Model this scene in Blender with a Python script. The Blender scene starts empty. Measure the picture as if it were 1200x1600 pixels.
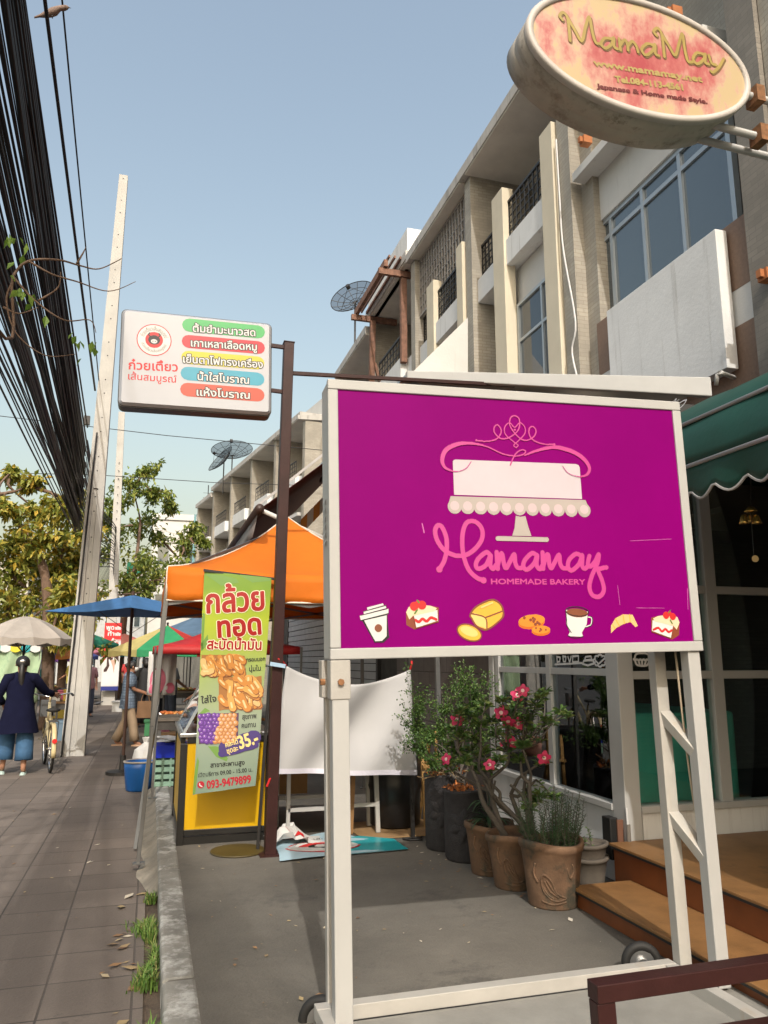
import bpy, bmesh, math, random
import numpy as np
from mathutils import Vector, Matrix
R = math.radians
rnd = random.Random(7)
S = bpy.context.scene
COL = S.collection

# ------------------------------------------------------------------ camera, sky, sun, exposure
PITCH, YAW, EYE, FPX = R(10.9), R(16.6), 1.55, 1200.0
cam_d = bpy.data.cameras.new('camera'); cam = bpy.data.objects.new('camera', cam_d); COL.objects.link(cam)
cam.location = (0, 0, EYE); cam.rotation_euler = (R(90) + PITCH, 0, -YAW)
cam_d.sensor_fit = 'VERTICAL'; cam_d.sensor_height = 24; cam_d.lens = 24 * FPX / 1600
cam_d.clip_start = 0.05; cam_d.clip_end = 2000
S.camera = cam
SUN_AZ, SUN_EL = R(8), R(41)          # light travels along the street (+Y), 10 degrees towards the shops
w = bpy.data.worlds.new('World'); S.world = w; w.use_nodes = True
nt = w.node_tree; bg = nt.nodes['Background']
sky = nt.nodes.new('ShaderNodeTexSky'); sky.sky_type = 'NISHITA'; sky.sun_disc = False
sky.sun_elevation = SUN_EL; sky.sun_rotation = math.pi + SUN_AZ
sky.air_density = 2.05; sky.dust_density = 6.0; sky.ozone_density = 1.0; sky.altitude = 10
hs = nt.nodes.new('ShaderNodeHueSaturation'); hs.inputs['Saturation'].default_value = .84; hs.inputs['Value'].default_value = 1.04
nt.links.new(sky.outputs[0], hs.inputs['Color']); nt.links.new(hs.outputs[0], bg.inputs[0]); bg.inputs[1].default_value = 0.15
sun_d = bpy.data.lights.new('sun', 'SUN'); sun_d.energy = 2.1; sun_d.angle = R(0.6); sun_d.color = (1.0, 0.96, 0.90)
sun = bpy.data.objects.new('sun', sun_d); COL.objects.link(sun)
sdir = Vector((math.sin(SUN_AZ) * math.cos(SUN_EL), math.cos(SUN_AZ) * math.cos(SUN_EL), -math.sin(SUN_EL)))
sun.rotation_euler = sdir.to_track_quat('-Z', 'Y').to_euler(); sun.location = (-3, -12, 14)
S.view_settings.view_transform = 'Standard'; S.view_settings.look = 'None'
S.view_settings.exposure = 0.47; S.view_settings.gamma = 1.0
S.cycles.max_bounces = 6; S.cycles.transparent_max_bounces = 12; S.cycles.use_denoising = True

# ------------------------------------------------------------------ measuring the place from the photograph
_f = np.array([math.sin(YAW) * math.cos(PITCH), math.cos(YAW) * math.cos(PITCH), math.sin(PITCH)])
_r = np.array([math.cos(YAW), -math.sin(YAW), 0.0]); _u = np.cross(_r, _f); _c = np.array([0, 0, EYE])
def ray(x, y): return _f + _r * (x - 600) / FPX - _u * (y - 800) / FPX
def PZ(x, y, z): d = ray(x, y); return Vector(_c + d * (z - EYE) / d[2])
def PX(x, y, X): d = ray(x, y); return Vector(_c + d * X / d[0])
def PY(x, y, Y): d = ray(x, y); return Vector(_c + d * Y / d[1])

# ------------------------------------------------------------------ mesh helpers
ORG = {}
class MB:
    def __init__(s, M=None): s.v = []; s.f = []; s.m = []; s.M = M
    def add(s, vs, fs, mi=0):
        n = len(s.v); s.v += [tuple(v) for v in vs]
        s.f += [tuple(i + n for i in f) for f in fs]; s.m += [mi] * len(fs); return s
    def box(s, a, b, mi=0):
        x0, y0, z0 = [min(a[i], b[i]) for i in range(3)]; x1, y1, z1 = [max(a[i], b[i]) for i in range(3)]
        return s.add([(x0,y0,z0),(x1,y0,z0),(x1,y1,z0),(x0,y1,z0),(x0,y0,z1),(x1,y0,z1),(x1,y1,z1),(x0,y1,z1)],
              [(0,3,2,1),(4,5,6,7),(0,1,5,4),(1,2,6,5),(2,3,7,6),(3,0,4,7)], mi)
    def bar(s, a, b, wd, ht=None, up=(0,0,1), mi=0):
        a, b, up = Vector(a), Vector(b), Vector(up); ht = ht or wd
        d = (b - a).normalized()
        if abs(d.dot(up)) > .98: up = Vector((0,1,0))
        x = d.cross(up).normalized() * wd / 2; y = x.cross(d).normalized() * ht / 2
        vs = [a-x-y, a+x-y, a+x+y, a-x+y, b-x-y, b+x-y, b+x+y, b-x+y]
        return s.add(vs, [(0,1,2,3),(7,6,5,4),(0,4,5,1),(1,5,6,2),(2,6,7,3),(3,7,4,0)], mi)
    def tube(s, pts, rad, n=8, mi=0, cap=True, closed=False):
        pts = [Vector(p) for p in pts]; k = len(pts)
        rad = rad if isinstance(rad, (list, tuple)) else [rad] * k
        rings = []; nrm = None
        for i, p in enumerate(pts):
            d = (pts[(i+1) % k if closed else min(i+1, k-1)] - pts[(i-1) % k if closed else max(i-1, 0)])
            d = d.normalized() if d.length > 1e-9 else Vector((0,0,1))
            if nrm is None: nrm = d.orthogonal().normalized()
            nrm = nrm - d * nrm.dot(d)
            nrm = nrm.normalized() if nrm.length > 1e-6 else d.orthogonal().normalized()
            bn = d.cross(nrm)
            rings.append([p + (nrm * math.cos(2*math.pi*j/n) + bn * math.sin(2*math.pi*j/n)) * rad[i] for j in range(n)])
        return s.loft(rings, mi, cap, closed)
    def loft(s, rings, mi=0, cap=True, closed=False):
        n = len(rings[0]); k = len(rings); fs = []
        for i in range(k if closed else k-1):
            for j in range(n):
                a, b = i*n+j, i*n+(j+1) % n; c, d = ((i+1) % k)*n+(j+1) % n, ((i+1) % k)*n+j
                fs.append((a, b, c, d))
        if cap and not closed: fs += [tuple(range(n-1, -1, -1)), tuple((k-1)*n + j for j in range(n))]
        return s.add([p for r in rings for p in r], fs, mi)
    def lathe(s, c, prof, n=20, mi=0, cap=True):
        return s.loft([[(c[0]+r*math.cos(2*math.pi*j/n), c[1]+r*math.sin(2*math.pi*j/n), c[2]+z) for j in range(n)] for r, z in prof], mi, cap)
    def grid(s, P, mi=0):          # P[i][j]
        n, m = len(P), len(P[0])
        return s.add([p for row in P for p in row], [(i*m+j, i*m+j+1, (i+1)*m+j+1, (i+1)*m+j) for i in range(n-1) for j in range(m-1)], mi)
    def prism(s, poly, off, mi=0):
        n = len(poly); off = Vector(off)
        return s.add([Vector(p) for p in poly] + [Vector(p) + off for p in poly],
                     [tuple(range(n-1,-1,-1)), tuple(range(n, 2*n))] + [(i, (i+1) % n, n+(i+1) % n, n+i) for i in range(n)], mi)
    def ball(s, c, r, n=10, k=6, mi=0, sc=(1,1,1)):
        rings = []
        for i in range(k+1):
            t = math.pi * i / k; rr = max(math.sin(t), .02) * r
            rings.append([(c[0]+rr*math.cos(2*math.pi*j/n)*sc[0], c[1]+rr*math.sin(2*math.pi*j/n)*sc[1], c[2]-r*math.cos(t)*sc[2]) for j in range(n)])
        return s.loft(rings, mi)
    def build(s, name, mats, parent=None, smooth=False, bevel=0, thick=0, sub=0, recalc=True):
        M = s.M; vs = [M @ Vector(v) for v in s.v] if M else [Vector(v) for v in s.v]
        me = bpy.data.meshes.new(name); o = bpy.data.objects.new(name, me)
        if parent is not None: org = ORG[parent.name]; o.parent = parent
        else:
            xs = [v.x for v in vs]; ys = [v.y for v in vs]
            org = Vector(((min(xs)+max(xs))/2, (min(ys)+max(ys))/2, min(v.z for v in vs))); o.location = org
        me.from_pydata([v - org for v in vs], [], s.f)
        for m in (mats if isinstance(mats, (list, tuple)) else [mats]): me.materials.append(m)
        me.polygons.foreach_set('material_index', s.m)
        if smooth: me.polygons.foreach_set('use_smooth', [True] * len(s.f))
        if recalc:
            b = bmesh.new(); b.from_mesh(me); bmesh.ops.recalc_face_normals(b, faces=b.faces); b.to_mesh(me); b.free()
        me.update()
        COL.objects.link(o); ORG[o.name] = org
        if thick: md = o.modifiers.new('solid', 'SOLIDIFY'); md.thickness = thick; md.offset = 0
        if sub: md = o.modifiers.new('sub', 'SUBSURF'); md.levels = md.render_levels = sub
        if bevel: md = o.modifiers.new('bevel', 'BEVEL'); md.width = bevel; md.segments = 2; md.limit_method = 'ANGLE'; md.angle_limit = R(40)
        return o
def tag(o, label=None, cat=None, group=None, kind=None):
    if label: o['label'] = label
    if cat: o['category'] = cat
    if group: o['group'] = group
    if kind: o['kind'] = kind
    return o
def thing(name, loc, label, cat, group=None):
    o = bpy.data.objects.new(name, None); o.location = loc; o.empty_display_size = .1
    COL.objects.link(o); ORG[o.name] = Vector(loc); return tag(o, label, cat, group)
def kids(o): return [c for c in list(COL.objects) if c.parent == o]
def clone(o, loc=None, rz=None, label=None, parent=None):
    c = o.copy(); COL.objects.link(c); c.parent = parent
    if loc is not None: c.location = loc; ORG[c.name] = Vector(loc)
    else: ORG[c.name] = ORG[o.name]
    if rz is not None: c.rotation_euler = (0, 0, rz)
    if label: c['label'] = label
    for k in kids(o): clone(k, parent=c)
    return c
def smooth_path(pts, k=8, closed=False):
    P = [np.array(p, float) for p in pts]; n = len(P); out = []
    for i in range(n if closed else n-1):
        g = (lambda j: P[j % n]) if closed else (lambda j: P[min(max(j, 0), n-1)])
        a, b, c, d = g(i-1), g(i), g(i+1), g(i+2)
        for t in np.linspace(0, 1, k, endpoint=False):
            out.append(.5*((2*b)+(c-a)*t+(2*a-5*b+4*c-d)*t*t+(3*b-a-3*c+d)*t**3))
    if not closed: out.append(P[-1])
    return out

# ------------------------------------------------------------------ flat artwork: non-zero winding fill
def area(p): p = np.asarray(p); x, y = p[:,0], p[:,1]; return .5*np.sum(x*np.roll(y,-1)-y*np.roll(x,-1))
def ccw(p): p = np.asarray(p, float); return p if area(p) > 0 else p[::-1]
def capsule(a, b, ra, rb, n=10):
    a, b = np.asarray(a, float), np.asarray(b, float); d = b-a; L = np.hypot(*d); th = math.atan2(d[1], d[0]) if L > 1e-9 else 0
    t1 = [th+math.pi/2+math.pi*i/n for i in range(n+1)]; t2 = [th-math.pi/2+math.pi*i/n for i in range(n+1)]
    return np.array([a+ra*np.array([math.cos(t), math.sin(t)]) for t in t1]+[b+rb*np.array([math.cos(t), math.sin(t)]) for t in t2])
def stroke(pts, w, k=6, closed=False, sm=True):
    if sm: p = smooth_path(pts, k, closed)
    else: p = [np.array(q, float) for q in pts]
    if closed: p = p + [p[0]]
    n = len(p); ws = [(w(i/(n-1)) if callable(w) else w)/2 for i in range(n)]
    return [capsule(p[i], p[i+1], ws[i], ws[i+1], 6) for i in range(n-1)]
def circ(c, rx, ry=None, n=28, rot=0):
    ry = ry or rx; t = np.linspace(0, 2*np.pi, n, endpoint=False); x, y = rx*np.cos(t), ry*np.sin(t)
    return np.stack([c[0]+x*math.cos(rot)-y*math.sin(rot), c[1]+x*math.sin(rot)+y*math.cos(rot)], 1)
def rrect(x0, y0, x1, y1, r, n=6):
    out = []
    for cx, cy, t0 in ((x1-r,y1-r,0),(x0+r,y1-r,90),(x0+r,y0+r,180),(x1-r,y0+r,270)):
        out += [(cx+r*math.cos(R(t0+90*i/n)), cy+r*math.sin(R(t0+90*i/n))) for i in range(n+1)]
    return np.array(out)
def fill(polys, dy):
    E = []
    for p in polys:
        p = np.asarray(p, float); E.append(np.concatenate([p, np.roll(p, -1, 0)], 1))
    E = np.concatenate(E); E = E[np.abs(E[:,1]-E[:,3]) > 1e-12]
    y0, y1 = E[:,[1,3]].min(), E[:,[1,3]].max(); n = max(2, int(math.ceil((y1-y0)/dy))); h = (y1-y0)/n; out = []
    lo, hi = np.minimum(E[:,1],E[:,3]), np.maximum(E[:,1],E[:,3]); wd = np.where(E[:,3] > E[:,1], 1, -1)
    sl = (E[:,2]-E[:,0])/(E[:,3]-E[:,1]); xl, xh = np.minimum(E[:,0],E[:,2]), np.maximum(E[:,0],E[:,2])
    for i in range(n):
        a = y0+i*h; b = a+h; m = a+h/2; k = (lo <= m) & (hi > m)
        if not k.any(): continue
        xm = E[k,0]+(m-E[k,1])*sl[k]; o = np.argsort(xm, kind='stable')
        xa = np.clip(E[k,0]+(a-E[k,1])*sl[k], xl[k], xh[k])[o]; xb = np.clip(E[k,0]+(b-E[k,1])*sl[k], xl[k], xh[k])[o]
        ww = wd[k][o]; c = 0
        for j in range(len(ww)):
            if c == 0: s0 = j
            c += ww[j]
            if c == 0 and xm[o[j]]-xm[o[s0]] > 1e-7: out.append(((xa[s0],a),(xa[j],a),(xb[j],b),(xb[s0],b)))
    return out
_TX = {}
def glyphs(s):
    if s in _TX: return _TX[s]
    c = bpy.data.curves.new('t', 'FONT'); c.body = s; c.size = 1; c.dimensions = '2D'; c.fill_mode = 'NONE'; c.resolution_u = 3
    o = bpy.data.objects.new('t', c); COL.objects.link(o)
    me = bpy.data.meshes.new_from_object(o.evaluated_get(bpy.context.evaluated_depsgraph_get()))
    nb = {}
    for e in me.edges:
        a, b = e.vertices; nb.setdefault(a, []).append(b); nb.setdefault(b, []).append(a)
    seen = set(); loops = []
    for v in range(len(me.vertices)):
        if v in seen or v not in nb: continue
        lp = [v]; seen.add(v); nx = [q for q in nb[v] if q == v+1] or nb[v]; cur = nx[0]
        while cur not in seen:
            lp.append(cur); seen.add(cur); q = [t for t in nb[cur] if t not in seen]
            if not q: break
            cur = q[0]
        loops.append(np.array([me.vertices[i].co[:2] for i in lp]))
    bpy.data.objects.remove(o); bpy.data.curves.remove(c); bpy.data.meshes.remove(me)
    big = max(loops, key=lambda l: abs(area(l))); sg = 1 if area(big) > 0 else -1
    loops = [l if sg > 0 else l[::-1] for l in loops]
    _TX[s] = loops; return loops
class PL:          # a plane in the place: origin, two axes, outward normal
    def __init__(s, o, u, v):
        s.o = Vector(o); s.u = Vector(u).normalized(); v = Vector(v); s.v = (v - s.u*v.dot(s.u)).normalized(); s.n = s.u.cross(s.v)
    def px(s, x, y):
        d = Vector(ray(x, y)); c = Vector(_c); t = (s.o-c).dot(s.n)/d.dot(s.n); p = c+d*t-s.o; return (p.dot(s.u), p.dot(s.v))
    def pts(s, L): return [s.px(*q) for q in L]
    def at(s, a, b, c=0): return s.o+s.u*a+s.v*b+s.n*c
def decal(mb, pl, polys, c, mi=0, dy=.004):
    for q in fill(polys, dy): mb.add([pl.at(a, b, c(a, b) if callable(c) else c) for a, b in q], [(0,1,2,3)], mi)
def text_polys(pl, s, L, Rt, hpx, bold=0, by_plane=False):
    """outline polygons in plane coords, baseline from photo point L to photo point Rt; hpx = height of a digit in photo pixels"""
    g = glyphs(s); x0 = min(l[:,0].min() for l in g); x1 = max(l[:,0].max() for l in g)
    a = np.array(pl.px(*L)); b = np.array(pl.px(*Rt)); up = np.array(pl.px(L[0], L[1]-hpx)); H = np.hypot(*(up-a))/.70
    d = b-a; W = np.hypot(*d); sx = W/(x1-x0); d = d/W; nn = np.array([-d[1], d[0]])
    out = [a+np.outer((l[:,0]-x0)*sx, d)+np.outer(l[:,1]*H, nn) for l in g]
    if bold:
        for l in list(out): 
            m = len(l); out += [capsule(l[i], l[(i+1) % m], bold, bold, 4) for i in range(m)]
    return out

# ------------------------------------------------------------------ materials
MATS = {}
def mat(name, col, rough=.6, metal=0, v=.12, vs=4, bump=0, bs=60, spec=.5, streak=0, scol=(.08,.07,.06), spots=0, pcol=None, ps=2.5, brick=None, island=None, emit=0, world=False, sheen=0, coat=0, bdetail=6, trans=0, svert=.08, fine=0):
    m = bpy.data.materials.new(name); m.use_nodes = True; t = m.node_tree; N, L = t.nodes.new, t.links.new
    b = t.nodes['Principled BSDF']; b.inputs['Roughness'].default_value = rough; b.inputs['Metallic'].default_value = metal
    b.inputs['Specular IOR Level'].default_value = spec
    if coat: b.inputs['Coat Weight'].default_value = coat; b.inputs['Coat Roughness'].default_value = .15
    if sheen: b.inputs['Sheen Weight'].default_value = sheen
    tc = N('ShaderNodeTexCoord'); geo = N('ShaderNodeNewGeometry')
    pos = geo.outputs['Position'] if world else tc.outputs['Object']
    def noise(scale, detail=5, vec=None, rg=.6):
        n = N('ShaderNodeTexNoise'); n.inputs['Scale'].default_value = scale; n.inputs['Detail'].default_value = detail; n.inputs['Roughness'].default_value = rg
        L(vec or pos, n.inputs['Vector']); return n
    def mixc(fac, A, B, mode='MIX'):
        x = N('ShaderNodeMix'); x.data_type = 'RGBA'; x.blend_type = mode
        for s, q in ((x.inputs['Factor'], fac), (x.inputs['A'], A), (x.inputs['B'], B)):
            if isinstance(q, (int, float)): s.default_value = q
            elif isinstance(q, tuple): s.default_value = (*q[:3], 1)
            else: L(q, s)
        return x.outputs['Result']
    def ramp(fac, a, bb):
        r = N('ShaderNodeMapRange'); L(fac, r.inputs[0]); r.inputs[1].default_value = a; r.inputs[2].default_value = bb; return r.outputs[0]
    lo, hi = tuple(c*(1-v) for c in col), tuple(min(c*(1+v), .95) for c in col)
    bumpsrc = None
    if island:
        rp = N('ShaderNodeValToRGB'); L(geo.outputs['Random Per Island'], rp.inputs[0]); el = rp.color_ramp.elements
        for i, c in enumerate(island):
            e = el[i] if i < 2 else el.new(i/(len(island)-1)); e.position = i/(len(island)-1); e.color = (*c, 1)
        out = rp.outputs[0]
    elif brick:
        bw, bh, mort, mcol, off, floor = brick
        sx = N('ShaderNodeSeparateXYZ'); L(geo.outputs['Position'], sx.inputs[0]); cx = N('ShaderNodeCombineXYZ')
        if floor: L(geo.outputs['Position'], cx.inputs[0]); vec = geo.outputs['Position']
        else:
            ad = N('ShaderNodeMath'); ad.operation = 'ADD'; L(sx.outputs[0], ad.inputs[0]); L(sx.outputs[1], ad.inputs[1])
            L(ad.outputs[0], cx.inputs[0]); L(sx.outputs[2], cx.inputs[1]); vec = cx.outputs[0]
        br = N('ShaderNodeTexBrick'); L(vec, br.inputs['Vector']); br.offset = off; br.inputs['Scale'].default_value = 1
        br.inputs['Brick Width'].default_value = bw; br.inputs['Row Height'].default_value = bh; br.inputs['Mortar Size'].default_value = mort
        br.inputs['Mortar Smooth'].default_value = .3; br.inputs['Bias'].default_value = 0
        br.inputs['Color1'].default_value = (*lo, 1); br.inputs['Color2'].default_value = (*hi, 1); br.inputs['Mortar'].default_value = (*mcol, 1)
        out = mixc(ramp(noise(vs, 6).outputs[0], .3, .75), br.outputs['Color'], tuple(c*.62 for c in col)); bumpsrc = br.outputs['Fac']
    else: out = mixc(ramp(noise(vs).outputs[0], .3, .7), lo, hi)
    if streak:
        mp = N('ShaderNodeMapping'); mp.inputs['Scale'].default_value = (1, 1, svert); L(pos, mp.inputs[0])
        out = mixc(ramp(noise(7, 6, mp.outputs[0], .7).outputs[0], .62-streak*.2, .9-streak*.2), out, scol)
    if spots: out = mixc(ramp(noise(ps, 8, None, .75).outputs[0], .72-spots*.3, .8-spots*.25), out, pcol or tuple(c*.4 for c in col))
    if fine: out = mixc(.35, out, mixc(ramp(noise(fine, 3).outputs[0], .32, .70), (.5,.5,.5), (1.15,1.15,1.15)), 'MULTIPLY')
    L(out, b.inputs['Base Color'])
    if trans:
        tr = N('ShaderNodeBsdfTranslucent'); L(out, tr.inputs[0]); ms = N('ShaderNodeMixShader'); ms.inputs[0].default_value = trans
        L(b.outputs[0], ms.inputs[1]); L(tr.outputs[0], ms.inputs[2]); L(ms.outputs[0], t.nodes['Material Output'].inputs[0])
    if bump or bumpsrc:
        bp = N('ShaderNodeBump'); bp.inputs['Strength'].default_value = bump or .4; bp.inputs['Distance'].default_value = .02
        if bumpsrc:
            iv = N('ShaderNodeMath'); iv.operation = 'SUBTRACT'; iv.inputs[0].default_value = 1; L(bumpsrc, iv.inputs[1])
            ad = N('ShaderNodeMath'); ad.operation = 'MULTIPLY_ADD'; nn = noise(bs, bdetail); L(nn.outputs[0], ad.inputs[0]); ad.inputs[1].default_value = .35; L(iv.outputs[0], ad.inputs[2]); L(ad.outputs[0], bp.inputs['Height'])
        else: L(noise(bs, bdetail).outputs[0], bp.inputs['Height'])
        L(bp.outputs[0], b.inputs['Normal'])
    if emit: b.inputs['Emission Strength'].default_value = emit; L(out, b.inputs['Emission Color'])
    MATS[name] = m; return m
def glass(name, tint=(.5,.6,.6), opaque=None, rough=.02, ior=1.5, boost=0, body=.0, bodycol=(.1,.12,.12)):
    m = bpy.data.materials.new(name); m.use_nodes = True; t = m.node_tree; N, L = t.nodes.new, t.links.new
    t.nodes.remove(t.nodes['Principled BSDF'])
    g = N('ShaderNodeBsdfGlossy'); g.inputs['Roughness'].default_value = rough; g.inputs['Color'].default_value = (.95,.97,1,1)
    tp = N('ShaderNodeBsdfTransparent'); tp.inputs[0].default_value = (*tint, 1)
    d = N('ShaderNodeBsdfDiffuse'); d.inputs[0].default_value = (*bodycol, 1)
    f = N('ShaderNodeFresnel'); f.inputs['IOR'].default_value = ior
    ad = N('ShaderNodeMath'); ad.operation = 'ADD'; ad.use_clamp = True; L(f.outputs[0], ad.inputs[0]); ad.inputs[1].default_value = boost
    m1 = N('ShaderNodeMixShader'); m1.inputs[0].default_value = body; L(tp.outputs[0], m1.inputs[1]); L(d.outputs[0], m1.inputs[2])
    m2 = N('ShaderNodeMixShader'); L(ad.outputs[0], m2.inputs[0]); L(m1.outputs[0], m2.inputs[1]); L(g.outputs[0], m2.inputs[2])
    L(m2.outputs[0], t.nodes['Material Output'].inputs[0]); MATS[name] = m; return m
def flat(name, col, rough=.5, v=.04, **k): return mat(name, col, rough, v=v, vs=k.pop('vs', 6), **k)

M_ground = mat('asphalt', (.06,.058,.055), .9, v=.25, vs=.6, bump=.3, bs=90, world=True)
M_pave = mat('paving_tiles', (.185,.15,.125), .85, v=.2, vs=.8, brick=(.4,.4,.006,(.05,.042,.036),0,True), bump=.6, bs=40, spots=.34, pcol=(.085,.072,.062), ps=1.7, fine=130, world=True)
M_conc = mat('forecourt_concrete', (.135,.122,.102), .9, v=.35, vs=.9, bump=.4, bs=35, spots=.55, pcol=(.085,.078,.068), ps=1.1, fine=130, world=True)
M_kerb = mat('kerb_white', (.22,.21,.185), .9, v=.25, vs=6, bump=.4, bs=40, spots=.75, pcol=(.47,.46,.43), ps=5, world=True)
M_fillet = mat('cement_fillet', (.25,.22,.175), .9, v=.3, vs=4, bump=.8, bs=30, spots=.4, ps=6)
M_soil = mat('soil', (.09,.065,.045), .95, v=.4, vs=12, bump=.8, bs=50)
M_leaflit = mat('dry_leaf', (.25,.13,.06), .8, island=[(.30,.17,.08),(.14,.08,.05),(.4,.3,.15),(.55,.5,.42)])
M_tileb = mat('mosaic_tile', (.42,.38,.315), .6, v=.12, vs=1.2, brick=(.16,.055,.004,(.27,.235,.19),.5,False), bump=.25, world=True, spots=.2, ps=1.5)
M_tileg = mat('mosaic_tile_grey', (.27,.24,.20), .6, v=.12, vs=1.2, brick=(.16,.055,.004,(.2,.18,.15),.5,False), bump=.25, world=True)
M_white = mat('white_render', (.58,.57,.545), .8, v=.06, vs=2, streak=.12, bump=.12, bs=30, svert=.06, scol=(.3,.28,.25))
M_whitest = mat('stained_white_render', (.70,.70,.69), .8, v=.06, vs=2, streak=.34, bump=.15, bs=30, svert=.05, scol=(.36,.34,.31))
M_cream = mat('cream_render', (.62,.555,.43), .8, v=.06, vs=2, streak=.12, bump=.1, bs=30, scol=(.35,.3,.22))
M_soffit = mat('soffit', (.66,.62,.55), .85, v=.12, vs=1.5, spots=.25, pcol=(.3,.27,.22))
M_fascia = mat('fascia', (.46,.44,.41), .8, v=.12, vs=2, streak=.5)
M_brown = mat('brown_cladding', (.20,.125,.085), .6, v=.12, vs=30, bump=.1)
M_iron = mat('black_iron', (.018,.016,.015), .5, v=.2)
M_alu = mat('aluminium', (.42,.46,.49), .4, metal=.5, v=.05)
M_gl_up = glass('upper_glass', boost=.10, body=.9, bodycol=(.055,.08,.095), rough=.04)
M_gl_curt = glass('curtain_glass', boost=.03, body=.55, bodycol=(.06,.08,.1), rough=.03, tint=(.7,.75,.75))
M_gl_shop = glass('shop_glass', tint=(.84,.93,.91), boost=.10, rough=.01)
M_gl_case = glass('case_glass', tint=(.8,.82,.82), boost=.05)
M_curt = mat('curtain', (.55,.40,.2), .9, v=.2, vs=9)
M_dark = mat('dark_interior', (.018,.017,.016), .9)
M_dim = mat('dim_interior', (.05,.045,.04), .9, v=.4, vs=3)
M_teal = mat('teal_counter', (.14,.66,.55), .4, v=.15, vs=3)
M_frame = mat('white_frame_paint', (.42,.415,.40), .45, v=.05, vs=3, spots=.12, pcol=(.4,.3,.2), ps=5, bump=.04)
M_framed = mat('weathered_white_frame', (.42,.40,.365), .5, v=.1, vs=5, spots=.32, pcol=(.38,.30,.2), ps=7, bump=.08, streak=.2, scol=(.4,.3,.2))
M_side = mat('sign_side_sheet', (.45,.45,.44), .45, v=.06, streak=.15, scol=(.3,.28,.25))
M_purple = mat('purple_acrylic', (.205,.0003,.135), .45, v=.07, vs=1.3, spec=.05, bump=.02, bs=3, bdetail=2)
M_pink = flat('pink_vinyl', (.50,.05,.24), .4)
M_pinkl = flat('cake_pink_white', (.53,.46,.50), .45)
M_greyst = flat('cake_stand_grey', (.40,.35,.32), .45)
M_pinkst = flat('pale_pink', (.54,.42,.44), .45)
M_blk = flat('black', (.012,.012,.012), .5)
M_wht = flat('white', (.62,.61,.59), .5)
M_red = flat('red', (.55,.02,.02), .5)
M_bread = flat('bread_yellow', (.72,.38,.04), .5); M_breadl = flat('bread_light', (.76,.52,.17), .5)
M_cookie = flat('cookie_orange', (.70,.22,.02), .5); M_choc = flat('chocolate', (.22,.05,.02), .5)
M_crois = flat('croissant', (.70,.45,.18), .5); M_icing = flat('icing', (.72,.55,.36), .5); M_coffee = flat('coffee', (.2,.06,.025), .5)
M_maroon = mat('maroon_steel', (.034,.011,.010), .45, v=.25, vs=6, bump=.08, spec=.3)
M_orange = mat('orange_fabric', (.75,.19,.006), .75, v=.05, vs=5, bump=.1, bs=12, bdetail=2, trans=.25)
M_orangeu = mat('white_piping', (.7,.62,.52), .7)
M_tentleg = mat('tent_leg_steel', (.17,.17,.17), .4, metal=.6, v=.15)
M_yellow = mat('yellow_panel', (.62,.36,.004), .32, v=.06, vs=2, spec=.5, spots=.1, pcol=(.4,.25,.02))
M_cartblk = mat('black_trim', (.012,.011,.010), .4, v=.3, spots=.1, pcol=(.05,.05,.05))
M_steel = mat('stainless', (.5,.5,.5), .3, metal=.9, v=.1)
M_cloth = mat('white_banner_cloth', (.50,.495,.50), .7, v=.03, bump=.05, bs=8, trans=.12)
M_maroonf = mat('maroon_awning', (.10,.018,.012), .75, v=.12, trans=.1)
M_greenf = mat('green_awning', (.004,.052,.036), .6, v=.15, vs=3, bump=.12, bs=14, spots=.12, pcol=(.03,.2,.14), trans=.04)
M_pipe = mat('grey_pipe', (.40,.39,.39), .45)
M_wood = mat('deck_wood', (.25,.125,.045), .5, v=.25, vs=5, spots=.4, pcol=(.13,.07,.03), ps=2.5, bump=.08)
M_woodr = mat('riser_wood', (.20,.06,.018), .45, v=.2, vs=4, spots=.15, pcol=(.16,.05,.015))
M_terra = mat('terracotta_weathered', (.15,.085,.048), .9, v=.35, vs=6, spots=.8, pcol=(.055,.048,.032), ps=4, bump=.25, bs=30)
M_terrag = mat('old_grey_pot', (.12,.10,.08), .85, v=.25, vs=6, spots=.3, ps=5)
M_darkpot = mat('carved_dark_pot', (.035,.032,.034), .8, v=.3, vs=20, bump=.5, bs=120)
M_stem = mat('grey_stem', (.10,.085,.07), .85, v=.25, vs=15, bump=.3)
M_bark = mat('bark', (.15,.095,.065), .9, v=.3, vs=12, bump=.5, bs=30)
M_lf_rose = mat('rose_leaf', (.1,.15,.04), .45, island=[(.04,.095,.02),(.075,.15,.03),(.13,.2,.05),(.2,.22,.07)], trans=.2)
M_lf_bush = mat('small_leaf', (.1,.15,.04), .5, island=[(.04,.10,.02),(.08,.16,.03),(.14,.22,.05)], trans=.2)
M_lf_rosm = mat('rosemary_leaf', (.05,.1,.03), .6, island=[(.02,.06,.02),(.04,.1,.03),(.07,.13,.05)])
M_lf_tree = mat('street_tree_leaf', (.1,.15,.04), .5, island=[(.12,.16,.025),(.21,.24,.04),(.30,.31,.055),(.42,.36,.06),(.52,.34,.04)], trans=.3)
M_lf_tree2 = mat('green_tree_leaf', (.1,.15,.04), .5, island=[(.075,.12,.022),(.14,.195,.035),(.23,.28,.05),(.33,.32,.065)], trans=.3)
M_grass = mat('grass_blade', (.1,.2,.04), .6, island=[(.05,.12,.015),(.1,.2,.03),(.16,.26,.05),(.3,.26,.1)], trans=.2)
M_petal = mat('petal_pink', (.65,.03,.1), .5, island=[(.55,.015,.06),(.7,.05,.14),(.62,.02,.12)], trans=.15)
M_petalc = flat('petal_centre', (.8,.55,.5))
M_pole = mat('pole_concrete', (.44,.425,.395), .85, v=.12, vs=2, streak=.2, bump=.2, bs=25, scol=(.25,.23,.2), svert=.15)
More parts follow.
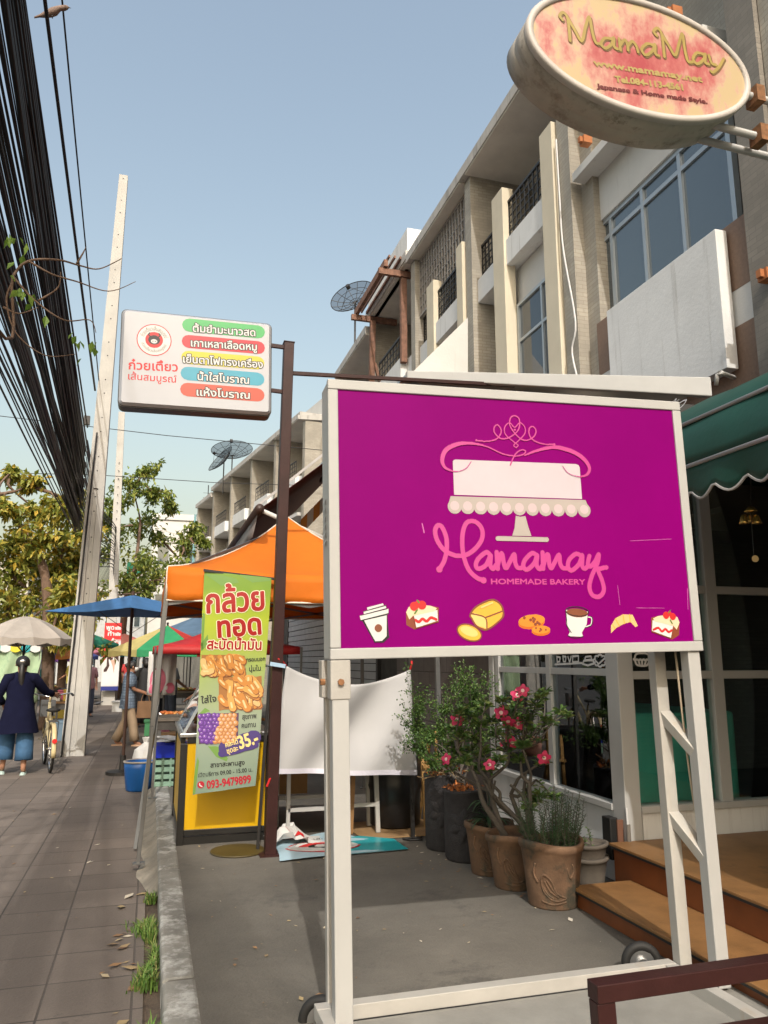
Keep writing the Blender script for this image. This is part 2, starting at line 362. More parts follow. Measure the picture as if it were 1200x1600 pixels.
M_cable = mat('black_cable', (.012,.012,.014), .5)
M_skin = mat('skin', (.36,.18,.11), .55, v=.06)
M_hair = mat('black_hair', (.012,.010,.009), .5, v=.3, vs=30)
M_hairg = mat('greying_hair', (.03,.027,.026), .5, v=.4, vs=30)
M_navy = mat('navy_cloth', (.007,.008,.024), 1.0, spec=.1, v=.2, vs=6, bump=.15, bs=9, bdetail=3)
M_denim = mat('blue_denim', (.035,.10,.2), .8, v=.2, vs=8, bump=.1, bs=12)
M_khaki = mat('khaki_cloth', (.36,.26,.17), .8, v=.12, bump=.1, bs=10)
M_bikec = mat('cream_bike_paint', (.55,.45,.25), .35)
M_rubber = mat('black_rubber', (.015,.014,.013), .7, v=.2)
M_chrome = mat('chrome', (.6,.6,.6), .2, metal=1)
M_brass = mat('brass', (.65,.42,.12), .25, metal=.9)
M_blueum = mat('blue_tarpaulin', (.05,.16,.36), .7, v=.1, vs=5, bump=.15, bs=10, trans=.15)
M_creamum = mat('cream_umbrella_cloth', (.50,.45,.40), .75, v=.06, trans=.3)
M_tank = mat('blue_plastic', (.01,.10,.35), .35)

# ------------------------------------------------------------------ ground
def struct(o): o['kind'] = 'structure'; return o
struct(MB().add([(-400,-200,-.16),(400,-200,-.16),(400,600,-.16),(-400,600,-.16)], [(0,1,2,3)]).build('ground', M_ground))
struct(MB().box((-3.6,-8,-.3),(.05,120,0)).build('sidewalk', M_pave))
struct(MB().box((.15,-8,-.3),(14,26.5,.1)).build('forecourt', M_conc, bevel=.01))
k_ = MB()
for i in range(15):
    y0 = -6 + i*2.0
    k_.box((.128,y0,-.2),(.275+.01*rnd.random(),y0+1.99,.106))
struct(k_.build('kerb', M_kerb, bevel=.018))
struct(MB().box((.05,-8,-.3),(.15,26,-.02)).build('soil_strip', M_soil))
# cement fillet between pavement and kerb under the tent leg
P = []
for i in range(60):
    y = 5.62 + i*.075; e = (.15 + .02*math.sin(i*.31)+.012*math.sin(i*.77))*min(1, .2+i*.1)
    P.append([(.145-e, y, .002), (.145-e*.72, y, .018), (.145-e*.35, y, .05), (.14, y, .096)])
struct(MB().grid(P).build('cement_ramp', M_fillet, smooth=True))
# grass growing in the strip
def tufts(mb, x0, x1, y0, y1, n, h, seed):
    q = random.Random(seed)
    for _ in range(n):
        y = q.uniform(y0, y1); x = q.gauss((x0+x1)/2, (x1-x0)/4); a = q.uniform(0, 6.28); hh = h*q.uniform(.4, 1.2); l = hh*q.uniform(.2, 1.0); wd = .0035
        x = .115-abs(x-.115)*(.55+.45*math.sin(y*5+.5)); hh *= .6+.4*math.sin(y*3.1+x*20)**2
        if math.sin(y*9)+math.sin(y*4.3+1) < -.35+q.random()*.6: continue
        dx, dy = math.cos(a), math.sin(a); px, py = -dy*wd, dx*wd
        mb.add([(x-px,y-py,-.01),(x+px,y+py,-.01),(x+dx*l*.4+px*.8,y+dy*l*.4+py*.8,hh*.65),(x+dx*l*.4-px*.8,y+dy*l*.4-py*.8,hh*.65),(x+dx*l,y+dy*l,hh*.9)], [(0,1,2,3),(3,2,4)])
g_ = MB(); tufts(g_, -.05, .12, 2.6, 5.7, 4200, .075, 5)
tag(g_.build('grass', M_grass, recalc=False), 'green grass growing in the gap between paving and kerb', 'grass', kind='stuff')
def litter(mb, n, fn, s0, s1, seed, z):
    q = random.Random(seed)
    for _ in range(n):
        x, y = fn(q); s = q.uniform(s0, s1); a = q.uniform(0, 6.28); zz = z+.006; k = q.uniform(.3,.6)
        c, d = math.cos(a)*s, math.sin(a)*s
        mb.add([(x-c,y-d,zz),(x+d*k,y-c*k,zz+s*.25*q.random()),(x+c,y+d,zz+s*.35*q.random()),(x-d*k,y+c*k,zz+s*.1)], [(0,1,2),(0,2,3)])
l_ = MB(); litter(l_, 26, lambda q: (q.uniform(-.14,.1), q.uniform(3.2,5.8)), .02, .055, 2, .0)
litter(l_, 60, lambda q: (q.uniform(-1.6,.0), q.uniform(3.5,12)), .008, .03, 9, 0)
litter(l_, 150, lambda q: (q.uniform(.4,2.9), q.uniform(3.4,7)), .004, .02, 4, .1)
litter(l_, 60, lambda q: (q.uniform(1.9,2.6), q.uniform(4.2,6.3)), .01, .025, 14, .1)
tag(l_.build('fallen_leaves', M_leaflit, recalc=False), 'dry leaves and scraps scattered on the paving and forecourt', 'litter', kind='stuff')

# ------------------------------------------------------------------ the purple bakery sign
P0, P1, P2 = PY(516,1031,3.13), PY(1099,1017,3.05), PY(513,592,3.13)
SG = PL(P0, P1-P0, P2-P0); W, H = (P1-P0).length, (P2-P0).dot(SG.v); D = .17
def lbox(mb, pl, a0, a1, b0, b1, c0, c1, mi=0):
    v = [pl.at(a, b, c) for c in (c0, c1) for b in (b0, b1) for a in (a0, a1)]
    return mb.add(v, [(0,1,3,2),(4,6,7,5),(0,4,5,1),(2,3,7,6),(0,2,6,4),(1,5,7,3)], mi)
sg = thing('bakery_sign', (P0.x, P0.y, .1), 'large purple bakery sign with white cake logo in white steel frame on legs', 'sign')
m = MB(); lbox(m, SG, 0.002, W-.002, 0.002, H-.002, -D, -.012); m.build('sign_box', M_side, sg, bevel=.006)
fw = .045; m = MB()
for a0,a1,b0,b1 in ((0,W,0,fw),(0,W,H-fw,H),(0,fw,fw+.0015,H-fw-.0015),(W-fw,W,fw+.0015,H-fw-.0015)): lbox(m, SG, a0,a1,b0,b1,-.03,.004)
m.build('frame', M_frame, sg, bevel=.004)
m = MB(); lbox(m, SG, fw-.005, W-fw+.005, fw-.005, H-fw+.005, -.02, -.004); m.build('face_panel', M_purple, sg)
m = MB()
for i in range(6):
    b = H*.40+i*.036; m.prism([SG.at(.001,b,-.105),SG.at(.001,b,-.055),SG.at(.001,b+.02,-.055),SG.at(.001,b+.02,-.105)], SG.u*-.001)
    m.add([SG.at(-.001,b+.02,-.105),SG.at(-.001,b+.02,-.055),SG.at(-.012,b+.004,-.055),SG.at(-.012,b+.004,-.105)], [(0,1,2,3)])
m.build('vent', M_side, sg)
# printed artwork, measured from the photograph on the sign's own plane
C5 = lambda L: [SG.px(660+x/4, 630+y/4) for x, y in L]
pxl = (Vector(SG.px(801,700))-Vector(SG.px(800,700))).length        # plane metres per photo pixel
def art(name, layers, mats, c0=-.0034, dy=.0022, parent=None, pl=None, label=None):
    mb = MB()
    for k, (polys, mi) in enumerate(layers): decal(mb, pl or SG, [ccw(p) if True else p for p in polys], c0+k*.0005, mi, dy)
    o = mb.build(name, mats, parent or sg, recalc=False)
    if label: o['label'] = label
    return o
cake = C5([(192,362),(200,352),(215,350),(960,379),(978,386),(985,400),(1000,598),(200,572)])
plate = C5([(178,580),(1022,606),(1045,665),(160,645)]); U = pxl/4
sc_ = [circ(C5([(203+81*i, 645+2.3*i)])[0], 41*U) for i in range(11)]
sc2 = [circ(C5([(203+81*i, 640+2.3*i)])[0], 27*U) for i in range(11)]
stem = C5([(585,703),(615,709),(645,705),(662,770),(683,830),(563,827),(577,780)])
base = stroke(C5([(472,845),(778,852)]), 27*U, sm=False)
art('cake_picture', [([cake],0),([plate]+sc_,1),(sc2,2),([stem],1),(base,1)], [M_pinkl, M_greyst, M_pinkst], label='white cake on a scalloped stand')
T = lambda L, wd, k=8: stroke(C5(L), wd*U if not callable(wd) else (lambda t: wd(t)*U), k)
crown = T([(338,232),(400,238),(460,225),(490,190),(490,160),(470,135),(450,150),(452,185),(490,220),(540,215),(590,180),(608,140),(603,95),(575,78),(550,95),(548,140),(580,190),(620,225),(660,230),(700,205),(710,170),(690,145),(668,160),(670,200),(700,235),(760,255),(825,257)], 8)
crown += T([(586,278),(572,262),(600,235),(640,190),(640,150),(610,122),(577,150),(545,122),(515,150),(520,195),(570,240),(598,262),(586,278)], 7)
crown += [circ(C5([(x,y)])[0], 7*U) for x, y in ((338,232),(825,257),(578,165))]
rib = T([(190,425),(140,400),(124,350),(150,290),(220,256),(300,250),(400,270),(500,315),(580,330),(630,320),(645,300),(620,292),(580,320),(550,385)], lambda t: 8+18*max(0,math.sin(min(t*2.2,1)*math.pi)))
rib += T([(640,325),(720,295),(820,275),(920,295),(1000,340),(1043,400),(1030,445),(985,460)], lambda t: 8+18*math.sin(t*math.pi))
rib += T([(190,425),(230,425),(275,405),(305,365)], 4)+T([(985,460),(940,450),(905,430),(877,392)], 4)
art('crown_flourish', [(crown,0),(rib,0)], [M_pink], c0=-.0008)
q = 26
let = T([(105,1040),(135,990),(152,920),(150,840),(122,772),(95,765),(80,800),(95,860),(140,920),(210,952),(280,945),(340,900),(375,840),(370,780),(330,740),(280,745),(255,800),(250,880),(260,960),(290,1040),(340,1090),(385,1108)], q)
for L in ([(425,950),(400,932),(352,970),(335,1010),(352,1035),(400,1010),(427,950),(425,1010),(442,1035),(462,1010)],[(465,930),(468,985),(472,1035)],[(470,1020),(488,950),(500,945),(512,1010),(525,1030),(548,990),(575,945),(582,1000),(600,1030),(632,1025)],
          [(715,950),(685,938),(642,980),(632,1020),(655,1040),(700,1000),(718,950),(715,1010),(735,1038),(750,1015)],[(752,932),(754,985),(756,1035)],[(756,1020),(775,955),(788,950),(795,1010),(808,1030),(830,990),(855,948),(862,1000),(880,1030),(910,1030)],
          [(995,955),(960,942),(918,980),(912,1025),(935,1045),(980,1005),(1000,950),(1000,1015),(1016,1035),(1032,1020)],
          [(1045,955),(1035,1005),(1050,1020),(1080,990),(1103,945),(1095,1000),(1060,1080),(1045,1150),(1065,1200),(1108,1208),(1135,1170),(1125,1110),(1100,1045),(1120,1032),(1152,1026)]): let += T(L, q)
let += [circ(C5([(x,y)])[0], r*U) for x, y, r in ((107,1038,18),(383,1107,18),(1152,1026,10))]
art('logo_lettering', [(let,0)], [M_pink], c0=-.0018)
mb = MB(); decal(mb, SG, text_polys(SG, 'HOMEMADE BAKERY', (660+432/4, 630+1130/4), (660+1020/4, 630+1132/4), 8.2, .0011), -.003, 0, .0016)
mb.build('tagline_lettering', M_pink, sg, recalc=False)
C6 = lambda L: [SG.px(540+x/2.143, 910+y/2.143) for x, y in L]; V = pxl/2.143
T6 = lambda L, wd, sm=True, closed=False: stroke(C6(L), wd*V, 5, closed, sm)
def pic(name, layers, mats): return art(name, layers, mats, dy=.0014)
pic('coffee_cup_picture', [([C6([(56,128),(140,106),(146,182),(124,201),(97,200)])],1),([C6([(48,112),(144,88),(144,106),(52,128)]),C6([(60,96),(134,76),(137,86),(62,106)]),C6([(72,84),(126,70),(128,76),(74,92)])],0),([C6([(60,128),(138,110),(138,180),(122,196),(100,197)])],0),
    (T6([(50,128),(144,104)],2.5)+T6([(52,110),(140,88)],2)+T6([(60,97),(136,77)],2)+T6([(60,126),(98,199),(126,200),(146,182)],2.5,False),1),([circ(C6([(110,153)])[0],11*V)],2)], [M_wht, M_blk, M_coffee])
def slice_(name, ox, fl):
    g = lambda L: C6([(ox+(x-258)*fl, y+(0 if fl > 0 else 34)) for x, y in L]); s = abs(fl)
    pic(name, [([g([(203,100),(212,82),(240,74),(285,78),(313,84),(312,132),(232,158),(204,142)])],0),([g([(228,112),(308,92),(310,128),(236,152)])],1),([g([(203,100),(212,82),(240,74),(285,78),(306,86),(300,96),(226,112),(214,124)])],2),
      (stroke(g([(234,126),(246,132),(258,122),(272,130),(286,118),(304,124)]),8*V*s,5),3),([circ(g([(230,80)])[0],13*V*s),circ(g([(256,76)])[0],13*V*s),circ(g([(243,70)])[0],9*V*s)],3),(stroke(g([(240,92),(232,104)]),5*V*s,2)+stroke(g([(246,68),(240,60)]),4*V*s,2),4),
      (stroke(g([(228,114),(236,153),(311,131)]),2.5*V*s,sm=False),0)], [M_choc, M_wht, M_icing, M_red, mat('leaf_print',(.1,.2,.04),.5) if 'leaf_print' not in MATS else MATS['leaf_print']])
slice_('cake_slice_picture', 258, 1); slice_('cake_slice_picture', 1072, -.86)
loaf = [(418,108),(440,80),(490,58),(518,72),(528,96),(524,120),(474,158),(440,146),(424,122)]
pic('bread_picture', [([C6(loaf)],0),([C6([(420,108),(432,102),(456,110),(470,116),(472,154),(440,144),(426,122)])],1),(stroke(C6(loaf),5*V,5,True)+T6([(420,104),(468,118),(474,156)],4)+T6([(468,118),(526,96)],4),2),
   ([circ(C6([(415,168)])[0],40*V,24*V,rot=-.35)],2),([circ(C6([(415,168)])[0],36*V,20*V,rot=-.35)],0),([circ(C6([(414,164)])[0],28*V,13*V,rot=-.35)],1),(T6([(455,84),(492,68)],5),1)], [M_bread, M_breadl, M_coffee])
ck = random.Random(2); cx1 = [circ(C6([(624+ck.uniform(-28,28),128+ck.uniform(-12,12))])[0],4.5*V) for _ in range(8)]+[circ(C6([(655+ck.uniform(-18,18),158+ck.uniform(-6,6))])[0],3*V) for _ in range(6)]
pic('cookies_picture', [([circ(C6([(624,135)])[0],43*V,19*V,rot=.1)],2),([circ(C6([(624,128)])[0],43*V,18*V,rot=.1)],0),([circ(C6([(655,164)])[0],30*V,13*V)],2),([circ(C6([(655,158)])[0],30*V,12*V)],0),(cx1,1)], [M_cookie, M_choc, flat('cookie_edge',(.6,.12,.01))])
pic('teacup_picture', [(T6([(808,116),(826,118),(824,142),(804,150)],5),1),(T6([(808,116),(824,119),(822,141),(804,148)],3),0),([C6([(738,92),(812,98),(808,140),(792,168),(796,182),(745,180),(752,166),(740,140)])],0),([circ(C6([(776,102)])[0],36*V,13*V,rot=-.08)],2),
   (T6([(738,92),(742,145),(756,168)],2.2,False)+T6([(745,178),(768,186),(796,181)],2.2),1),(stroke([tuple(p) for p in circ(C6([(776,97)])[0],38*V,14*V,rot=-.08)],2*V,2,True),1)], [M_wht, M_blk, M_coffee])
cr = [(890,170),(890,145),(905,120),(930,107),(962,108),(980,145),(972,150),(955,132),(930,140),(908,152)]
pic('croissant_picture', [([C6(cr)],0),(T6([(905,122),(918,146)],3)+T6([(930,108),(935,138)],3)+T6([(952,108),(954,132)],3)+T6([(896,142),(904,155)],3),1)], [M_crois, M_bread])
# scratches in the face film
art('scratch', [(T6([(912,10),(920,75)],1.2)+T6([(975,85),(1068,86)],1.2)+T6([(1146,20),(1148,90)],1.5)+stroke([SG.px(660,818),SG.px(663,832)],pxl*1.5,2)+stroke([SG.px(985,845),SG.px(1050,842)],pxl*.6,2),0)], [flat('film_scratch',(.55,.12,.38))], dy=.0012)
# legs, braces, base frame, wheels
def leg(a, c, w_, name, dz=0, m_=M_frame):
    top = SG.at(a, .0, c); bot = top - SG.v*((top.z-.16-dz)/SG.v.z); MB().bar(top, bot, w_, w_, up=SG.n).build(name, m_, sg, bevel=.004); return top, bot
aL = SG.px(532,1031)[0]; aR = W-.045
tF, bF = leg(aL, -.04, .07, 'leg'); leg(aL-.008, -.21, .05, 'leg', m_=M_framed)
tR, bR = leg(aR, -.04, .062, 'leg'); tRR, bRR = leg(aR-.06, -.22, .06, 'leg', m_=M_framed)
for frac in (.24, .56):
    a = tRR.lerp(bRR, frac); b = tR.lerp(bR, frac+.10); MB().bar(a+SG.v*.06, b+SG.v*.02, .05, .055, up=SG.u).build('brace', M_framed, sg, bevel=.003)
for a, c in ((aL, -.04), (aL-.008, -.21)):
    t_ = SG.at(a, -.1, c+ (.037 if c > -.1 else .027)); m = MB(); lbox(m, SG, a-.042, a+.042, -.16, -.002, c-.04, c+.04); m.build('bracket', M_framed, sg, bevel=.004)
m = MB()
for i in range(2):
    a, c = (aL-.055, -.06) if i == 0 else (aL+.0, .0)
    p = SG.at(a, -.09, c); m.tube([p, p+(SG.u*-.02 if i == 0 else SG.n*.014)], .014, 6)
m.build('bolt', mat('rusty_steel', (.22,.10,.04), .8, v=.4, vs=30), sg)
BX0, BX1, BY0, BY1, BZ = .70, 2.36, 2.35, 3.33, .20
m = MB(); m.box((BX0,BY1-.06,BZ-.055),(BX1,BY1,BZ)); m.build('base_rail', M_framed, sg, bevel=.003)
for x in (BX0, BX1-.06): MB().box((x,BY0,BZ-.07),(x+.06,BY1-.062,BZ-.001)).build('base_rail', M_framed, sg, bevel=.003)
MB().box((BX0+.05,BY0,BZ-.10),(BX1+.3,BY1-.07,BZ-.055)).build('base_plate', mat('cracked_base_plate',(.25,.24,.215),.85,v=.15,spots=.3,pcol=(.2,.18,.15),bump=.2), sg)
def ring(mb, c, ax, r, rt, n=24, k=8, mi=0):
    ax = Vector(ax).normalized(); e1 = ax.orthogonal().normalized(); e2 = ax.cross(e1); c = Vector(c)
    mb.tube([c+(e1*math.cos(2*math.pi*i/n)+e2*math.sin(2*math.pi*i/n))*r for i in range(n)], rt, k, mi, closed=True)
def disc(mb, c, ax, r, t, n=20, mi=0):
    ax = Vector(ax).normalized(); c = Vector(c); mb.tube([c-ax*t/2, c+ax*t/2], r, n, mi)
for c in (PY(1003,1505,3.42), PY(502,1594,3.40)):
    ax = (.35,1,0); m = MB(); ring(m, c, ax, .075, .021); o = m.build('wheel', M_rubber, sg, smooth=True)
    m = MB(); disc(m, c, ax, .064, .02); disc(m, c, ax, .028, .06); m.build('rim', M_steel, o)
m = MB(); m.tube(smooth_path([SG.at(aR-.035,.0,-.1), SG.at(aR-.02,-.5,-.1), SG.at(aR-.0,-.9,-.09), SG.at(aR-.0,-1.2,-.08), SG.at(aR+.02,-1.42,-.02)],6), .0055, 6)
m.build('power_cord', mat('beige_cord',(.42,.34,.24),.6), sg, smooth=True)

# ------------------------------------------------------------------ oval sign of the same shop, bracketed off the wall
OVY = 3.25
PLo = PL(PY(1006,89,OVY), (1,0,0), (0,0,1)); OR, OH = (PLo.px(1176,130)[0]-PLo.px(829,40)[0])/2*1.0, PLo.px(1003,4)[1]-PLo.px(1003,92)[1]
ov = thing('oval_sign', PLo.at(0,0,0), 'weathered oval light box sign in red and cream with gold lettering', 'sign')
def oring(rx, rz, y): return [PLo.at(rx*math.cos(t), rz*math.sin(t), -y) for t in np.linspace(0, 2*math.pi, 64, endpoint=False)]
MB().loft([oring(OR-.012,OH-.012,.02),oring(OR,OH,.03),oring(OR,OH,.15),oring(OR-.003,OH-.003,.156),oring(OR,OH,.162),oring(OR,OH,.26),oring(OR-.02,OH-.02,.275)]).build('drum', mat('stained_drum',(.45,.41,.35),.6,v=.2,vs=3,streak=.5,scol=(.12,.09,.06),spots=.35,pcol=(.2,.16,.11),ps=3,bump=.1), ov, smooth=True)
m = MB(); ring_o, ring_i = [], []
m.loft([oring(OR+.004,OH+.004,.03),oring(OR+.006,OH+.006,.0),oring(OR-.008,OH-.008,-.012),oring(OR-.035,OH-.035,-.006),oring(OR-.035,OH-.035,.02)], cap=False)
m.build('rim', mat('oval_rim_paint',(.50,.46,.42),.5,v=.08,vs=8), ov, smooth=True)
m = MB(); r0 = oring(OR-.03,OH-.03,.004); n0 = len(m.v); m.add(r0, [tuple(range(64))])
def oval_mat():
    mm = mat('faded_oval_print', (.75,.55,.30), .35); t = mm.node_tree; N, L = t.nodes.new, t.links.new; b = t.nodes['Principled BSDF']
    tc = N('ShaderNodeTexCoord'); mp = N('ShaderNodeMapping'); mp.inputs['Scale'].default_value = (1/OR,1,1/OH); L(tc.outputs['Object'], mp.inputs[0])
    ln = N('ShaderNodeVectorMath'); ln.operation = 'LENGTH'; L(mp.outputs[0], ln.inputs[0])
    n1 = N('ShaderNodeTexNoise'); n1.inputs['Scale'].default_value = 3.2; n1.inputs['Detail'].default_value = 9; n1.inputs['Roughness'].default_value = .7
    mp2 = N('ShaderNodeMapping'); mp2.inputs['Scale'].default_value = (1.2,1,.7); L(tc.outputs['Object'], mp2.inputs[0]); L(mp2.outputs[0], n1.inputs['Vector'])
    a = N('ShaderNodeMath'); a.operation = 'MULTIPLY_ADD'; L(ln.outputs['Value'], a.inputs[0]); a.inputs[1].default_value = -.28; L(n1.outputs[0], a.inputs[2])
    rp = N('ShaderNodeValToRGB'); L(a.outputs[0], rp.inputs[0]); e = rp.color_ramp.elements
    for i, (p, c) in enumerate(((.24,(.50,.38,.22)),(.26,(.52,.36,.25)),(.32,(.50,.26,.21)),(.40,(.44,.13,.12)),(.52,(.36,.06,.07)))):
        q = e[i] if i < 2 else e.new(p); q.position = p; q.color = (*c,1)
    L(rp.outputs[0], b.inputs['Base Color']); return mm
m.build('face_panel', oval_mat(), ov)
C1 = lambda L: [PLo.px(780+x/2.857, y/2.857) for x, y in L]; U1 = (Vector(PLo.px(1001,90))-Vector(PLo.px(1000,90))).length/2.857
mm_ = [[(283,88),(270,70),(285,55),(303,75),(312,130),(316,180)],[(305,78),(335,130),(368,182),(385,120),(402,75),(415,140),(430,188),(452,195)],[(505,175),(472,170),(455,195),(475,215),(503,195),(511,168),(512,205),(528,218)],
 [(535,172),(541,222)],[(541,200),(560,177),(572,197),(575,224)],[(575,203),(595,184),(612,206),(620,232)],[(692,202),(660,195),(636,220),(655,246),(685,225),(695,198),(697,238),(712,248)],
 [(703,158),(689,140),(706,125),(724,148),(732,200),(737,252)],[(725,150),(755,200),(785,246),(802,195),(817,150),(828,220),(842,272),(862,276)],[(915,242),(882,236),(865,263),(885,285),(912,265),(920,240),(920,278),(936,286)],[(936,246),(947,280),(968,290)],[(1002,262),(980,300),(955,322),(945,316)]]
sh = []; gold = []
for L in mm_:
    sh += stroke(C1([(x+5,y+6) for x,y in L]), 15*U1, 6); gold += stroke(C1(L), 12*U1, 6)
M_gold = flat('gold_lettering', (.34,.25,.07), .4, v=.15); M_goldd = flat('gold_shadow', (.16,.09,.03)); M_dred = flat('dark_red_lettering', (.12,.012,.012))
mb = MB(); decal(mb, PLo, sh, -.002, 1, .005); decal(mb, PLo, gold, .0, 0, .004)
CC = lambda x, y: (780+x/2.857, y/2.857)
decal(mb, PLo, text_polys(PLo, 'www.mamamay.net', CC(425,292), CC(908,366), 9.5, .003), -.001, 2, .004)
decal(mb, PLo, text_polys(PLo, 'Tel.084-113-4561', CC(520,364), CC(822,402), 9.0, .003), -.001, 2, .004)
decal(mb, PLo, text_polys(PLo, 'Japanese & Home made Style.', CC(438,392), CC(930,462), 6.6, .0025), -.001, 3, .003)
mb.build('lettering', [M_gold, M_goldd, flat('faded_gold', (.36,.27,.09)), M_dred], ov, recalc=False)
m = MB()
for z, c in ((.02,-.10),(-.25,-.10),(-.26,-.22)):
    a = PLo.at(OR*math.sqrt(max(0,1-(z/OH)**2))-.03, z, c); m.tube([a, a+Vector((2.0,0.05,0))], .024, 10)
m.build('bracket', M_frame, ov, smooth=True)
for z in (.02,-.25): p = PLo.at(OR+.13, z, -.10); m = MB(); m.box((p.x-.03,p.y-.05,p.z-.06),(p.x+.03,p.y+.05,p.z+.05)); m.build('clamp', MATS['rusty_steel'], ov)

# ------------------------------------------------------------------ the row of shophouses on the right
def window(par, X, y0, y1, z0, z1, vs=(), hs=(), fw=.05, gm=None, M=None, back=.06, name='window'):
    m = MB(M); d = .05
    m.box((X-.02,y0,z0),(X+d,y0+fw,z1)); m.box((X-.02,y1-fw,z0),(X+d,y1,z1)); m.box((X-.02,y0+fw,z0),(X+d,y1-fw,z0+fw)); m.box((X-.02,y0+fw,z1-fw),(X+d,y1-fw,z1))
    for t in vs: y = y0+(y1-y0)*t; m.box((X-.017,y-fw*.45,z0+fw),(X+d,y+fw*.45,z1-fw))
    for t in hs: z = z0+(z1-z0)*t; m.box((X-.014,y0+fw,z-fw*.45),(X+d,y1-fw,z+fw*.45))
    f = m.build(name, M_alu, par)
    MB(M).box((X+.012,y0+.01,z0+.01),(X+.022,y1-.01,z1-.01)).build('pane', gm or M_gl_up, f); return f
def railing(par, X, y0, y1, z0, z1, step=.13, M=None, rows=4, mt=None, name='railing', tk=.022):
    m = MB(M); n = max(2, int((y1-y0)/step))
    for z in (z0, z1): m.box((X-.02,y0,z-.02),(X+.02,y1,z+.02))
    for i in range(rows): z = z0+(z1-z0)*(i+1)/(rows+1); m.box((X-.008,y0,z-.008),(X+.008,y1,z+.008))
    for i in range(n+1): y = y0+(y1-y0)*i/n; m.box((X-tk/2,y-tk/2,z0+.02),(X+tk/2,y+tk/2,z1-.02))
    return m.build(name, mt or M_iron, par)
def part(par, name, mt, *boxes, M=None, bevel=0, label=None):
    m = MB(M)
    for a, b in boxes: m.box(a, b)
    o = m.build(name, mt, par, bevel=bevel)
    if label: o['label'] = label
    return o
XF = 5.0
# unit with the large window, above the bakery
u1 = thing('shophouse', (8,6.6,.1), 'shophouse with large blue grey window over white balcony panel, behind the oval sign', 'shophouse', 'shophouses in the near row')
part(u1, 'wall', M_tileb, ((5.42,5.2,3.2),(12,8.1,10.05)), ((5.0,4.2,.1),(12,5.2,3.2)), ((6.6,5.2,.1),(12,8.3,3.2)), ((5.0,5.2,2.9),(6.6,8.1,3.19)))
part(u1, 'column', M_tileg, ((5.0,4.86,3.2),(5.6,5.2,10.05)))
part(u1, 'column', M_tileb, ((5.0,8.1,2.8),(5.78,8.4,10.05)))
part(u1, 'pilaster', M_tileb, ((5.16,7.83,5.0),(5.4,8.1,10.05)))
part(u1, 'roof_slab', M_fascia, ((4.85,3.2,10.08),(12,8.4,10.26)))
yl, yr = PX(941,400,5.3).y, PX(1147,260,5.3).y
zt, zm = PX(1043,250,5.3).z, PX(1043,285,5.3).z
part(u1, 'window_header', M_white, ((5.25,yr,zt),(5.41,yl+.08,zt+.85)))
part(u1, 'hood', M_white, ((4.98,yr-.1,zt+.62),(5.248,yl+.1,zt+.74)), bevel=.005)
wf = window(u1, 5.3, yr, yl, 5.1, zt, (.33,.9,.62), ((zm-5.1)/(zt-5.1),), .06)
zz = [PX(1170,y,5.1).z for y in (338,440,500,560)]
part(u1, 'cladding', M_brown, ((5.1,5.2,zz[1]),(5.24,7.83,5.66)), ((5.1,5.2,3.3),(5.24,7.83,zz[2])))
part(u1, 'cladding', M_white, ((5.104,5.2,zz[2]),(5.24,7.83,zz[1])))
a, b = PX(1118,368,4.95), PX(947,478,4.95); c = PX(946,585,4.95)
part(u1, 'balcony_panel', M_whitest, ((4.95,a.y,PX(1125,580,4.95).z),(5.08,b.y,(a.z+b.z)/2)), bevel=.006)
m = MB(); m.tube([PX(1119,602,4.5), PX(1121,585,4.5), PX(1126,582,4.5), PX(1147,590,4.9)], .02, 6); m.build('drain_pipe', M_white, u1, smooth=True)
mbk_ = mat('orange_primer',(.42,.15,.05),.7,v=.2)
for px_, py_ in ((912,220),(1195,430),(880,20),(1050,20)):
    p = PX(px_, py_, 4.93); m = MB(); m.box((4.90,p.y-.055,p.z-.05),(5.02,p.y+.055,p.z+.05)); m.box((4.86,p.y-.025,p.z-.03),(4.90,p.y+.025,p.z+.04)); m.build('steel_bracket', mbk_, u1)
# the same row goes on beside and behind the camera
u0 = thing('shophouse', (8,-3,.1), 'shophouse next to the bakery on the near side of the green awning', 'shophouse', 'shophouses in the near row')
part(u0, 'wall', M_tileb, ((5.05,-9,3.2),(12,4.85,10.05)), ((3.7,-9,.1),(12,.3,3.2)), ((4.4,.301,3.45),(5.04,4.19,5.0)))
part(u0, 'roof_slab', M_fascia, ((4.85,-9,10.08),(12,3.19,10.26)))
window(u0, 5.02, -2, 1.5, 5.0, 7.2, (.33,.66), (.7,))
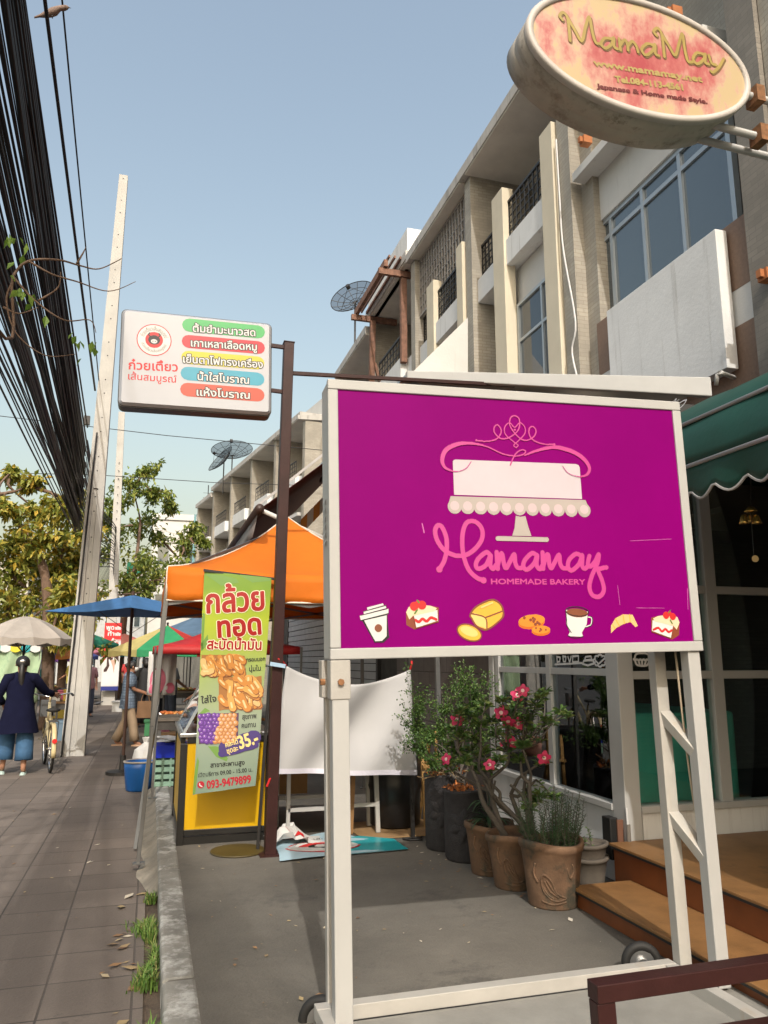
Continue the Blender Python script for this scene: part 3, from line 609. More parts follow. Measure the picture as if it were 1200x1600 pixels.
# unit with cream posts
def balcony_unit(u, y0, y1, posts, grille=False, awn=False):
    part(u, 'wall', M_tileb, ((5.75,y0,3.2),(12,y1,7.5)), ((6.3,y0,7.5),(12,y1,10.05)), ((3.6,y0,.1),(12,y1,3.2)))
    part(u, 'back_wall', M_white, ((6.24,y0,7.9),(6.296,y1,10.05)))
    part(u, 'column', M_tileb, ((5.0,y1,2.8),(6.3,y1+.26,10.05)))
    part(u, 'roof_slab', M_fascia, ((4.88,y0+.001,10.08),(12,y1+.26,10.27)))
    part(u, 'soffit', M_soffit, ((4.9,y0+.002,10.05),(6.3,y1,10.078)))
    part(u, 'balcony_slab', M_whitest, ((5.10,y0,7.62),(6.2,y1,8.04)), ((4.99,posts[0][1],7.60),(5.10,posts[1][0],8.03)), bevel=.006)
    part(u, 'upper_wall', M_white, ((5.22,posts[0][1]-.1,6.9),(5.74,posts[1][0]+.1,7.6)))
    for p in posts: part(u, 'post', M_cream, ((4.95,p[0],4.6),(5.14,p[1],8.95)), bevel=.008)
    railing(u, 5.06, posts[0][1], posts[1][0], 8.06, 8.70)
    railing(u, 5.2, y0, posts[0][0], 8.06, 8.70); railing(u, 5.2, posts[1][1], y1, 8.06, 8.70)
    if grille: railing(u, 5.12, y0, y1, 8.74, 10.0, step=.14, rows=5, mt=mat('pale_grille',(.3,.28,.26),.5) if 'pale_grille' not in MATS else MATS['pale_grille'], name='grille', tk=.028)
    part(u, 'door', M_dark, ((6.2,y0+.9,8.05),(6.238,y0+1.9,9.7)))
u2 = thing('shophouse', (8,9.9,.1), 'shophouse with two cream posts framing a black balcony railing and curtained window', 'shophouse', 'shophouses in the near row')
balcony_unit(u2, 8.401, 11.4, ((8.45,8.80),(10.04,10.44)))
w2 = window(u2, 5.15, 8.82, 10.02, 4.9, 6.95, (.36,), (.70,), .05, M_gl_curt)
m = MB(); m.grid([[(5.21+.02*math.sin(j*1.9), 9.3+j*.047, z) for j in range(16)] for z in (4.9,7.0)]); m.build('curtain', M_curt, w2)
part(u2, 'window_wall', M_dark, ((5.24,8.8,4.6),(5.7,10.04,6.9)))
window(u2, 5.6, 10.92, 11.38, 4.6, 6.6)
m = MB(); m.tube(smooth_path([(4.97,8.36,8.6),(4.97,8.34,7.6),(4.965,8.3,6.9),(4.97,8.1,5.8),(4.96,8.2,5.4),(4.97,8.0,4.7)],5), .012, 6); m.build('cable', M_wht, u2)
m = MB(); m.tube([(5.9,9.4,10.0),(5.9,9.4,9.92)], .10, 12); m.tube([(5.9,9.4,10.0),(5.0,9.2,10.03)], .008, 5); m.build('ceiling_lamp', M_steel, u2)
u3 = thing('shophouse', (8,13,.1), 'shophouse with full height pale grille on its top balcony, second beyond the oval sign', 'shophouse', 'shophouses in the near row')
balcony_unit(u3, 11.661, 14.45, ((11.72,12.0),(13.2,13.6)), grille=True)
window(u3, 5.7, 12.1, 13.1, 4.9, 6.9, (.5,), (.7,))
tri = [PY(636,590,11.2), PY(731,496,11.2), PY(731,585,11.2)]
tri[0].x = max(tri[0].x, 3.0)
MB().prism(tri, (0,.05,0)).build('side_panel', M_white, u3)
def plain_unit(u, y0, y1, M=None, zt=10.2, near=True, blue=False):
    k = lambda a, b: (a, b)
    part(u, 'wall', M_tileb, ((.7,y0,3.2),(7,y1,zt-2.7)), ((1.2,y0,zt-2.7),(7,y1,zt)), ((-1.2,y0,.1),(7,y1,3.2)), M=M)
    part(u, 'column', M_tileb, ((0,y1-.25,2.8),(1.2,y1,zt)), M=M)
    part(u, 'roof_slab', M_fascia, ((-.12,y0,zt+.002),(7,y1-.001,zt+.2)), M=M)
    part(u, 'soffit', M_soffit, ((-.1,y0,zt-.03),(1.2,y1-.251,zt)), M=M)
    part(u, 'balcony_slab', M_whitest, ((-.05,y0+.6,zt-2.55),(.7,y1-.9,zt-2.05)), ((.1,y0,zt-2.5),(1.1,y1-.252,zt-2.1)), M=M)
    railing(u, 0, y0+.65, y1-.95, zt-2.03, zt-1.5, M=M, step=.2, rows=2)
    part(u, 'door', M_white, ((1.1,y0+1.7,zt-2.1),(1.19,y0+2.5,zt-.1)), M=M); part(u, 'doorway', M_dark, ((1.1,y0+.4,zt-2.1),(1.18,y0+1.4,zt-.4)), M=M)
    part(u, 'hood', M_white, ((.1,y0+.7,zt-3.5),(.699,y1-.9,zt-3.38)), M=M)
    window(u, .62, y0+.8, y1-1.0, zt-5.4, zt-3.6, (.5,), (.72,), M=M)
Mn = Matrix.Translation((5.0,0,0))
u4 = thing('shophouse', (8,16.3,.1), 'shophouse behind the weathered timber pergola', 'shophouse', 'shophouses in the near row')
plain_unit(u4, 14.712, 18.1, Mn, 10.2); part(u4, 'parapet', M_whitest, ((4.95,14.8,10.41),(7,18.05,11.0)))
u5 = thing('shophouse', (8,19.8,.1), 'shophouse at the far end of the near row, beyond the timber pergola', 'shophouse', 'shophouses in the near row')
plain_unit(u5, 18.105, 21.6, Mn, 9.9)
pg = thing('pergola', (4.8,16.4,8.2), 'weathered brown timber pergola on an upper balcony below a satellite dish', 'pergola')
M_timber = mat('weathered_timber', (.21,.11,.075), .85, v=.35, vs=9, bump=.3, spots=.3, pcol=(.32,.26,.22), ps=6)
m = MB(); xa = 4.55
for x in (xa, 5.05): m.bar((x,15.1,10.25),(x,17.8,10.25),.09,.16)
m.build('beam', M_timber, pg)
m = MB()
for y in (15.2,17.65): m.bar((xa-.15,y,10.08),(5.6,y,10.08),.09,.14)
m.build('cross_beam', M_timber, pg)
m = MB()
for i in range(6): m.bar((xa+.05+i*.13,15.0,10.37),(xa+.05+i*.13,17.9,10.37),.035,.06)
m.build('slat', M_timber, pg)
for (x,y,x2,z0) in ((5.0,15.25,5.0,8.0),(4.95,17.6,4.9,7.4)): MB().bar((x2,y,z0),(x,y,10.0),.13,.13).build('post', M_timber, pg)
MB().bar((5.0,17.6,8.9),(5.25,17.6,8.0),.07,.07).build('brace', M_timber, pg)
# far row, turned nine degrees
Mf = Matrix.Translation((4.6,27.8,0)) @ Matrix.Rotation(R(9),4,'Z')
fb = [-1.4,2.0,5.4,8.9,12.5,16.2]
fl = ['shophouse with brick gable end, nearest of the far row behind the brown post','shophouse with grey balcony railing, second from the gable end of the far row','shophouse with white balcony box and hood, middle of the far row','shophouse below the two satellite dishes in the far row','shophouse at the far end of the far row beside a pale blue pipe']
for i in range(5):
    o_ = Mf @ Vector((3.5,(fb[i]+fb[i+1])/2,.1))
    u = thing('shophouse', o_, fl[i], 'shophouse', 'shophouses in the far row'); plain_unit(u, fb[i]+.003, fb[i+1], Mf, 10.2-(.25 if i == 4 else 0))
    if i == 0:
        part(u, 'gable_wall', M_tileb, ((0,-1.65,.1),(7,-1.402,10.0)), M=Mf); part(u, 'parapet', M_white, ((.8,-1.6,10.42),(7,1.8,11.1)), M=Mf); m = MB(Mf); m.prism([(-.3,-1.7,10.0),(-.3,-1.7,10.15),(7,-1.7,11.0),(7,-1.7,10.6)], (0,.04,0)); m.build('roof_edge', M_fascia, u)
    if i == 4:
        m = MB(Mf); m.tube([(-.08,16.3,2),(-.08,16.3,9.6),(.6,16.3,9.6)], .07, 8); m.build('drain_pipe', mat('pale_blue_pipe',(.18,.36,.40),.5), u)
# white building far down the street and two pale blocks behind the trees
def block(label, a, b, mt, n, fl_):
    u = thing('building', ((a[0]+b[0])/2,(a[1]+b[1])/2,-.1), label, 'building'); part(u, 'wall', mt, (a, b)); part(u, 'parapet', M_white, ((a[0]-.1,a[1]-.1,b[2]+.002),(b[0]+.1,b[1]+.1,b[2]+.35)))
    m = MB(); q = MB()
    for k in range(fl_):
        for i in range(n):
            x = a[0]+(b[0]-a[0])*(i+.2)/n; z = a[2]+1.2+(b[2]-a[2]-1)*k/fl_; wx = (b[0]-a[0])*.5/n
            m.box((x,a[1]-.04,z),(x+wx,a[1]-.003,z+1.3)); q.box((x+.06,a[1]-.05,z+.06),(x+wx-.06,a[1]-.042,z+1.24))
    f = m.build('window', M_alu, u); q.build('pane', M_gl_up, f); return u
block('plain white building at the end of the street behind green foliage', (-.3,46,-.1),(2.6,58,9.6), M_white, 2, 3)
block('pale grey low building far behind the market umbrellas', (-6.5,60,-.1),(-.6,66,6.5), mat('pale_grey_render',(.42,.43,.43),.8,streak=.3), 6, 2)
block('cream building far off behind the yellow leaved tree', (-26,62,-.1),(-9,70,8.5), mat('pale_cream_render',(.5,.47,.40),.8,streak=.3), 8, 2)

# ------------------------------------------------------------------ the bakery front: glass bay, deck, awning
XG, YB = 3.05, 4.65
bk = thing('bakery_shopfront', (4.2,5.6,.1), 'bakery glass shopfront in white frames over low white wall behind potted plants', 'shopfront')
part(bk, 'low_wall', M_whitest, ((XG,YB+.02,.1),(XG+.12,6.75,.555)), ((XG+.12,YB,.1),(5.0,YB+.12,.555)), bevel=.004)
part(bk, 'corner_post', M_frame, ((XG-.02,YB-.02,.30),(XG+.10,YB+.13,3.0)), bevel=.005)
part(bk, 'sill', M_frame, ((XG-.03,YB+.13,.557),(XG+.1,6.75,.60)), ((XG+.10,YB-.03,.557),(5.0,YB+.1,.60)), bevel=.004)
fA = MB()
for y in (5.60,6.56): fA.box((XG-.005,y,.60),(XG+.06,y+.07,2.95))
fA.box((XG-.003,6.68,.60),(XG+.10,6.78,2.95))
for z in (1.44,2.0): 
    for y0,y1 in ((YB+.13,5.60),(5.67,6.56)): fA.box((XG,y0,z),(XG+.05,y1,z+.05))
fA = fA.build('window_frame', M_frame, bk, bevel=.003)
MB().box((XG+.02,YB+.1,.58),(XG+.028,6.7,2.95)).build('pane', M_gl_shop, fA)
fB = MB(); xs = PY(1112,1050,YB).x
for x in (xs,): fB.box((x,YB-.01,.60),(x+.09,YB+.06,2.95))
for z in (1.42,2.02):
    for x0,x1 in ((XG+.10,xs),(xs+.09,5.0)): fB.box((x0,YB-.004,z),(x1,YB+.05,z+.055))
fB = fB.build('window_frame', M_frame, bk, bevel=.003)
MB().box((XG+.08,YB+.02,.58),(5.0,YB+.028,2.95)).build('pane', M_gl_shop, fB)
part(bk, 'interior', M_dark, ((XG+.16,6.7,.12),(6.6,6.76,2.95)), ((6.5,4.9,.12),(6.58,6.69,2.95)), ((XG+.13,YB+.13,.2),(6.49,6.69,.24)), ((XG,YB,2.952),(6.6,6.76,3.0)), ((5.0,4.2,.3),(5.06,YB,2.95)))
ct = MB(); prof = [(XG+.42,YB+.45),(XG+.30,YB+.62),(XG+.28,YB+1.5),(XG+.4,YB+1.75),(XG+1.3,YB+1.75),(XG+1.3,YB+.45)]
ct.prism([(x,y,.242) for x, y in prof], (0,0,.92)); ct = ct.build('counter', M_teal, bk, bevel=.03)
# white line stickers on the glass
PLg = PL((XG-.003,6.7,.6), (0,-1,0), (0,0,1)); st = []
g2 = lambda L: [PLg.px(750+x/2.667, 1000+y/2.667) for x, y in L]; ug = (Vector(PLg.px(901,1040))-Vector(PLg.px(900,1040))).length/2.667
for L, cl in (([(312,102),(425,96)],0),([(320,70),(322,92),(332,90),(334,72)],1),([(345,68),(348,90),(356,90),(358,70)],1),([(366,70),(374,92),(380,68)],0),([(386,92),(386,68),(410,66),(410,90)],1),([(428,100),(432,86),(470,84),(474,98),(450,106)],1),([(436,84),(440,70),(462,68),(466,82)],1)): st += stroke(g2(L), 4*ug, 4, bool(cl), sm=False)
st += stroke([tuple(PLg.px(750+(500+24*math.cos(t)+3*math.cos(9*t))/2.667, 1000+(86+22*math.sin(t)+3*math.sin(9*t))/2.667)) for t in np.linspace(0,6.2,40)], 4*ug, 2, True)
st += stroke(g2([(480,84),(494,100),(520,76)]), 4*ug, 3, sm=False)
PLb = PL((XG,YB-.003,.6), (1,0,0), (0,0,1)); s2 = []
g3 = lambda L: [PLb.px(750+x/2.667, 1000+y/2.667) for x, y in L]
for L in ([(645,78),(655,104),(695,106),(706,80)],[(645,78),(650,60),(675,54),(700,60),(706,80)],[(660,84),(666,104)],[(675,84),(676,106)],[(692,84),(687,104)]): s2 += stroke(g3(L), 4*ug, 4)
s2 += stroke([tuple(PLb.px(750+(640+i*7+0)/2.667, 1000+(80+ (6 if i%2 else 0))/2.667)) for i in range(11)], 4*ug, 2)
mb = MB(); decal(mb, PLg, st, 0, 0, .003); decal(mb, PLb, s2, 0, 0, .003); mb.build('window_sticker', M_wht, bk, recalc=False)
# steps
dk = thing('entrance_steps', (3.4,3.2,.1), 'two step wooden deck leading to the bakery door', 'steps')
part(dk, 'riser', M_woodr, ((2.52,.5,.1),(2.87,4.42,.192)), ((2.915,.5,.1),(5,YB-.035,.372)), bevel=.002)
part(dk, 'tread', M_wood, ((2.495,.5,.194),(2.914,4.44,.215)), ((2.885,.5,.374),(5,YB-.034,.397)), bevel=.003)
part(dk, 'edge_strip', M_blk, ((2.490,.5,.190),(2.494,4.44,.201)), ((2.880,.5,.370),(2.884,YB-.04,.383)))
# electric box and pipe by the corner
eb = thing('meter_box', (2.98,4.72,.22), 'small black and brown electrical box on the wall beside the steps', 'electrical box')
part(eb, 'case', M_blk, ((2.94,4.68,.27),(3.0,4.78,.53)), bevel=.006); part(eb, 'cover', mat('rust_brown',(.16,.07,.04),.7), ((2.985,4.665,.28),(3.03,4.679,.52)), bevel=.003)
m = MB(); m.tube(smooth_path([(2.98,4.7,.27),(2.98,4.68,.18),(3.0,4.62,.13),(3.02,4.60,.3),(3.03,4.62,.6)],6), .006, 6); m.build('wire', M_wht, eb)
tag(MB().tube([(3.02,4.60,.1),(3.03,4.61,.5)], .014, 8).build('conduit_pipe', M_terrag, smooth=True), 'short grey pipe standing between electrical box and steps', 'pipe')
# green awning
aw = thing('green_awning', (3.2,3.2,2.4), 'dark green fabric awning with scalloped edge and grey piping over the entrance', 'awning')
AX = 2.78; prof = [(AX,2.59),(AX+.005,2.66),(AX+.02,2.74),(AX+.06,2.83),(AX+.13,2.93),(AX+.25,3.03),(AX+.42,3.12),(AX+.7,3.22),(AX+1.2,3.33),(AX+2.2,3.5)]
y0, y1 = -2.2, 4.5; n = 60
m = MB(); m.grid([[(x+.01*math.sin(j*.8+i)*(.3 if i < 2 else 1)*.6, y0+(y1-y0)*j/n, z+.006*math.sin(j*1.1+i*2)) for j in range(n+1)] for i, (x, z) in enumerate(prof)])
m.build('canopy', M_greenf, aw, smooth=True, thick=.004)
m = MB(); sc = .21; nn = 260
m.grid([[(AX-.004+.012*math.sin(y*13)*(1-k)*1, y, (2.59-.13-.06*abs(math.sin(math.pi*(y-.1)/sc)))*(1-k)+2.60*k) for y in [y0+(y1-y0)*j/nn for j in range(nn+1)]] for k in (0,.25,.5,.75,1)])
m.build('valance', M_greenf, aw, smooth=True, thick=.004)
m = MB(); m.tube([(AX-.004+.012*math.sin(y*13), y, 2.59-.13-.06*abs(math.sin(math.pi*(y-.1)/sc))) for y in [y0+(y1-y0)*j/nn for j in range(nn+1)]], .008, 5); m.build('trim', M_pipe, aw)
m = MB()
for x, z in ((AX-.008,2.595),(AX+.075,2.875)): m.tube([(x,y0,z),(x,y1,z)], .012, 8)
m.build('piping', M_pipe, aw, smooth=True)
PLw = PL((AX+.1,3.2,2.72),(0,-1,0),(.12,0,.2))
w_ = stroke([PLw.px(1000+x/3.555,550+y/3.555) for x,y in ((215,335),(250,310),(290,292),(275,320),(240,350),(218,372))], .012, 5)+stroke([PLw.px(1000+x/3.555,550+y/3.555) for x,y in ((218,300),(235,285),(228,305),(250,290))], .008, 4)
mb = MB(); decal(mb, PLw, w_, .05, 0, .004); mb.build('lettering', M_pipe, aw, recalc=False)
part(aw, 'end_wall', M_greenf, ((AX+.3,y1+.002,2.9),(5,y1+.02,3.1)))
# wind chime
ch = thing('wind_chime', PY(1173,745,3.3), 'brass three bell wind chime with wooden disc hanging under the green awning', 'wind chime')
c0 = PY(1173,800,3.3); m = MB(); m.tube([PY(1173,725,3.3), PY(1173,788,3.3)], .004, 5); m.tube([c0, PY(1178,868,3.3)], .002, 5); m.build('cord', M_blk, ch)
MB().lathe(PY(1173,797,3.3), [(.004,.02),(.02,.012),(.032,-.004),(.034,-.008)], 14).build('cap', M_brass, ch, smooth=True)
for px_, py_, dy_ in ((1162,812,0),(1182,812,-.02),(1173,810,.04)):
    p = PY(px_, py_, 3.3+dy_); MB().lathe(p, [(.003,.028),(.012,.024),(.018,.008),(.023,-.012),(.026,-.022),(.022,-.022)], 14).build('bell', M_brass, ch, smooth=True)
p = PY(1180,873,3.3); m = MB(); disc(m, p, (.3,1,0), .018, .004); m.build('clapper_disc', mat('pale_wood',(.5,.36,.16),.6), ch)
# neighbour's canopy roof, block wall, pipe, shutter
cn = thing('canopy_roof', (3.5,8,3.9), 'pale metal canopy roof with white fascia behind the top of the bakery sign', 'canopy')
fa0, fa1 = PY(636,585,6.6), PY(1112,603,5.1); th_ = .15
m = MB(); m.bar(fa0, fa1, .06, th_, up=(0,-1,0)) if False else m.add([fa0+Vector((0,0,-.04)), fa1+Vector((0,0,-.09)), fa1+Vector((0,0,.08)), fa0+Vector((0,0,.04)), fa0+Vector((0,.06,-.04)), fa1+Vector((0,.06,-.09)), fa1+Vector((0,.06,.08)), fa0+Vector((0,.06,.04))], [(0,1,2,3),(7,6,5,4),(0,4,5,1),(1,5,6,2),(2,6,7,3),(3,7,4,0)])
m.build('fascia', mat('grey_white_fascia',(.46,.46,.45),.5,v=.05,streak=.1), cn, bevel=.008)
m = MB(); m.prism([fa0+Vector((0,.062,.0)), fa1+Vector((0,.062,.0)), fa1+Vector((0,4.5,.1)), fa0+Vector((0,4.5,.1))], (0,0,.02)); m.build('roof_sheet', M_steel, cn)
m = MB(); m.bar(fa0+Vector((0,.1,-.12)), fa1+Vector((0,.1,-.19)), .06, .08); m.bar(fa0+Vector((.1,.1,-.1)), fa0+Vector((.1,4.4,-.05)), .05, .07); m.build('beam', M_blk, cn)
bw = MB().box((3.35,6.9,.1),(3.55,10.6,3.2)).build('block_wall', mat('grey_block',(.17,.14,.125),.8,v=.12,brick=(.4,.2,.01,(.07,.06,.055),.5,False),world=True)); tag(bw, 'grey brown block wall behind the potted plants', 'wall')
bp = thing('drain_pipe', (3.2,6.88,.1), 'bright blue drain pipe standing at the edge of the glass shopfront', 'pipe')
MB().tube([(3.18,6.88,.1),(3.18,6.88,3.0)], .055, 12).build('pipe', mat('blue_pvc',(.0,.22,.52),.35), bp, smooth=True)
MB().tube([(3.18,6.88,1.0),(3.18,6.88,1.08)], .064, 12).build('collar', MATS['blue_pvc'], bp)
sh_ = thing('shop_shutter', (3.5,17,.1), 'grey horizontal slatted shutter in the shade behind the white cloth', 'shutter')
m = MB()
for i in range(22): m.box((3.46+.01*(i%2),12.0,.2+i*.13),(3.5,20.5,.2+i*.13+.115))
m.build('slats', mat('shutter_grey',(.36,.37,.38),.5), sh_); [part(sh_, 'upright', M_blk, b_) for b_ in (((3.44,11.9,.1),(3.52,12.0,3.1)), ((3.44,20.5,.1),(3.52,20.6,3.1)), ((3.44,15,.1),(3.455,15.06,3.1)))]
part(sh_, 'wall', M_dim, ((3.5,10.6,.1),(3.58,21.5,3.2)))
# satellite dishes
def dish(label, p, r, az, el, mastlen):
    t = thing('satellite_dish', p, label, 'satellite dish', 'satellite dishes on the roofs'); Mt = Matrix.Translation(p) @ Matrix.Rotation(az,4,'Z') @ Matrix.Rotation(el,4,'X')
    m = MB(Mt); dp = lambda rr: .32*r*(rr/r)**2
    for k in range(4): rr = r*(k+1)/4; m.tube([(rr*math.cos(a),rr*math.sin(a),dp(rr)) for a in np.linspace(0,6.283,28,endpoint=False)], .014 if k == 3 else .008, 5, closed=True)
    for k in range(12): a = k*math.pi/6; m.tube([(r*s/4*math.cos(a),r*s/4*math.sin(a),dp(r*s/4)) for s in range(5)], .010, 5)
    m.build('rim', M_iron, t)
    m = MB(Mt); rg = [[(r*s/6*math.cos(a),r*s/6*math.sin(a),dp(r*s/6)) for a in np.linspace(0,6.283,25)] for s in range(7)]; m.grid(rg)
    mm = MATS.get('dish_mesh') or glass('dish_mesh', tint=(.62,.63,.65), boost=-1.0, body=.25, bodycol=(.03,.03,.03)); m.build('mesh', mm, t)
    m = MB(Mt)
    for k in range(3): a = k*2.094; m.tube([(r*.8*math.cos(a),r*.8*math.sin(a),dp(.8*r)),(0,0,r*.8)], .008, 5)
    m.tube([(0,0,r*.72),(0,0,r*.88)], .07, 8); m.build('feed_horn', M_iron, t)
    m = MB(); m.tube([p, Vector(p)+Vector((0,0,-mastlen))], .03, 6); m.build('mast', M_iron, t)
dish('round black mesh dish tilted towards the sky beside the timber pergola', PX(555,472,5.6), .74, R(-40), R(62), 1.4)
dish('black mesh dish facing the street, lower of the pair on the far roof', PY(350,722,37.5), .8, R(-70), R(55), 1.6)
dish('black mesh dish lying almost flat, upper of the pair on the far roof', PY(363,712,37), 1.0, R(20), R(-12), 1.8)

# ------------------------------------------------------------------ noodle shop sign on a brown post
NP = PL(PY(185,633,6.2), PY(421,649,6.2)-PY(185,633,6.2), PY(194,484,6.2)-PY(185,633,6.2))
ns = thing('noodle_sign', (.95,6.2,.1), 'white light box sign with five coloured pills of Thai text on a tall brown post', 'sign')
pA, pB = PY(451,537,6.2), Vector((.945,6.2,.1))
MB().bar(pB, pA, .085, .085).build('post', M_maroon, ns, bevel=.004)
m = MB(); t_ = (pA-pB).normalized(); m.bar(pA, pA+t_*.006, .095, .095); m.build('post_cap', M_maroon, ns)
m = MB(); m.bar(pB, pB+Vector((0,0,.012)), .17, .17); m.build('base_plate', M_maroon, ns)
for yy in (541, 611): MB().bar(PY(424,yy-1,6.2), PY(447,yy+2,6.2), .03, .03).build('arm', M_maroon, ns)
MB().bar(PY(452,583,6.2), PY(815,603,6.2), .03, .03).build('cross_bar', M_maroon, ns)
Wn, Hn = NP.px(425,511)[0], NP.px(194,484)[1]; Wn = (NP.px(421,649)[0]+Wn)/2
def rslab(mb, pl, x0, y0, x1, y1, r, c0, c1, mi=0, inset=0):
    a = [pl.at(p[0], p[1], c0) for p in rrect(x0, y0, x1, y1, r)]; b = [pl.at(p[0], p[1], c1) for p in rrect(x0+inset, y0+inset, x1-inset, y1-inset, max(r-inset,.004))]
    mb.loft([a, b], mi)
m = MB(); rslab(m, NP, -.008, -.008, Wn+.008, Hn+.008, .045, -.14, -.005); m.build('box', M_cartblk, ns)
m = MB(); rslab(m, NP, 0, 0, Wn, Hn, .04, -.02, .004); rslab(m, NP, 0, 0, Wn, Hn, .04, .004, .03, inset=.02)
m.build('face', mat('sign_face_white',(.43,.435,.47),.25,v=.02,coat=.3), ns)
U4 = (Vector(NP.px(301,560))-Vector(NP.px(300,560))).length/3.4286; q4 = lambda x, y: (170+x/3.4286, 460+y/3.4286); C4 = lambda L: [NP.px(*q4(x, y)) for x, y in L]
cols = [(.05,.36,.10),(.48,.012,.03),(.52,.46,.03),(.045,.30,.42),(.50,.075,.045)]
pills = [((430,173),(798,208)),((428,260),(798,292)),((425,345),(795,374)),((422,430),(795,461)),((420,516),(795,545))]
mb = MB(); out = MB()
for i, ((x0,y0),(x1,y1)) in enumerate(pills): decal(mb, NP, stroke(C4([(x0,y0),(x1,y1)]), 76*U4, sm=False), .0312, i, .004)
mb.build('pill', [flat('pill_colour', c, .35) for c in cols], ns, recalc=False)
words = [('ต้มยำมะนาวสด',(450,208),(782,232)),('เกาเหลาเลือดหมู',(440,286),(790,308)),('เย็นตาโฟทรงเครื่อง',(398,372),(822,402)),('น้ำใสโบราณ',(475,465),(748,486)),('แห้งโบราณ',(470,548),(752,566))]
mb = MB(); mo = MB()
for s, L, Rr in words:
    decal(mo, NP, text_polys(NP, s, q4(*L), q4(*Rr), 11.2, .0078), .0320, 0, .0028)
    decal(mb, NP, text_polys(NP, s, q4(*L), q4(*Rr), 11.2, .0016), .0328, 0, .0028)
mo.build('lettering_outline', M_blk, ns, recalc=False); mb.build('lettering', M_wht, ns, recalc=False)
mb = MB(); decal(mb, NP, text_polys(NP, 'ก๋วยเตี๋ยว', q4(108,408), q4(368,420), 13.5, .0022), .0312, 0, .003); decal(mb, NP, text_polys(NP, 'เส้นสมบูรณ์', q4(104,462), q4(362,480), 10.5, .0008), .0312, 0, .003)
mb.build('shop_lettering', M_red, ns, recalc=False)
cc = NP.px(*q4(243,252)); mb = MB()
decal(mb, NP, [circ(cc, 91*U4)], .0310, 0, .003); decal(mb, NP, [circ(cc, 86*U4)], .0313, 1, .003); decal(mb, NP, [circ(cc, 46*U4)], .0316, 0, .003)
decal(mb, NP, [circ(cc, 31*U4, 27*U4)]+[stroke([(cc[0]+s*18*U4, cc[1]+16*U4),(cc[0]+s*30*U4, cc[1]+28*U4),(cc[0]+s*24*U4, cc[1]+38*U4)], 7*U4, 4)[k] for s in (-1,1) for k in range(8)], .0319, 2, .002); decal(mb, NP, [circ((cc[0], cc[1]-8*U4), 17*U4, 12*U4)], .0322, 1, .002)
decal(mb, NP, [circ((cc[0]+s*8*U4, cc[1]+10*U4), 4*U4) for s in (-1,1)]+[circ((cc[0]+s*6*U4, cc[1]-8*U4), 3*U4) for s in (-1,1)], .0325, 2, .0015)
mb.build('emblem', [M_red, M_wht, M_blk], ns, recalc=False)
def arc_text(mb, pl, s, c, r, a0, a1, h, cpl, mi, bold=0):
    g = glyphs(s); x0 = min(l[:,0].min() for l in g); x1 = max(l[:,0].max() for l in g); out = []
    for l in g:
        t = a0+(l[:,0]-x0)/(x1-x0)*(a1-a0); rr = r+l[:,1]*h*(1 if a1 < a0 else -1); out.append(np.stack([c[0]+rr*np.cos(t), c[1]+rr*np.sin(t)],1))
    decal(mb, pl, out, cpl, mi, .0018)
mb = MB(); arc_text(mb, NP, 'ก๋วยเตี๋ยวเส้นสมบูรณ์', cc, 54*U4, R(165), R(15), 30*U4, .0319, 0); arc_text(mb, NP, 'ก๋วยเตี๋ยวเส้นสมบูรณ์', cc, 70*U4, R(200), R(340), 20*U4, .0319, 0)
mb.build('emblem_lettering', flat('dark_gold_print',(.16,.12,.06)), ns, recalc=False)

# ------------------------------------------------------------------ fried banana banner on its stand
BN = PL(PY(297,1241,6.36), PY(404,1216,6.30)-PY(297,1241,6.36), PY(319,893,6.36)-PY(297,1241,6.36))
bn = thing('banana_banner', (.86,6.33,.1), 'tall green fried banana banner with red Thai lettering on a black pole stand', 'banner')
pole_x = PY(432,905,6.34); base_p = Vector((.80,6.33,.1))
MB().bar(Vector((.87,6.34,.11)), pole_x, .022, .022).build('pole', M_iron, bn)
MB().bar(PY(318,891,6.35), pole_x, .02, .02).build('top_bar', M_iron, bn)
m = MB(); m.lathe((.72,6.36,.1), [(.205,.002),(.21,.008),(.205,.014),(.03,.02)], 32); m.build('base_disc', mat('brown_disc',(.07,.05,.012),.5,v=.3), bn)
qb = lambda x, y: (300+x/4.444, 890+y/4.444); CB = lambda L: [BN.px(*qb(x, y)) for x, y in L]; UB = (Vector(BN.px(361,1050))-Vector(BN.px(360,1050))).length/4.444
outl = CB([(5,1560),(20,1390),(40,980),(60,560),(72,300),(86,12),(330,35),(552,58),(540,260),(520,560),(490,900),(470,1200),(440,1500),(240,1530)])
wv = lambda a, b: .014*math.sin(b*5.2+.6)
def bdec(mb, polys, k, mi=0, dy=.012): decal(mb, BN, polys, lambda a, b: wv(a,b)+.0012*k, mi, dy)
def gradmat(name, stops):
    mm = flat(name, (.4,.5,.1), .45); t = mm.node_tree; N, L = t.nodes.new, t.links.new; tc = N('ShaderNodeTexCoord'); sx = N('ShaderNodeSeparateXYZ'); L(tc.outputs['Object'], sx.inputs[0])
    no = N('ShaderNodeTexNoise'); no.inputs['Scale'].default_value = 3; L(tc.outputs['Object'], no.inputs[0])
    ad = N('ShaderNodeMath'); ad.operation = 'MULTIPLY_ADD'; L(no.outputs[0], ad.inputs[0]); ad.inputs[1].default_value = .5; L(sx.outputs[2], ad.inputs[2])
    rp = N('ShaderNodeValToRGB'); dv = N('ShaderNodeMath'); dv.operation = 'MULTIPLY'; dv.inputs[1].default_value = .4; L(ad.outputs[0], dv.inputs[0]); L(dv.outputs[0], rp.inputs[0]); e = rp.color_ramp.elements
    for i, (p, c) in enumerate(stops):
        z = e[i] if i < 2 else e.new(p); z.position = p; z.color = (*c,1)
    L(rp.outputs[0], t.nodes['Principled BSDF'].inputs['Base Color']); return mm
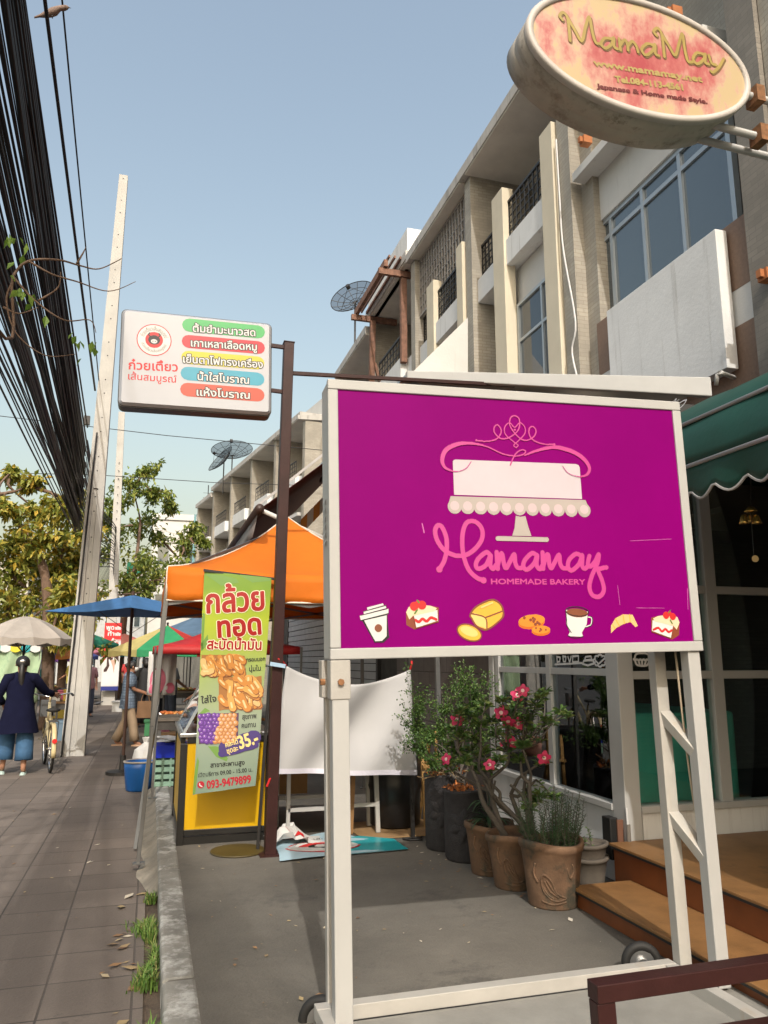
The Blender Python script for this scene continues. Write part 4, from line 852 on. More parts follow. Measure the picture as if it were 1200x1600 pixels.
M_ban = gradmat('banner_print', [(.28,(.19,.26,.20)),(.5,(.26,.31,.22)),(.66,(.30,.38,.10)),(.80,(.37,.44,.025)),(.92,(.15,.27,.012))])
mb = MB(); bdec(mb, [ccw(outl)], 0, 0, .02); mb.build('cloth', M_ban, bn, recalc=False)
mb = MB()
for L in ([(88,30),(200,110),(330,90),(300,60),(200,40)],[(70,560),(60,520),(110,450),(115,520)],[(330,40),(420,90),(540,80),(548,60)],[(40,1010),(90,960),(125,980),(60,1010)],[(110,1225),(190,1225),(250,1310),(240,1330),(170,1300)],[(6,1555),(20,1390),(40,1300),(50,1330),(22,1556)],[(60,560),(75,300),(92,310),(76,560)]): bdec(mb, [ccw(CB(L))], 1)
mb.build('leaf_print', flat('leaf_print_green',(.14,.27,.05)), bn, recalc=False)
mb = MB(); mo = MB()
for s, L, Rr, h, bo in (('กล้วย',(105,302),(500,278),36,.007),('ทอด',(185,470),(478,445),31,.007),('สะบัดน้ำมัน',(105,552),(480,556),16,.0028)):
    bdec(mo, text_polys(BN, s, qb(*L), qb(*Rr), h, bo+.006), 2, 0, .004); bdec(mb, text_polys(BN, s, qb(*L), qb(*Rr), h, bo), 3, 0, .004)
mo.build('lettering_outline', flat('cream_outline',(.74,.68,.5)), bn, recalc=False); mb.build('headline_lettering', flat('banner_red',(.33,.005,.005),.4), bn, recalc=False)
def stickfood(name, box, n, seed, w0, pal, par=bn, rnd_dir=True):
    x0,y0,x1,y1 = box; q = random.Random(seed); mb = MB(); bdec(mb, [ccw(CB([(x0,y0),(x1,y0),(x1,y1),(x0,y1)]))], 2, 0, .02)
    for i in range(n):
        x, y = q.uniform(x0+18,x1-18), q.uniform(y0+18,y1-18); a = q.gauss(1.0,.5); l = q.uniform(28,60)
        p = [(min(max(x+math.cos(a)*l*t,x0+12),x1-12), min(max(y+math.sin(a)*l*t+10*math.sin(t*2),y0+12),y1-12)) for t in (-1,-.3,.4,1)]
        wd = q.uniform(.8,1.2)*w0; bdec(mb, stroke(CB([(u+4,v+5) for u,v in p]), wd*1.1*UB, 3), 3+i*.1, 1, .005); bdec(mb, stroke(CB(p), wd*UB, 3), 3.05+i*.1, 2+q.randrange(3), .005)
        bdec(mb, stroke(CB([(u-3,v-4) for u,v in p[1:3]]), wd*.3*UB, 3), 3.08+i*.1, 5, .005)
    return mb.build(name, pal, par, recalc=False)
pal = [flat('fried_base',(.32,.13,.03)),flat('fried_shadow',(.20,.06,.015)),flat('fried_gold',(.58,.30,.07)),flat('fried_amber',(.50,.20,.035)),flat('fried_pale',(.62,.40,.16)),flat('fried_light',(.70,.50,.25))]
stickfood('fried_banana_picture', (66,592,366,736), 26, 4, 34, pal); stickfood('fried_banana_picture', (186,744,484,972), 34, 6, 38, pal)
q = random.Random(8); mb = MB(); bdec(mb, [ccw(CB([(50,1000),(325,996),(318,1205),(48,1208)]))], 2, 0, .02); k = 0
pos = [(60+j*30+(i%2)*15+q.uniform(-5,5), 1015+i*25+q.uniform(-4,4)) for i in range(8) for j in range(9)]; q.shuffle(pos)
for (x, y) in pos:
    if x > 306: continue
    pu = x < 200-(y-1000)*.25; k += 1; c_ = CB([(x,y)])[0]; rr = q.uniform(17,21)*UB
    bdec(mb, [circ(c_, rr, n=16)], 3+k*.05, 1 if pu else 3, .004); bdec(mb, [circ((c_[0]-rr*.2,c_[1]+rr*.25), rr*.65, n=14)], 3.02+k*.05, 2 if pu else 4, .004); bdec(mb, [circ((c_[0]-rr*.3,c_[1]+rr*.4), rr*.22, n=10)], 3.04+k*.05, 5, .003)
mb.build('sweet_ball_picture', [flat('ball_base',(.08,.03,.08)),flat('purple_dark',(.09,.02,.20)),flat('purple_mid',(.17,.05,.34)),flat('amber_dark',(.42,.17,.05)),flat('amber_mid',(.62,.33,.14)),flat('ball_light',(.55,.45,.55))], bn, recalc=False)
mb = MB()
for s, L, Rr, h, bo in (('กรอบนอก',(378,640),(508,632),6,.001),('นุ่มใน',(398,706),(478,700),7.5,.001),('ใส่ใจ',(66,930),(170,915),9.5,.0015),('สุขภาพ',(350,1040),(448,1030),7.5,.001),('คนทาน',(346,1100),(442,1090),7.5,.001),('สาขาสะพานสูง',(130,1372),(365,1352),7,.001),('เปิดบริการ 09.00 - 15.00 น.',(45,1440),(418,1400),6.5,.0006)):
    bdec(mb, text_polys(BN, s, qb(*L), qb(*Rr), h, bo), 3, 0, .003)
mb.build('small_lettering', M_blk, bn, recalc=False)
mb = MB(); bdec(mb, stroke(CB([(235,1235),(330,1200),(430,1165)]), 100*UB, 6)+stroke(CB([(205,1275),(300,1255),(440,1215)]), 46*UB, 5), 4.8, 0, .006); mb.build('price_splash', flat('splash_purple',(.055,.03,.16)), bn, recalc=False)
mb = MB(); bdec(mb, text_polys(BN, '35.-', qb(335,1242), qb(462,1200), 20, .004), 7, 0, .004); bdec(mb, text_polys(BN, 'คละได้', qb(236,1232), qb(322,1206), 8, .001), 7, 0, .003); bdec(mb, text_polys(BN, 'ชุดละ', qb(246,1276), qb(322,1252), 8, .001), 7, 0, .003)
mb.build('price_lettering', flat('price_cream',(.72,.58,.22)), bn, recalc=False)
mb = MB(); bdec(mb, text_polys(BN, '093-9479899', qb(106,1520), qb(410,1478), 12.5, .0022), 3, 0, .003); bdec(mb, [circ(CB([(62,1492)])[0], 23*UB)], 3, 0, .004); bdec(mb, stroke(CB([(54,1484),(56,1496),(70,1504)]), 7*UB, 4), 4, 1, .003)
mb.build('phone_lettering', [flat('phone_red',(.42,.012,.03)), M_wht], bn, recalc=False)

# ------------------------------------------------------------------ yellow food cart with glass case
cx0, cx1, cy0, cy1 = .27, 1.02, 6.68, 8.0
ca = thing('food_cart', ((cx0+cx1)/2,(cy0+cy1)/2,.1), 'yellow panelled food cart with black edges and slanted glass case', 'food cart')
z0, z1 = .17, .93
part(ca, 'panel', M_yellow, ((cx0+.03,cy0+.012,z0+.04),(cx1-.03,cy0+.03,z1-.05)), label='yellow front panel')
part(ca, 'panel', M_yellow, ((cx0+.012,cy0+.04,z0+.04),(cx0+.03,cy1-.04,z1-.05)), label='yellow side panel')
part(ca, 'panel', M_yellow, ((cx1-.03,cy0+.04,z0+.04),(cx1-.012,cy1-.04,z1-.05)))
e = .055; m = MB()
for x in (cx0, cx1-e):
    for y in (cy0, cy1-e): m.box((x,y,.1),(x+e,y+e,z1-.05))
for z in (z0, z1-.05):
    m.box((cx0+e,cy0+.002,z),(cx1-e,cy0+.04,z+.045)); m.box((cx0+.002,cy0+e,z),(cx0+.04,cy1-e,z+.045)); m.box((cx1-.04,cy0+e,z),(cx1-.002,cy1-e,z+.045)); m.box((cx0+e,cy1-.04,z),(cx1-e,cy1-.002,z+.045))
m.build('edge_trim', M_cartblk, ca, bevel=.003)
part(ca, 'counter_top', M_steel, ((cx0-.01,cy0-.01,z1),(cx1+.01,cy1+.01,z1+.03)), bevel=.004)
zc1 = 1.5; xs0, xs1 = cx0+.02, cx0+.30
m = MB(); y0, y1 = cy0+.02, cy1-.1
for y in (y0, y1): m.bar((xs0,y,z1+.03),(xs1,y,zc1),.022,.022); m.bar((xs1,y,zc1),(cx1-.05,y,zc1),.022,.022); m.bar((cx1-.05,y,z1+.03),(cx1-.05,y,zc1),.022,.022)
for x, z in ((xs0,z1+.03),(xs1,zc1),(cx1-.05,zc1)): m.bar((x,y0,z),(x,y1,z),.022,.022)
m.build('case_frame', M_alu, ca)
m = MB(); m.add([(xs0,y0,z1+.04),(xs0,y1,z1+.04),(xs1,y1,zc1),(xs1,y0,zc1)], [(0,1,2,3)]); m.add([(xs0,y0,z1+.04),(xs1,y0,zc1),(cx1-.05,y0,zc1),(cx1-.05,y0,z1+.04)], [(0,1,2,3)]); m.add([(xs1,y0,zc1+.005),(cx1-.05,y0,zc1+.005),(cx1-.05,y1,zc1+.005),(xs1,y1,zc1+.005)],[(0,1,2,3)])
m.build('case_glass', M_gl_case, ca)
q = random.Random(21); m = MB()
for _ in range(160):
    x, y = q.uniform(cx0+.14,cx1-.1), q.uniform(cy0+.08,cy1-.2); z = z1+.06+.16*math.exp(-((x-.62)/.22)**2)*q.random()+.03*q.random(); a = q.uniform(0,6.28); l = q.uniform(.03,.06)
    m.tube([(x-math.cos(a)*l,y-math.sin(a)*l,z),(x,y,z+.015),(x+math.cos(a)*l,y+math.sin(a)*l,z)], [.012,.018,.01], 6)
tag(m.build('fried_snacks', mat('fried_food',(.35,.13,.03),.6,island=[(.42,.17,.03),(.25,.07,.015),(.5,.25,.06)]), smooth=True), 'heap of fried bananas inside the glass case of the yellow cart', 'food', kind='stuff')
part(ca, 'skid', M_cartblk, ((cx0,cy0+.02,.1),(cx1,cy0+.05,.16)))

# ------------------------------------------------------------------ orange market tent
tn = thing('market_tent', (1.3,7.7,.1), 'orange pop up market tent sheltering the yellow food cart', 'tent')
tx0, tx1, ty0, ty1, zt0, zt1 = .09, 2.42, 6.41, 8.95, 2.02, 2.29; pk = Vector((1.255,7.72,3.0))
def sag(a, b, n=10, s=.12):
    a, b = Vector(a), Vector(b); return [a.lerp(b, i/n)-Vector((0,0,s*4*(i/n)*(1-i/n))) for i in range(n+1)]
cs = [Vector((tx0,ty0,zt1)),Vector((tx1,ty0,zt1)),Vector((tx1,ty1,zt1)),Vector((tx0,ty1,zt1))]
m = MB()
for i in range(4):
    A, B = sag(cs[i], pk), sag(cs[(i+1)%4], pk)
    m.grid([[A[k].lerp(B[k], j/10)-Vector((0,0,.05*4*(j/10)*(1-j/10)*(1-k/10))) for j in range(11)] for k in range(11)])
m.build('canopy', M_orange, tn, smooth=True, thick=.003)
m = MB(); q = random.Random(2)
for i in range(4):
    A, B = cs[i], cs[(i+1)%4]; d = (B-A).normalized(); nrm = Vector((d.y,-d.x,0))
    m.grid([[A.lerp(B, j/30)+nrm*(.006+.010*math.sin(j*1.3+r*1.4)*r/4)+Vector((0,0,-(zt1-zt0)*r/4-.05*4*(j/30)*(1-j/30)*(1-r/4))) for j in range(31)] for r in range(5)])
m.build('valance', M_orange, tn, smooth=True, thick=.003)
m = MB()
for i in range(4):
    A, B = cs[i], cs[(i+1)%4]; m.tube([A.lerp(B,j/8)+Vector((0,0,zt0-zt1)) for j in range(9)], .009, 6); m.tube(sag(A, pk)[:], .008, 6); m.tube([A, A+Vector((0,0,zt0-zt1))], .009, 6)
m.build('piping', M_orangeu, tn, smooth=True)
for i, c in enumerate(cs):
    ft = Vector((-.01,6.41,.05)) if i == 0 else Vector((c.x, c.y, .1)); tp = Vector((c.x+(.012 if c.x < 1 else -.03), c.y+.02, zt1-.03)); md_ = tp.lerp(ft, .55)
    m = MB(); m.bar(tp, md_, .038, .038); m.bar(md_, ft, .029, .029); o = m.build('leg', M_tentleg, tn, bevel=.003)
    m = MB(); m.box((ft.x-.04,ft.y-.03,ft.z),(ft.x+.05,ft.y+.03,ft.z+.012)); m.build('foot_plate', M_tentleg, o)
m = MB()
for i in range(4):
    A, B = cs[i], cs[(i+1)%4]; z = Vector((0,0,-.30)); z2 = Vector((0,0,-.12)); I = lambda t: A.lerp(B,t)*.985+Vector((1.3,7.7,zt1))*.015
    for k in range(2): m.bar(I(k*.5)+z, I(k*.5+.5)+z2, .012, .022); m.bar(I(k*.5)+z2, I(k*.5+.5)+z, .012, .022)
    m.bar(A+z2*.5, pk-Vector((0,0,.12)), .015, .022)
m.build('scissor_frame', M_tentleg, tn)
MB().bar((-.035,7.05,.02),(.075,7.3,1.15),.03,.03).build('side_stay', M_tentleg, tn)

# ------------------------------------------------------------------ maroon roller awning behind the tent
ma = thing('maroon_awning', (2.2,10.4,3.2), 'dark maroon sloping roller awning between the orange tent and the far shophouses', 'awning')
f0, f1 = PY(407,798,9.0), Vector((3.4,9.0,5.1)); f0 = PY(404,797,9.0); f1 = PY(655,600,9.0); Ln = 9.0
m = MB(); m.grid([[f0.lerp(f1,k/8)+Vector((0,Ln*j/6,-.05*math.sin(math.pi*k/8))) for j in range(7)] for k in range(9)]); m.build('canopy', M_maroonf, ma, smooth=True, thick=.006)
m = MB(); m.grid([[f0+Vector((-.02*k,Ln*j/12,-.11*k+.03*math.sin(j*1.5)*k/3)) for j in range(13)] for k in range(4)]); m.build('valance', flat('grey_maroon',(.20,.17,.16)), ma, smooth=True, thick=.004)
m = MB(); m.tube([f0+Vector((0,-.12,0)), f0+Vector((0,Ln,0))], .055, 10); m.build('roller', mat('dark_brown_tube',(.05,.03,.025),.5), ma, smooth=True)
m = MB(); m.tube([f0+Vector((.05,-.05,-.02)), PY(515,845,8.95)], .028, 8); m.build('arm', M_white, ma, smooth=True)
m = MB(); m.bar(f0+Vector((0,-.03,.06)), f1+Vector((0,-.03,.06)), .02, .03); m.build('edge_cord', M_pipe, ma)
sa = thing('striped_awning', PY(486,795,10.5), 'small orange and white striped awning glimpsed behind the sign', 'awning')
m = MB(); a = PY(470,812,10.5); 
for i in range(9): m.add([a+Vector((.09*i,0,.10*i)), a+Vector((.09*(i+1),0,.10*(i+1))), a+Vector((.09*(i+1),.02,.10*(i+1)-.22)), a+Vector((.09*i,.02,.10*i-.22))], [(0,1,2,3)], i%2)
m.build('valance', [flat('stripe_orange',(.6,.25,.04)), M_wht], sa, thick=.004)

# ------------------------------------------------------------------ white cloth hung between the brown post and a black stand
wc = thing('cloth_banner', (1.55,6.3,.62), 'blank white cloth banner tied up between brown post and black stand', 'cloth')
TL, TR, BL, BR = PY(447,1040,6.22), PY(641,1046,6.36), PY(425,1209,6.2), PY(652,1211,6.36)
n = 30; P = []
for r_ in range(n+1):
    v = r_/n; row = []
    for k in range(n+1):
        u = k/n; p = TL.lerp(TR,u).lerp(BL.lerp(BR,u), v); sg_ = .135*4*u*(1-u)*(1-v)**1.2 + .02*math.sin(u*math.pi)*v*0
        fold = .06*math.sin((u*1.1+v*.9)*7)*(u*(1-u)*3)*(1-v*.4)+.06*math.exp(-((u-.75+.45*v)/.12)**2)*(1-v*.5)-.05*math.exp(-((u-.3-.2*v)/.1)**2)+.006*math.sin(u*23+v*9)
        row.append(p+Vector((0,fold,-sg_)))
    P.append(row)
m = MB(); m.grid(P); m.build('cloth', M_cloth, wc, smooth=True, thick=.002)
m = MB(); m.grid([[P[n-1][k]+Vector((0,-.004,.012)) for k in range(n+1)],[P[n][k]+Vector((0,-.004,.0)) for k in range(n+1)]]); m.build('hem', flat('hem_lilac',(.62,.6,.68)), wc, thick=.001)
for a, b, c_ in ((BL, Vector((.90,6.15,.6)), M_red),(TL, Vector((.96,6.16,1.56)), M_red),(TR, TR+Vector((.01,-.01,.07)), M_red)):
    m = MB(); m.tube([a, (a+b)/2+Vector((0,-.02,.01)), b], .008, 5); m.build('tie', c_, wc)
st_ = thing('stand_pole', (2.15,6.38,.1), 'thin black steel stand at the right edge of the white cloth', 'stand')
MB().bar((2.15,6.38,.11),(2.13,6.38,1.62),.03,.03).build('pole', M_iron, st_); m = MB(); m.tube([(2.06,6.36,.11),(2.1,6.30,.11),(2.2,6.30,.11),(2.24,6.38,.11),(2.06,6.38,.11)], .008, 6); m.build('foot', M_iron, st_)
lb = MB().bar(PY(422,1037,6.12), PY(446,1041,6.12), .006, .03); tag(lb.build('zip_tag', flat('pale_blue',(.35,.5,.65))), 'small pale blue strip tied to the brown post above white cloth', 'strip')
# vinyl sheet on the ground with the same red emblem
vm = thing('vinyl_sheet', (1.45,6.1,.106), 'pale blue vinyl sheet with red round emblem lying on the forecourt', 'vinyl sheet')
VP = PL((.95,5.98,.106),(1,0,0),(0,1,0)); q = random.Random(5)
zf = lambda a, b: .004+.012*abs(math.sin(a*5+b*7))*(.3+.7*(1-a))+.01*math.sin(a*13)*0
def vdec(mb, polys, k, mi, dy=.02): decal(mb, VP, polys, lambda a, b: zf(a,b)+.0015*k, mi, dy)
mb = MB(); vpz = lambda x, y: tuple((PZ(x, y, .106)-VP.o)[:2])
vdec(mb, [ccw([vpz(*p) for p in ((437,1347),(436,1338),(428,1318),(520,1300),(560,1310),(615,1312),(638,1328),(545,1336))])], 0, 0)
vdec(mb, [ccw([vpz(*p) for p in ((545,1336),(540,1312),(560,1308),(615,1312),(638,1328))])], 1, 1)
mb.build('sheet', [flat('vinyl_pale_blue',(.40,.56,.64),.35), flat('vinyl_teal',(.02,.34,.38),.35)], vm, recalc=False)
mb = MB(); cc = vpz(505,1325)
vdec(mb, [circ(cc,.30,.17)], 2, 0, .012); vdec(mb, [circ(cc,.28,.155)], 3, 1, .012); vdec(mb, [circ(cc,.20,.11)], 4, 0, .012); vdec(mb, [circ((cc[0]+.0,cc[1]),.12,.06)], 5, 2, .01); vdec(mb, [circ((cc[0]-.02,cc[1]),.05,.035)], 6, 1, .01)
arc_text(mb, PL(VP.o+Vector((0,0,.02)),(1,0,0),(0,1,0)), 'ก๋วยเตี๋ยวเส้นสมบูรณ์', cc, .215, R(170), R(10), .05, .0, 2); vdec(mb, [circ(vpz(452,1312),.12,.06)], 2, 0, .012); vdec(mb, [circ(vpz(455,1312),.07,.03)], 3, 1, .012)
mb.build('emblem', [M_red, M_wht, M_blk], vm, recalc=False)
cr_ = thing('crumpled_banner', (1.12,6.45,.1), 'crumpled white plastic banner with red print heaped behind brown post', 'banner')
q = random.Random(12); P = [[Vector((.98+.42*i/8+q.uniform(-.03,.03), 6.35+.3*j/6+q.uniform(-.02,.02), .115+.12*math.exp(-((i-3)/2.5)**2)*q.uniform(.3,1.2))) for i in range(9)] for j in range(7)]
m = MB(); m.grid(P); o = m.build('sheet', M_wht, cr_, thick=.002); m = MB(); m.grid([[p+Vector((0,0,.006)) for p in r[3:6]] for r in P[1:4]]); m.build('red_print', M_red, cr_, thick=.001)
# things under and behind the cloth
tb = thing('steel_table', (1.35,6.9,.1), 'pale steel framed table standing behind the white cloth', 'table')
for x, y in ((1.15,6.62),(1.62,6.62),(1.15,7.2),(1.62,7.2)): MB().bar((x,y,.1),(x,y,.82),.03,.03).build('leg', M_frame, tb)
m = MB(); m.box((1.15,6.605,.32),(1.62,6.635,.35)); m.box((1.15,7.185,.32),(1.62,7.215,.35)); m.build('stretcher', M_frame, tb); part(tb, 'tabletop', M_steel, ((1.1,6.58,.82),(1.68,7.24,.85)))
sl = thing('wooden_stool', (1.85,6.75,.1), 'small white and brown wooden stool beside the black barrel', 'stool')
for i, (x, y) in enumerate(((1.68,6.62),(1.92,6.62),(1.68,6.9),(1.92,6.9))): MB().bar((x,y,.12),(x+(.02 if x < 1.8 else -.02),y,.62),.035,.035).build('leg', M_framed if i%2 else M_wood, sl)
part(sl, 'seat', M_framed, ((1.66,6.58,.62),(1.94,6.94,.65))); m = MB(); m.box((1.69,6.605,.33),(1.91,6.635,.36)); m.build('stretcher', M_framed, sl)
br = thing('barrel', (2.18,6.85,.11), 'large black plastic barrel half hidden by the white cloth', 'barrel')
MB().lathe((2.15,6.88,.118), [(.19,0),(.225,.02),(.23,.3),(.245,.34),(.235,.38),(.24,.72),(.25,.76),(.25,.79),(.22,.79),(.215,.6)], 28).build('body', mat('black_plastic',(.012,.012,.013),.4), br, smooth=True)
cd = MB(); cd.prism([(1.75,6.45,.104),(2.35,6.42,.108),(2.55,6.7,.14),(2.4,7.1,.108),(1.7,7.1,.104)], (0,0,.008)); tag(cd.build('cardboard', mat('cardboard',(.33,.2,.09),.85,v=.15)), 'torn brown cardboard sheet lying under the black barrel', 'cardboard')
cb = MB(); cb.prism([(1.0,7.6,.3),(1.5,7.6,.3),(1.5,7.6,.55),(1.02,7.6,.52)], (0,.02,0)); cb.box((1.05,7.62,.1),(1.1,7.66,.5)); tag(cb.build('cardboard', MATS['cardboard']), 'brown cardboard panel propped up in the shade beneath the white cloth', 'cardboard')
es = thing('easel', (2.45,6.75,.1), 'light brown wooden easel frame behind the bushy potted plant', 'easel')
for x, z in ((2.38,.85),(2.52,.92)): MB().bar((x,6.7,.1),(x-.01,6.78,z),.03,.03).build('leg', mat('raw_wood',(.42,.24,.08),.7) if 'raw_wood' not in MATS else MATS['raw_wood'], es)
m = MB(); m.bar((2.36,6.72,.62),(2.56,6.72,.64),.03,.025); m.bar((2.45,7.1,.1),(2.45,6.8,.8),.03,.03); m.build('cross_bar', MATS['raw_wood'], es)
# foreground brown frame
bf = thing('low_railing', (1.65,2.2,.1), 'dark brown rectangular steel rail in front of the purple sign at the bottom edge', 'railing')
a, b = PY(935,1545,2.2), PY(1300,1520,2.2); b.z = a.z
MB().bar(a+Vector((-.02,0,-.005)), b, .06, .05).build('top_rail', M_maroon, bf, bevel=.003)
MB().bar((a.x+.01,2.2,a.z-.03),(a.x+.03,2.2,.1),.06,.05).build('leg', M_maroon, bf, bevel=.003); MB().bar((b.x-.02,2.2,a.z-.03),(b.x-.02,2.2,.1),.06,.05).build('leg', M_maroon, bf, bevel=.003)
p = PY(1040,1605,2.2); MB().bar((a.x+.06,2.2,p.z-.045),(b.x-.05,2.2,p.z-.045),.05,.04).build('lower_rail', M_maroon, bf, bevel=.003)

# ------------------------------------------------------------------ plants
def rv(q, s=1): return Vector((q.gauss(0,s), q.gauss(0,s), q.gauss(0,s)))
def leaf(mb, p, d, ln, wd, q, mi=0, fold=.25, obov=False):
    d = Vector(d).normalized(); s = d.cross(Vector((0,0,1)))
    if s.length < .1: s = Vector((1,0,0))
    s.normalize(); up = s.cross(d); a = q.uniform(-.9,.9); s, up = s*math.cos(a)+up*math.sin(a), up*math.cos(a)-s*math.sin(a)
    k = .65 if obov else .42
    b = Vector(p); mid = b+d*ln*k; tip = b+d*ln-up*ln*.15*q.random()
    mb.add([b, mid+s*wd/2+up*wd*fold, tip, mid-s*wd/2+up*wd*fold], [(0,1,2),(0,2,3)], mi)
def curve_to(a, b, q, bend=.15, n=5, up=0):
    a, b = Vector(a), Vector(b); L = (b-a).length; o = rv(q, L*bend*.5); m = (a+b)/2+o+Vector((0,0,-up*L)); return [Vector(p) for p in smooth_path([a, a.lerp(m,.6)+o*.2, m, b], n)]
def taper(n, r0, r1): return [r0+(r1-r0)*i/(n-1) for i in range(n)]
def pot(name, c, prof, mt, label, group=None, wob=.006, soil=True, seed=0):
    t = thing(name, c, label, 'plant pot', group); q = random.Random(seed); ph = q.uniform(0,6); n = 36
    r = [[(c[0]+(rr+wob*math.sin(3*a+ph)*z)*math.cos(a), c[1]+(rr+wob*math.sin(3*a+ph)*z)*math.sin(a), c[2]+z+wob*1.5*math.sin(2*a+ph)*(z/prof[-1][1])) for a in np.linspace(0,2*math.pi,n,endpoint=False)] for rr, z in prof]
    MB().loft(r).build('body', mt, t, smooth=True)
    if soil: rt, zt = prof[-2]; MB().lathe(c, [(rt-.004,zt-.035),(rt*.5,zt-.028),(.005,zt-.025)], 24).build('soil', M_soil, t)
    return t
terra = lambda h, r0, r1: [(r0,0),(r0+.003,.01),(r0+(r1-r0)*.5,h*.5),(r1-.004,h*.86),(r1+.006,h*.88),(r1+.012,h*.94),(r1+.008,h),(r1-.012,h),(r1-.016,h*.9),(r1-.02,h*.85)]
def relief(par, c, h, r0, r1, paths, mt, tk=.007):
    m = MB()
    for L in paths:
        m.tube([Vector((c[0]+(r0+(r1-r0)*z/h+.001)*math.cos(a), c[1]+(r0+(r1-r0)*z/h+.001)*math.sin(a), c[2]+z)) for a, z in smooth_path(L, 6)], tk, 5)
    m.build('relief', mt, par, smooth=True)
PT3, PT2, PT1 = (2.42,4.52,.1), (2.36,4.92,.1), (2.34,5.27,.1)
p3_ = pot('plant_pot', PT3, terra(.37,.148,.188), M_terra, 'terracotta pot with rosemary and leaf relief, nearest of the row', 'terracotta pots by the shopfront', seed=1)
p2_ = pot('plant_pot', PT2, terra(.33,.13,.175), M_terra, 'terracotta pot with flowering desert rose, between rosemary pot and strap leaf pot', 'terracotta pots by the shopfront', seed=2)
p1_ = pot('plant_pot', PT1, terra(.33,.125,.165), M_terra, 'tall terracotta pot with dark strap leaves next to dark carved pot', 'terracotta pots by the shopfront', seed=3)
fa = lambda a, z: (a, z); A0 = -2.05
for pt, c, h, r0, r1 in ((p3_,PT3,.37,.148,.188),(p2_,PT2,.33,.13,.175),(p1_,PT1,.33,.125,.165)):
    relief(pt, c, h, r0, r1, [[(A0-.42,.17),(A0-.3,.2),(A0-.05,.165),(A0+.12,.10),(A0+.5,.07)],[(A0-.42,.17),(A0-.36,.11),(A0-.1,.065),(A0+.2,.055),(A0+.5,.07)],[(A0-.3,.165),(A0-.12,.11),(A0+.2,.075)],[(A0-.22,.17),(A0-.05,.125),(A0+.12,.09)],[(A0-.36,.13),(A0-.2,.09),(A0+.0,.07)],[(A0+.5,.24),(A0+.65,.18),(A0+.8,.22),(A0+.7,.26)],[(A0-.45,.05),(A0,.035),(A0+.5,.05)],[(A0-.6,.26),(A0-.7,.2),(A0-.55,.15)]], M_terra, .0065)
def stalks(par, mt_leaf, mt_stem): pass
q = random.Random(31)
rs = thing('rosemary', (PT3[0],PT3[1],.43), 'bushy dark green rosemary growing in nearest terracotta pot', 'plant'); m = MB(); l = MB()
for i in range(60):
    a, r = q.uniform(0,6.28), .15*math.sqrt(q.random()); b = Vector((PT3[0]+r*math.cos(a),PT3[1]+r*math.sin(a),.43)); tp = b+Vector((math.cos(a)*r*.35+q.gauss(0,.02),math.sin(a)*r*.35+q.gauss(0,.02),q.uniform(.16,.34)))
    P = curve_to(b, tp, q, .1, 4); m.tube(P, taper(len(P),.003,.0015), 4)
    for k in range(52):
        t = k/52; p = P[min(int(t*(len(P)-1)),len(P)-2)].lerp(P[min(int(t*(len(P)-1))+1,len(P)-1)], (t*(len(P)-1))%1); an = k*2.4; leaf(l, p, (math.cos(an),math.sin(an),.7), q.uniform(.022,.034), .0048, q)
m.build('stem', M_stem, rs); l.build('foliage', M_lf_rosm, rs, recalc=False)
st2 = thing('strap_plant', (PT1[0],PT1[1],.4), 'dark strap leaved plant in the tall terracotta pot', 'plant'); m = MB()
for i in range(34):
    a = q.uniform(0,6.28); L = q.uniform(.16,.30); d = Vector((math.cos(a),math.sin(a),0)); sd = Vector((-d.y,d.x,0)); z0 = q.uniform(.38,.55); b = Vector((PT1[0],PT1[1],z0)); R_ = []
    for k in range(6): t = k/5; p = b+d*L*t*.8+Vector((0,0,L*(.75*t-.8*t*t))); R_.append([p-sd*.012*math.sin(math.pi*(t*.85+.12)), p+Vector((0,0,-.003)), p+sd*.012*math.sin(math.pi*(t*.85+.12))])
    m.grid(R_)
m.build('foliage', mat('strap_leaf',(.03,.07,.025),.45,v=.3), st2, smooth=True); m = MB()
for i in range(3): m.tube(curve_to((PT1[0]+q.gauss(0,.03),PT1[1]+q.gauss(0,.03),.38),(PT1[0]+q.gauss(0,.05),PT1[1]+q.gauss(0,.05),.62+.1*i), q), .008, 5)
m.build('stem', M_stem, st2)
dr = thing('desert_rose', (PT2[0],PT2[1],.4), 'tall desert rose with twisting grey stems and pink flowers in terracotta pot', 'plant')
cz = lambda x, y: (620+x/3.479, 1000+y/3.479); tips = []
for x, y in ((655,298),(685,275),(327,432),(567,395),(605,440),(660,455),(587,567),(628,557),(270,648),(505,680),(800,640)): tips.append((PY(*cz(x,y), 4.85+q.uniform(-.15,.22)), True))
for x, y in ((780,300),(800,275),(755,350),(890,380),(920,400),(815,430),(570,320),(650,350),(740,480),(400,590),(450,450),(350,500),(300,560),(660,640),(440,690),(520,430),(480,340),(380,390),(350,380),(300,470),(620,380),(540,500),(700,420),(420,520),(470,600),(370,650),(330,600),(560,640),(690,560),(780,840),(850,850),(740,860),(720,900)): tips.append((PY(*cz(x,y), 4.95+q.uniform(-.2,.3)), False))
m = MB(); lf = MB(); mids = []
for bx, by, tx, ty in ((720,1060,690,860),(720,1060,620,840),(700,1060,500,820),(580,1000,500,760),(730,1060,720,780),(590,1000,440,770),(710,1060,560,900)):
    a = PY(*cz(bx,by),4.92); a.z = .41; b = PY(*cz(tx,ty),4.93+q.uniform(-.08,.12)); P = curve_to(a, b, q, .25, 6); m.tube(P, taper(len(P),.022,.014), 7); mids.append(b)
    for k in range(2):
        c_ = b+Vector((q.gauss(0,.12),q.gauss(0,.08),q.uniform(.08,.22))); P = curve_to(b, c_, q, .25, 5); m.tube(P, taper(len(P),.013,.009), 6); mids.append(c_)
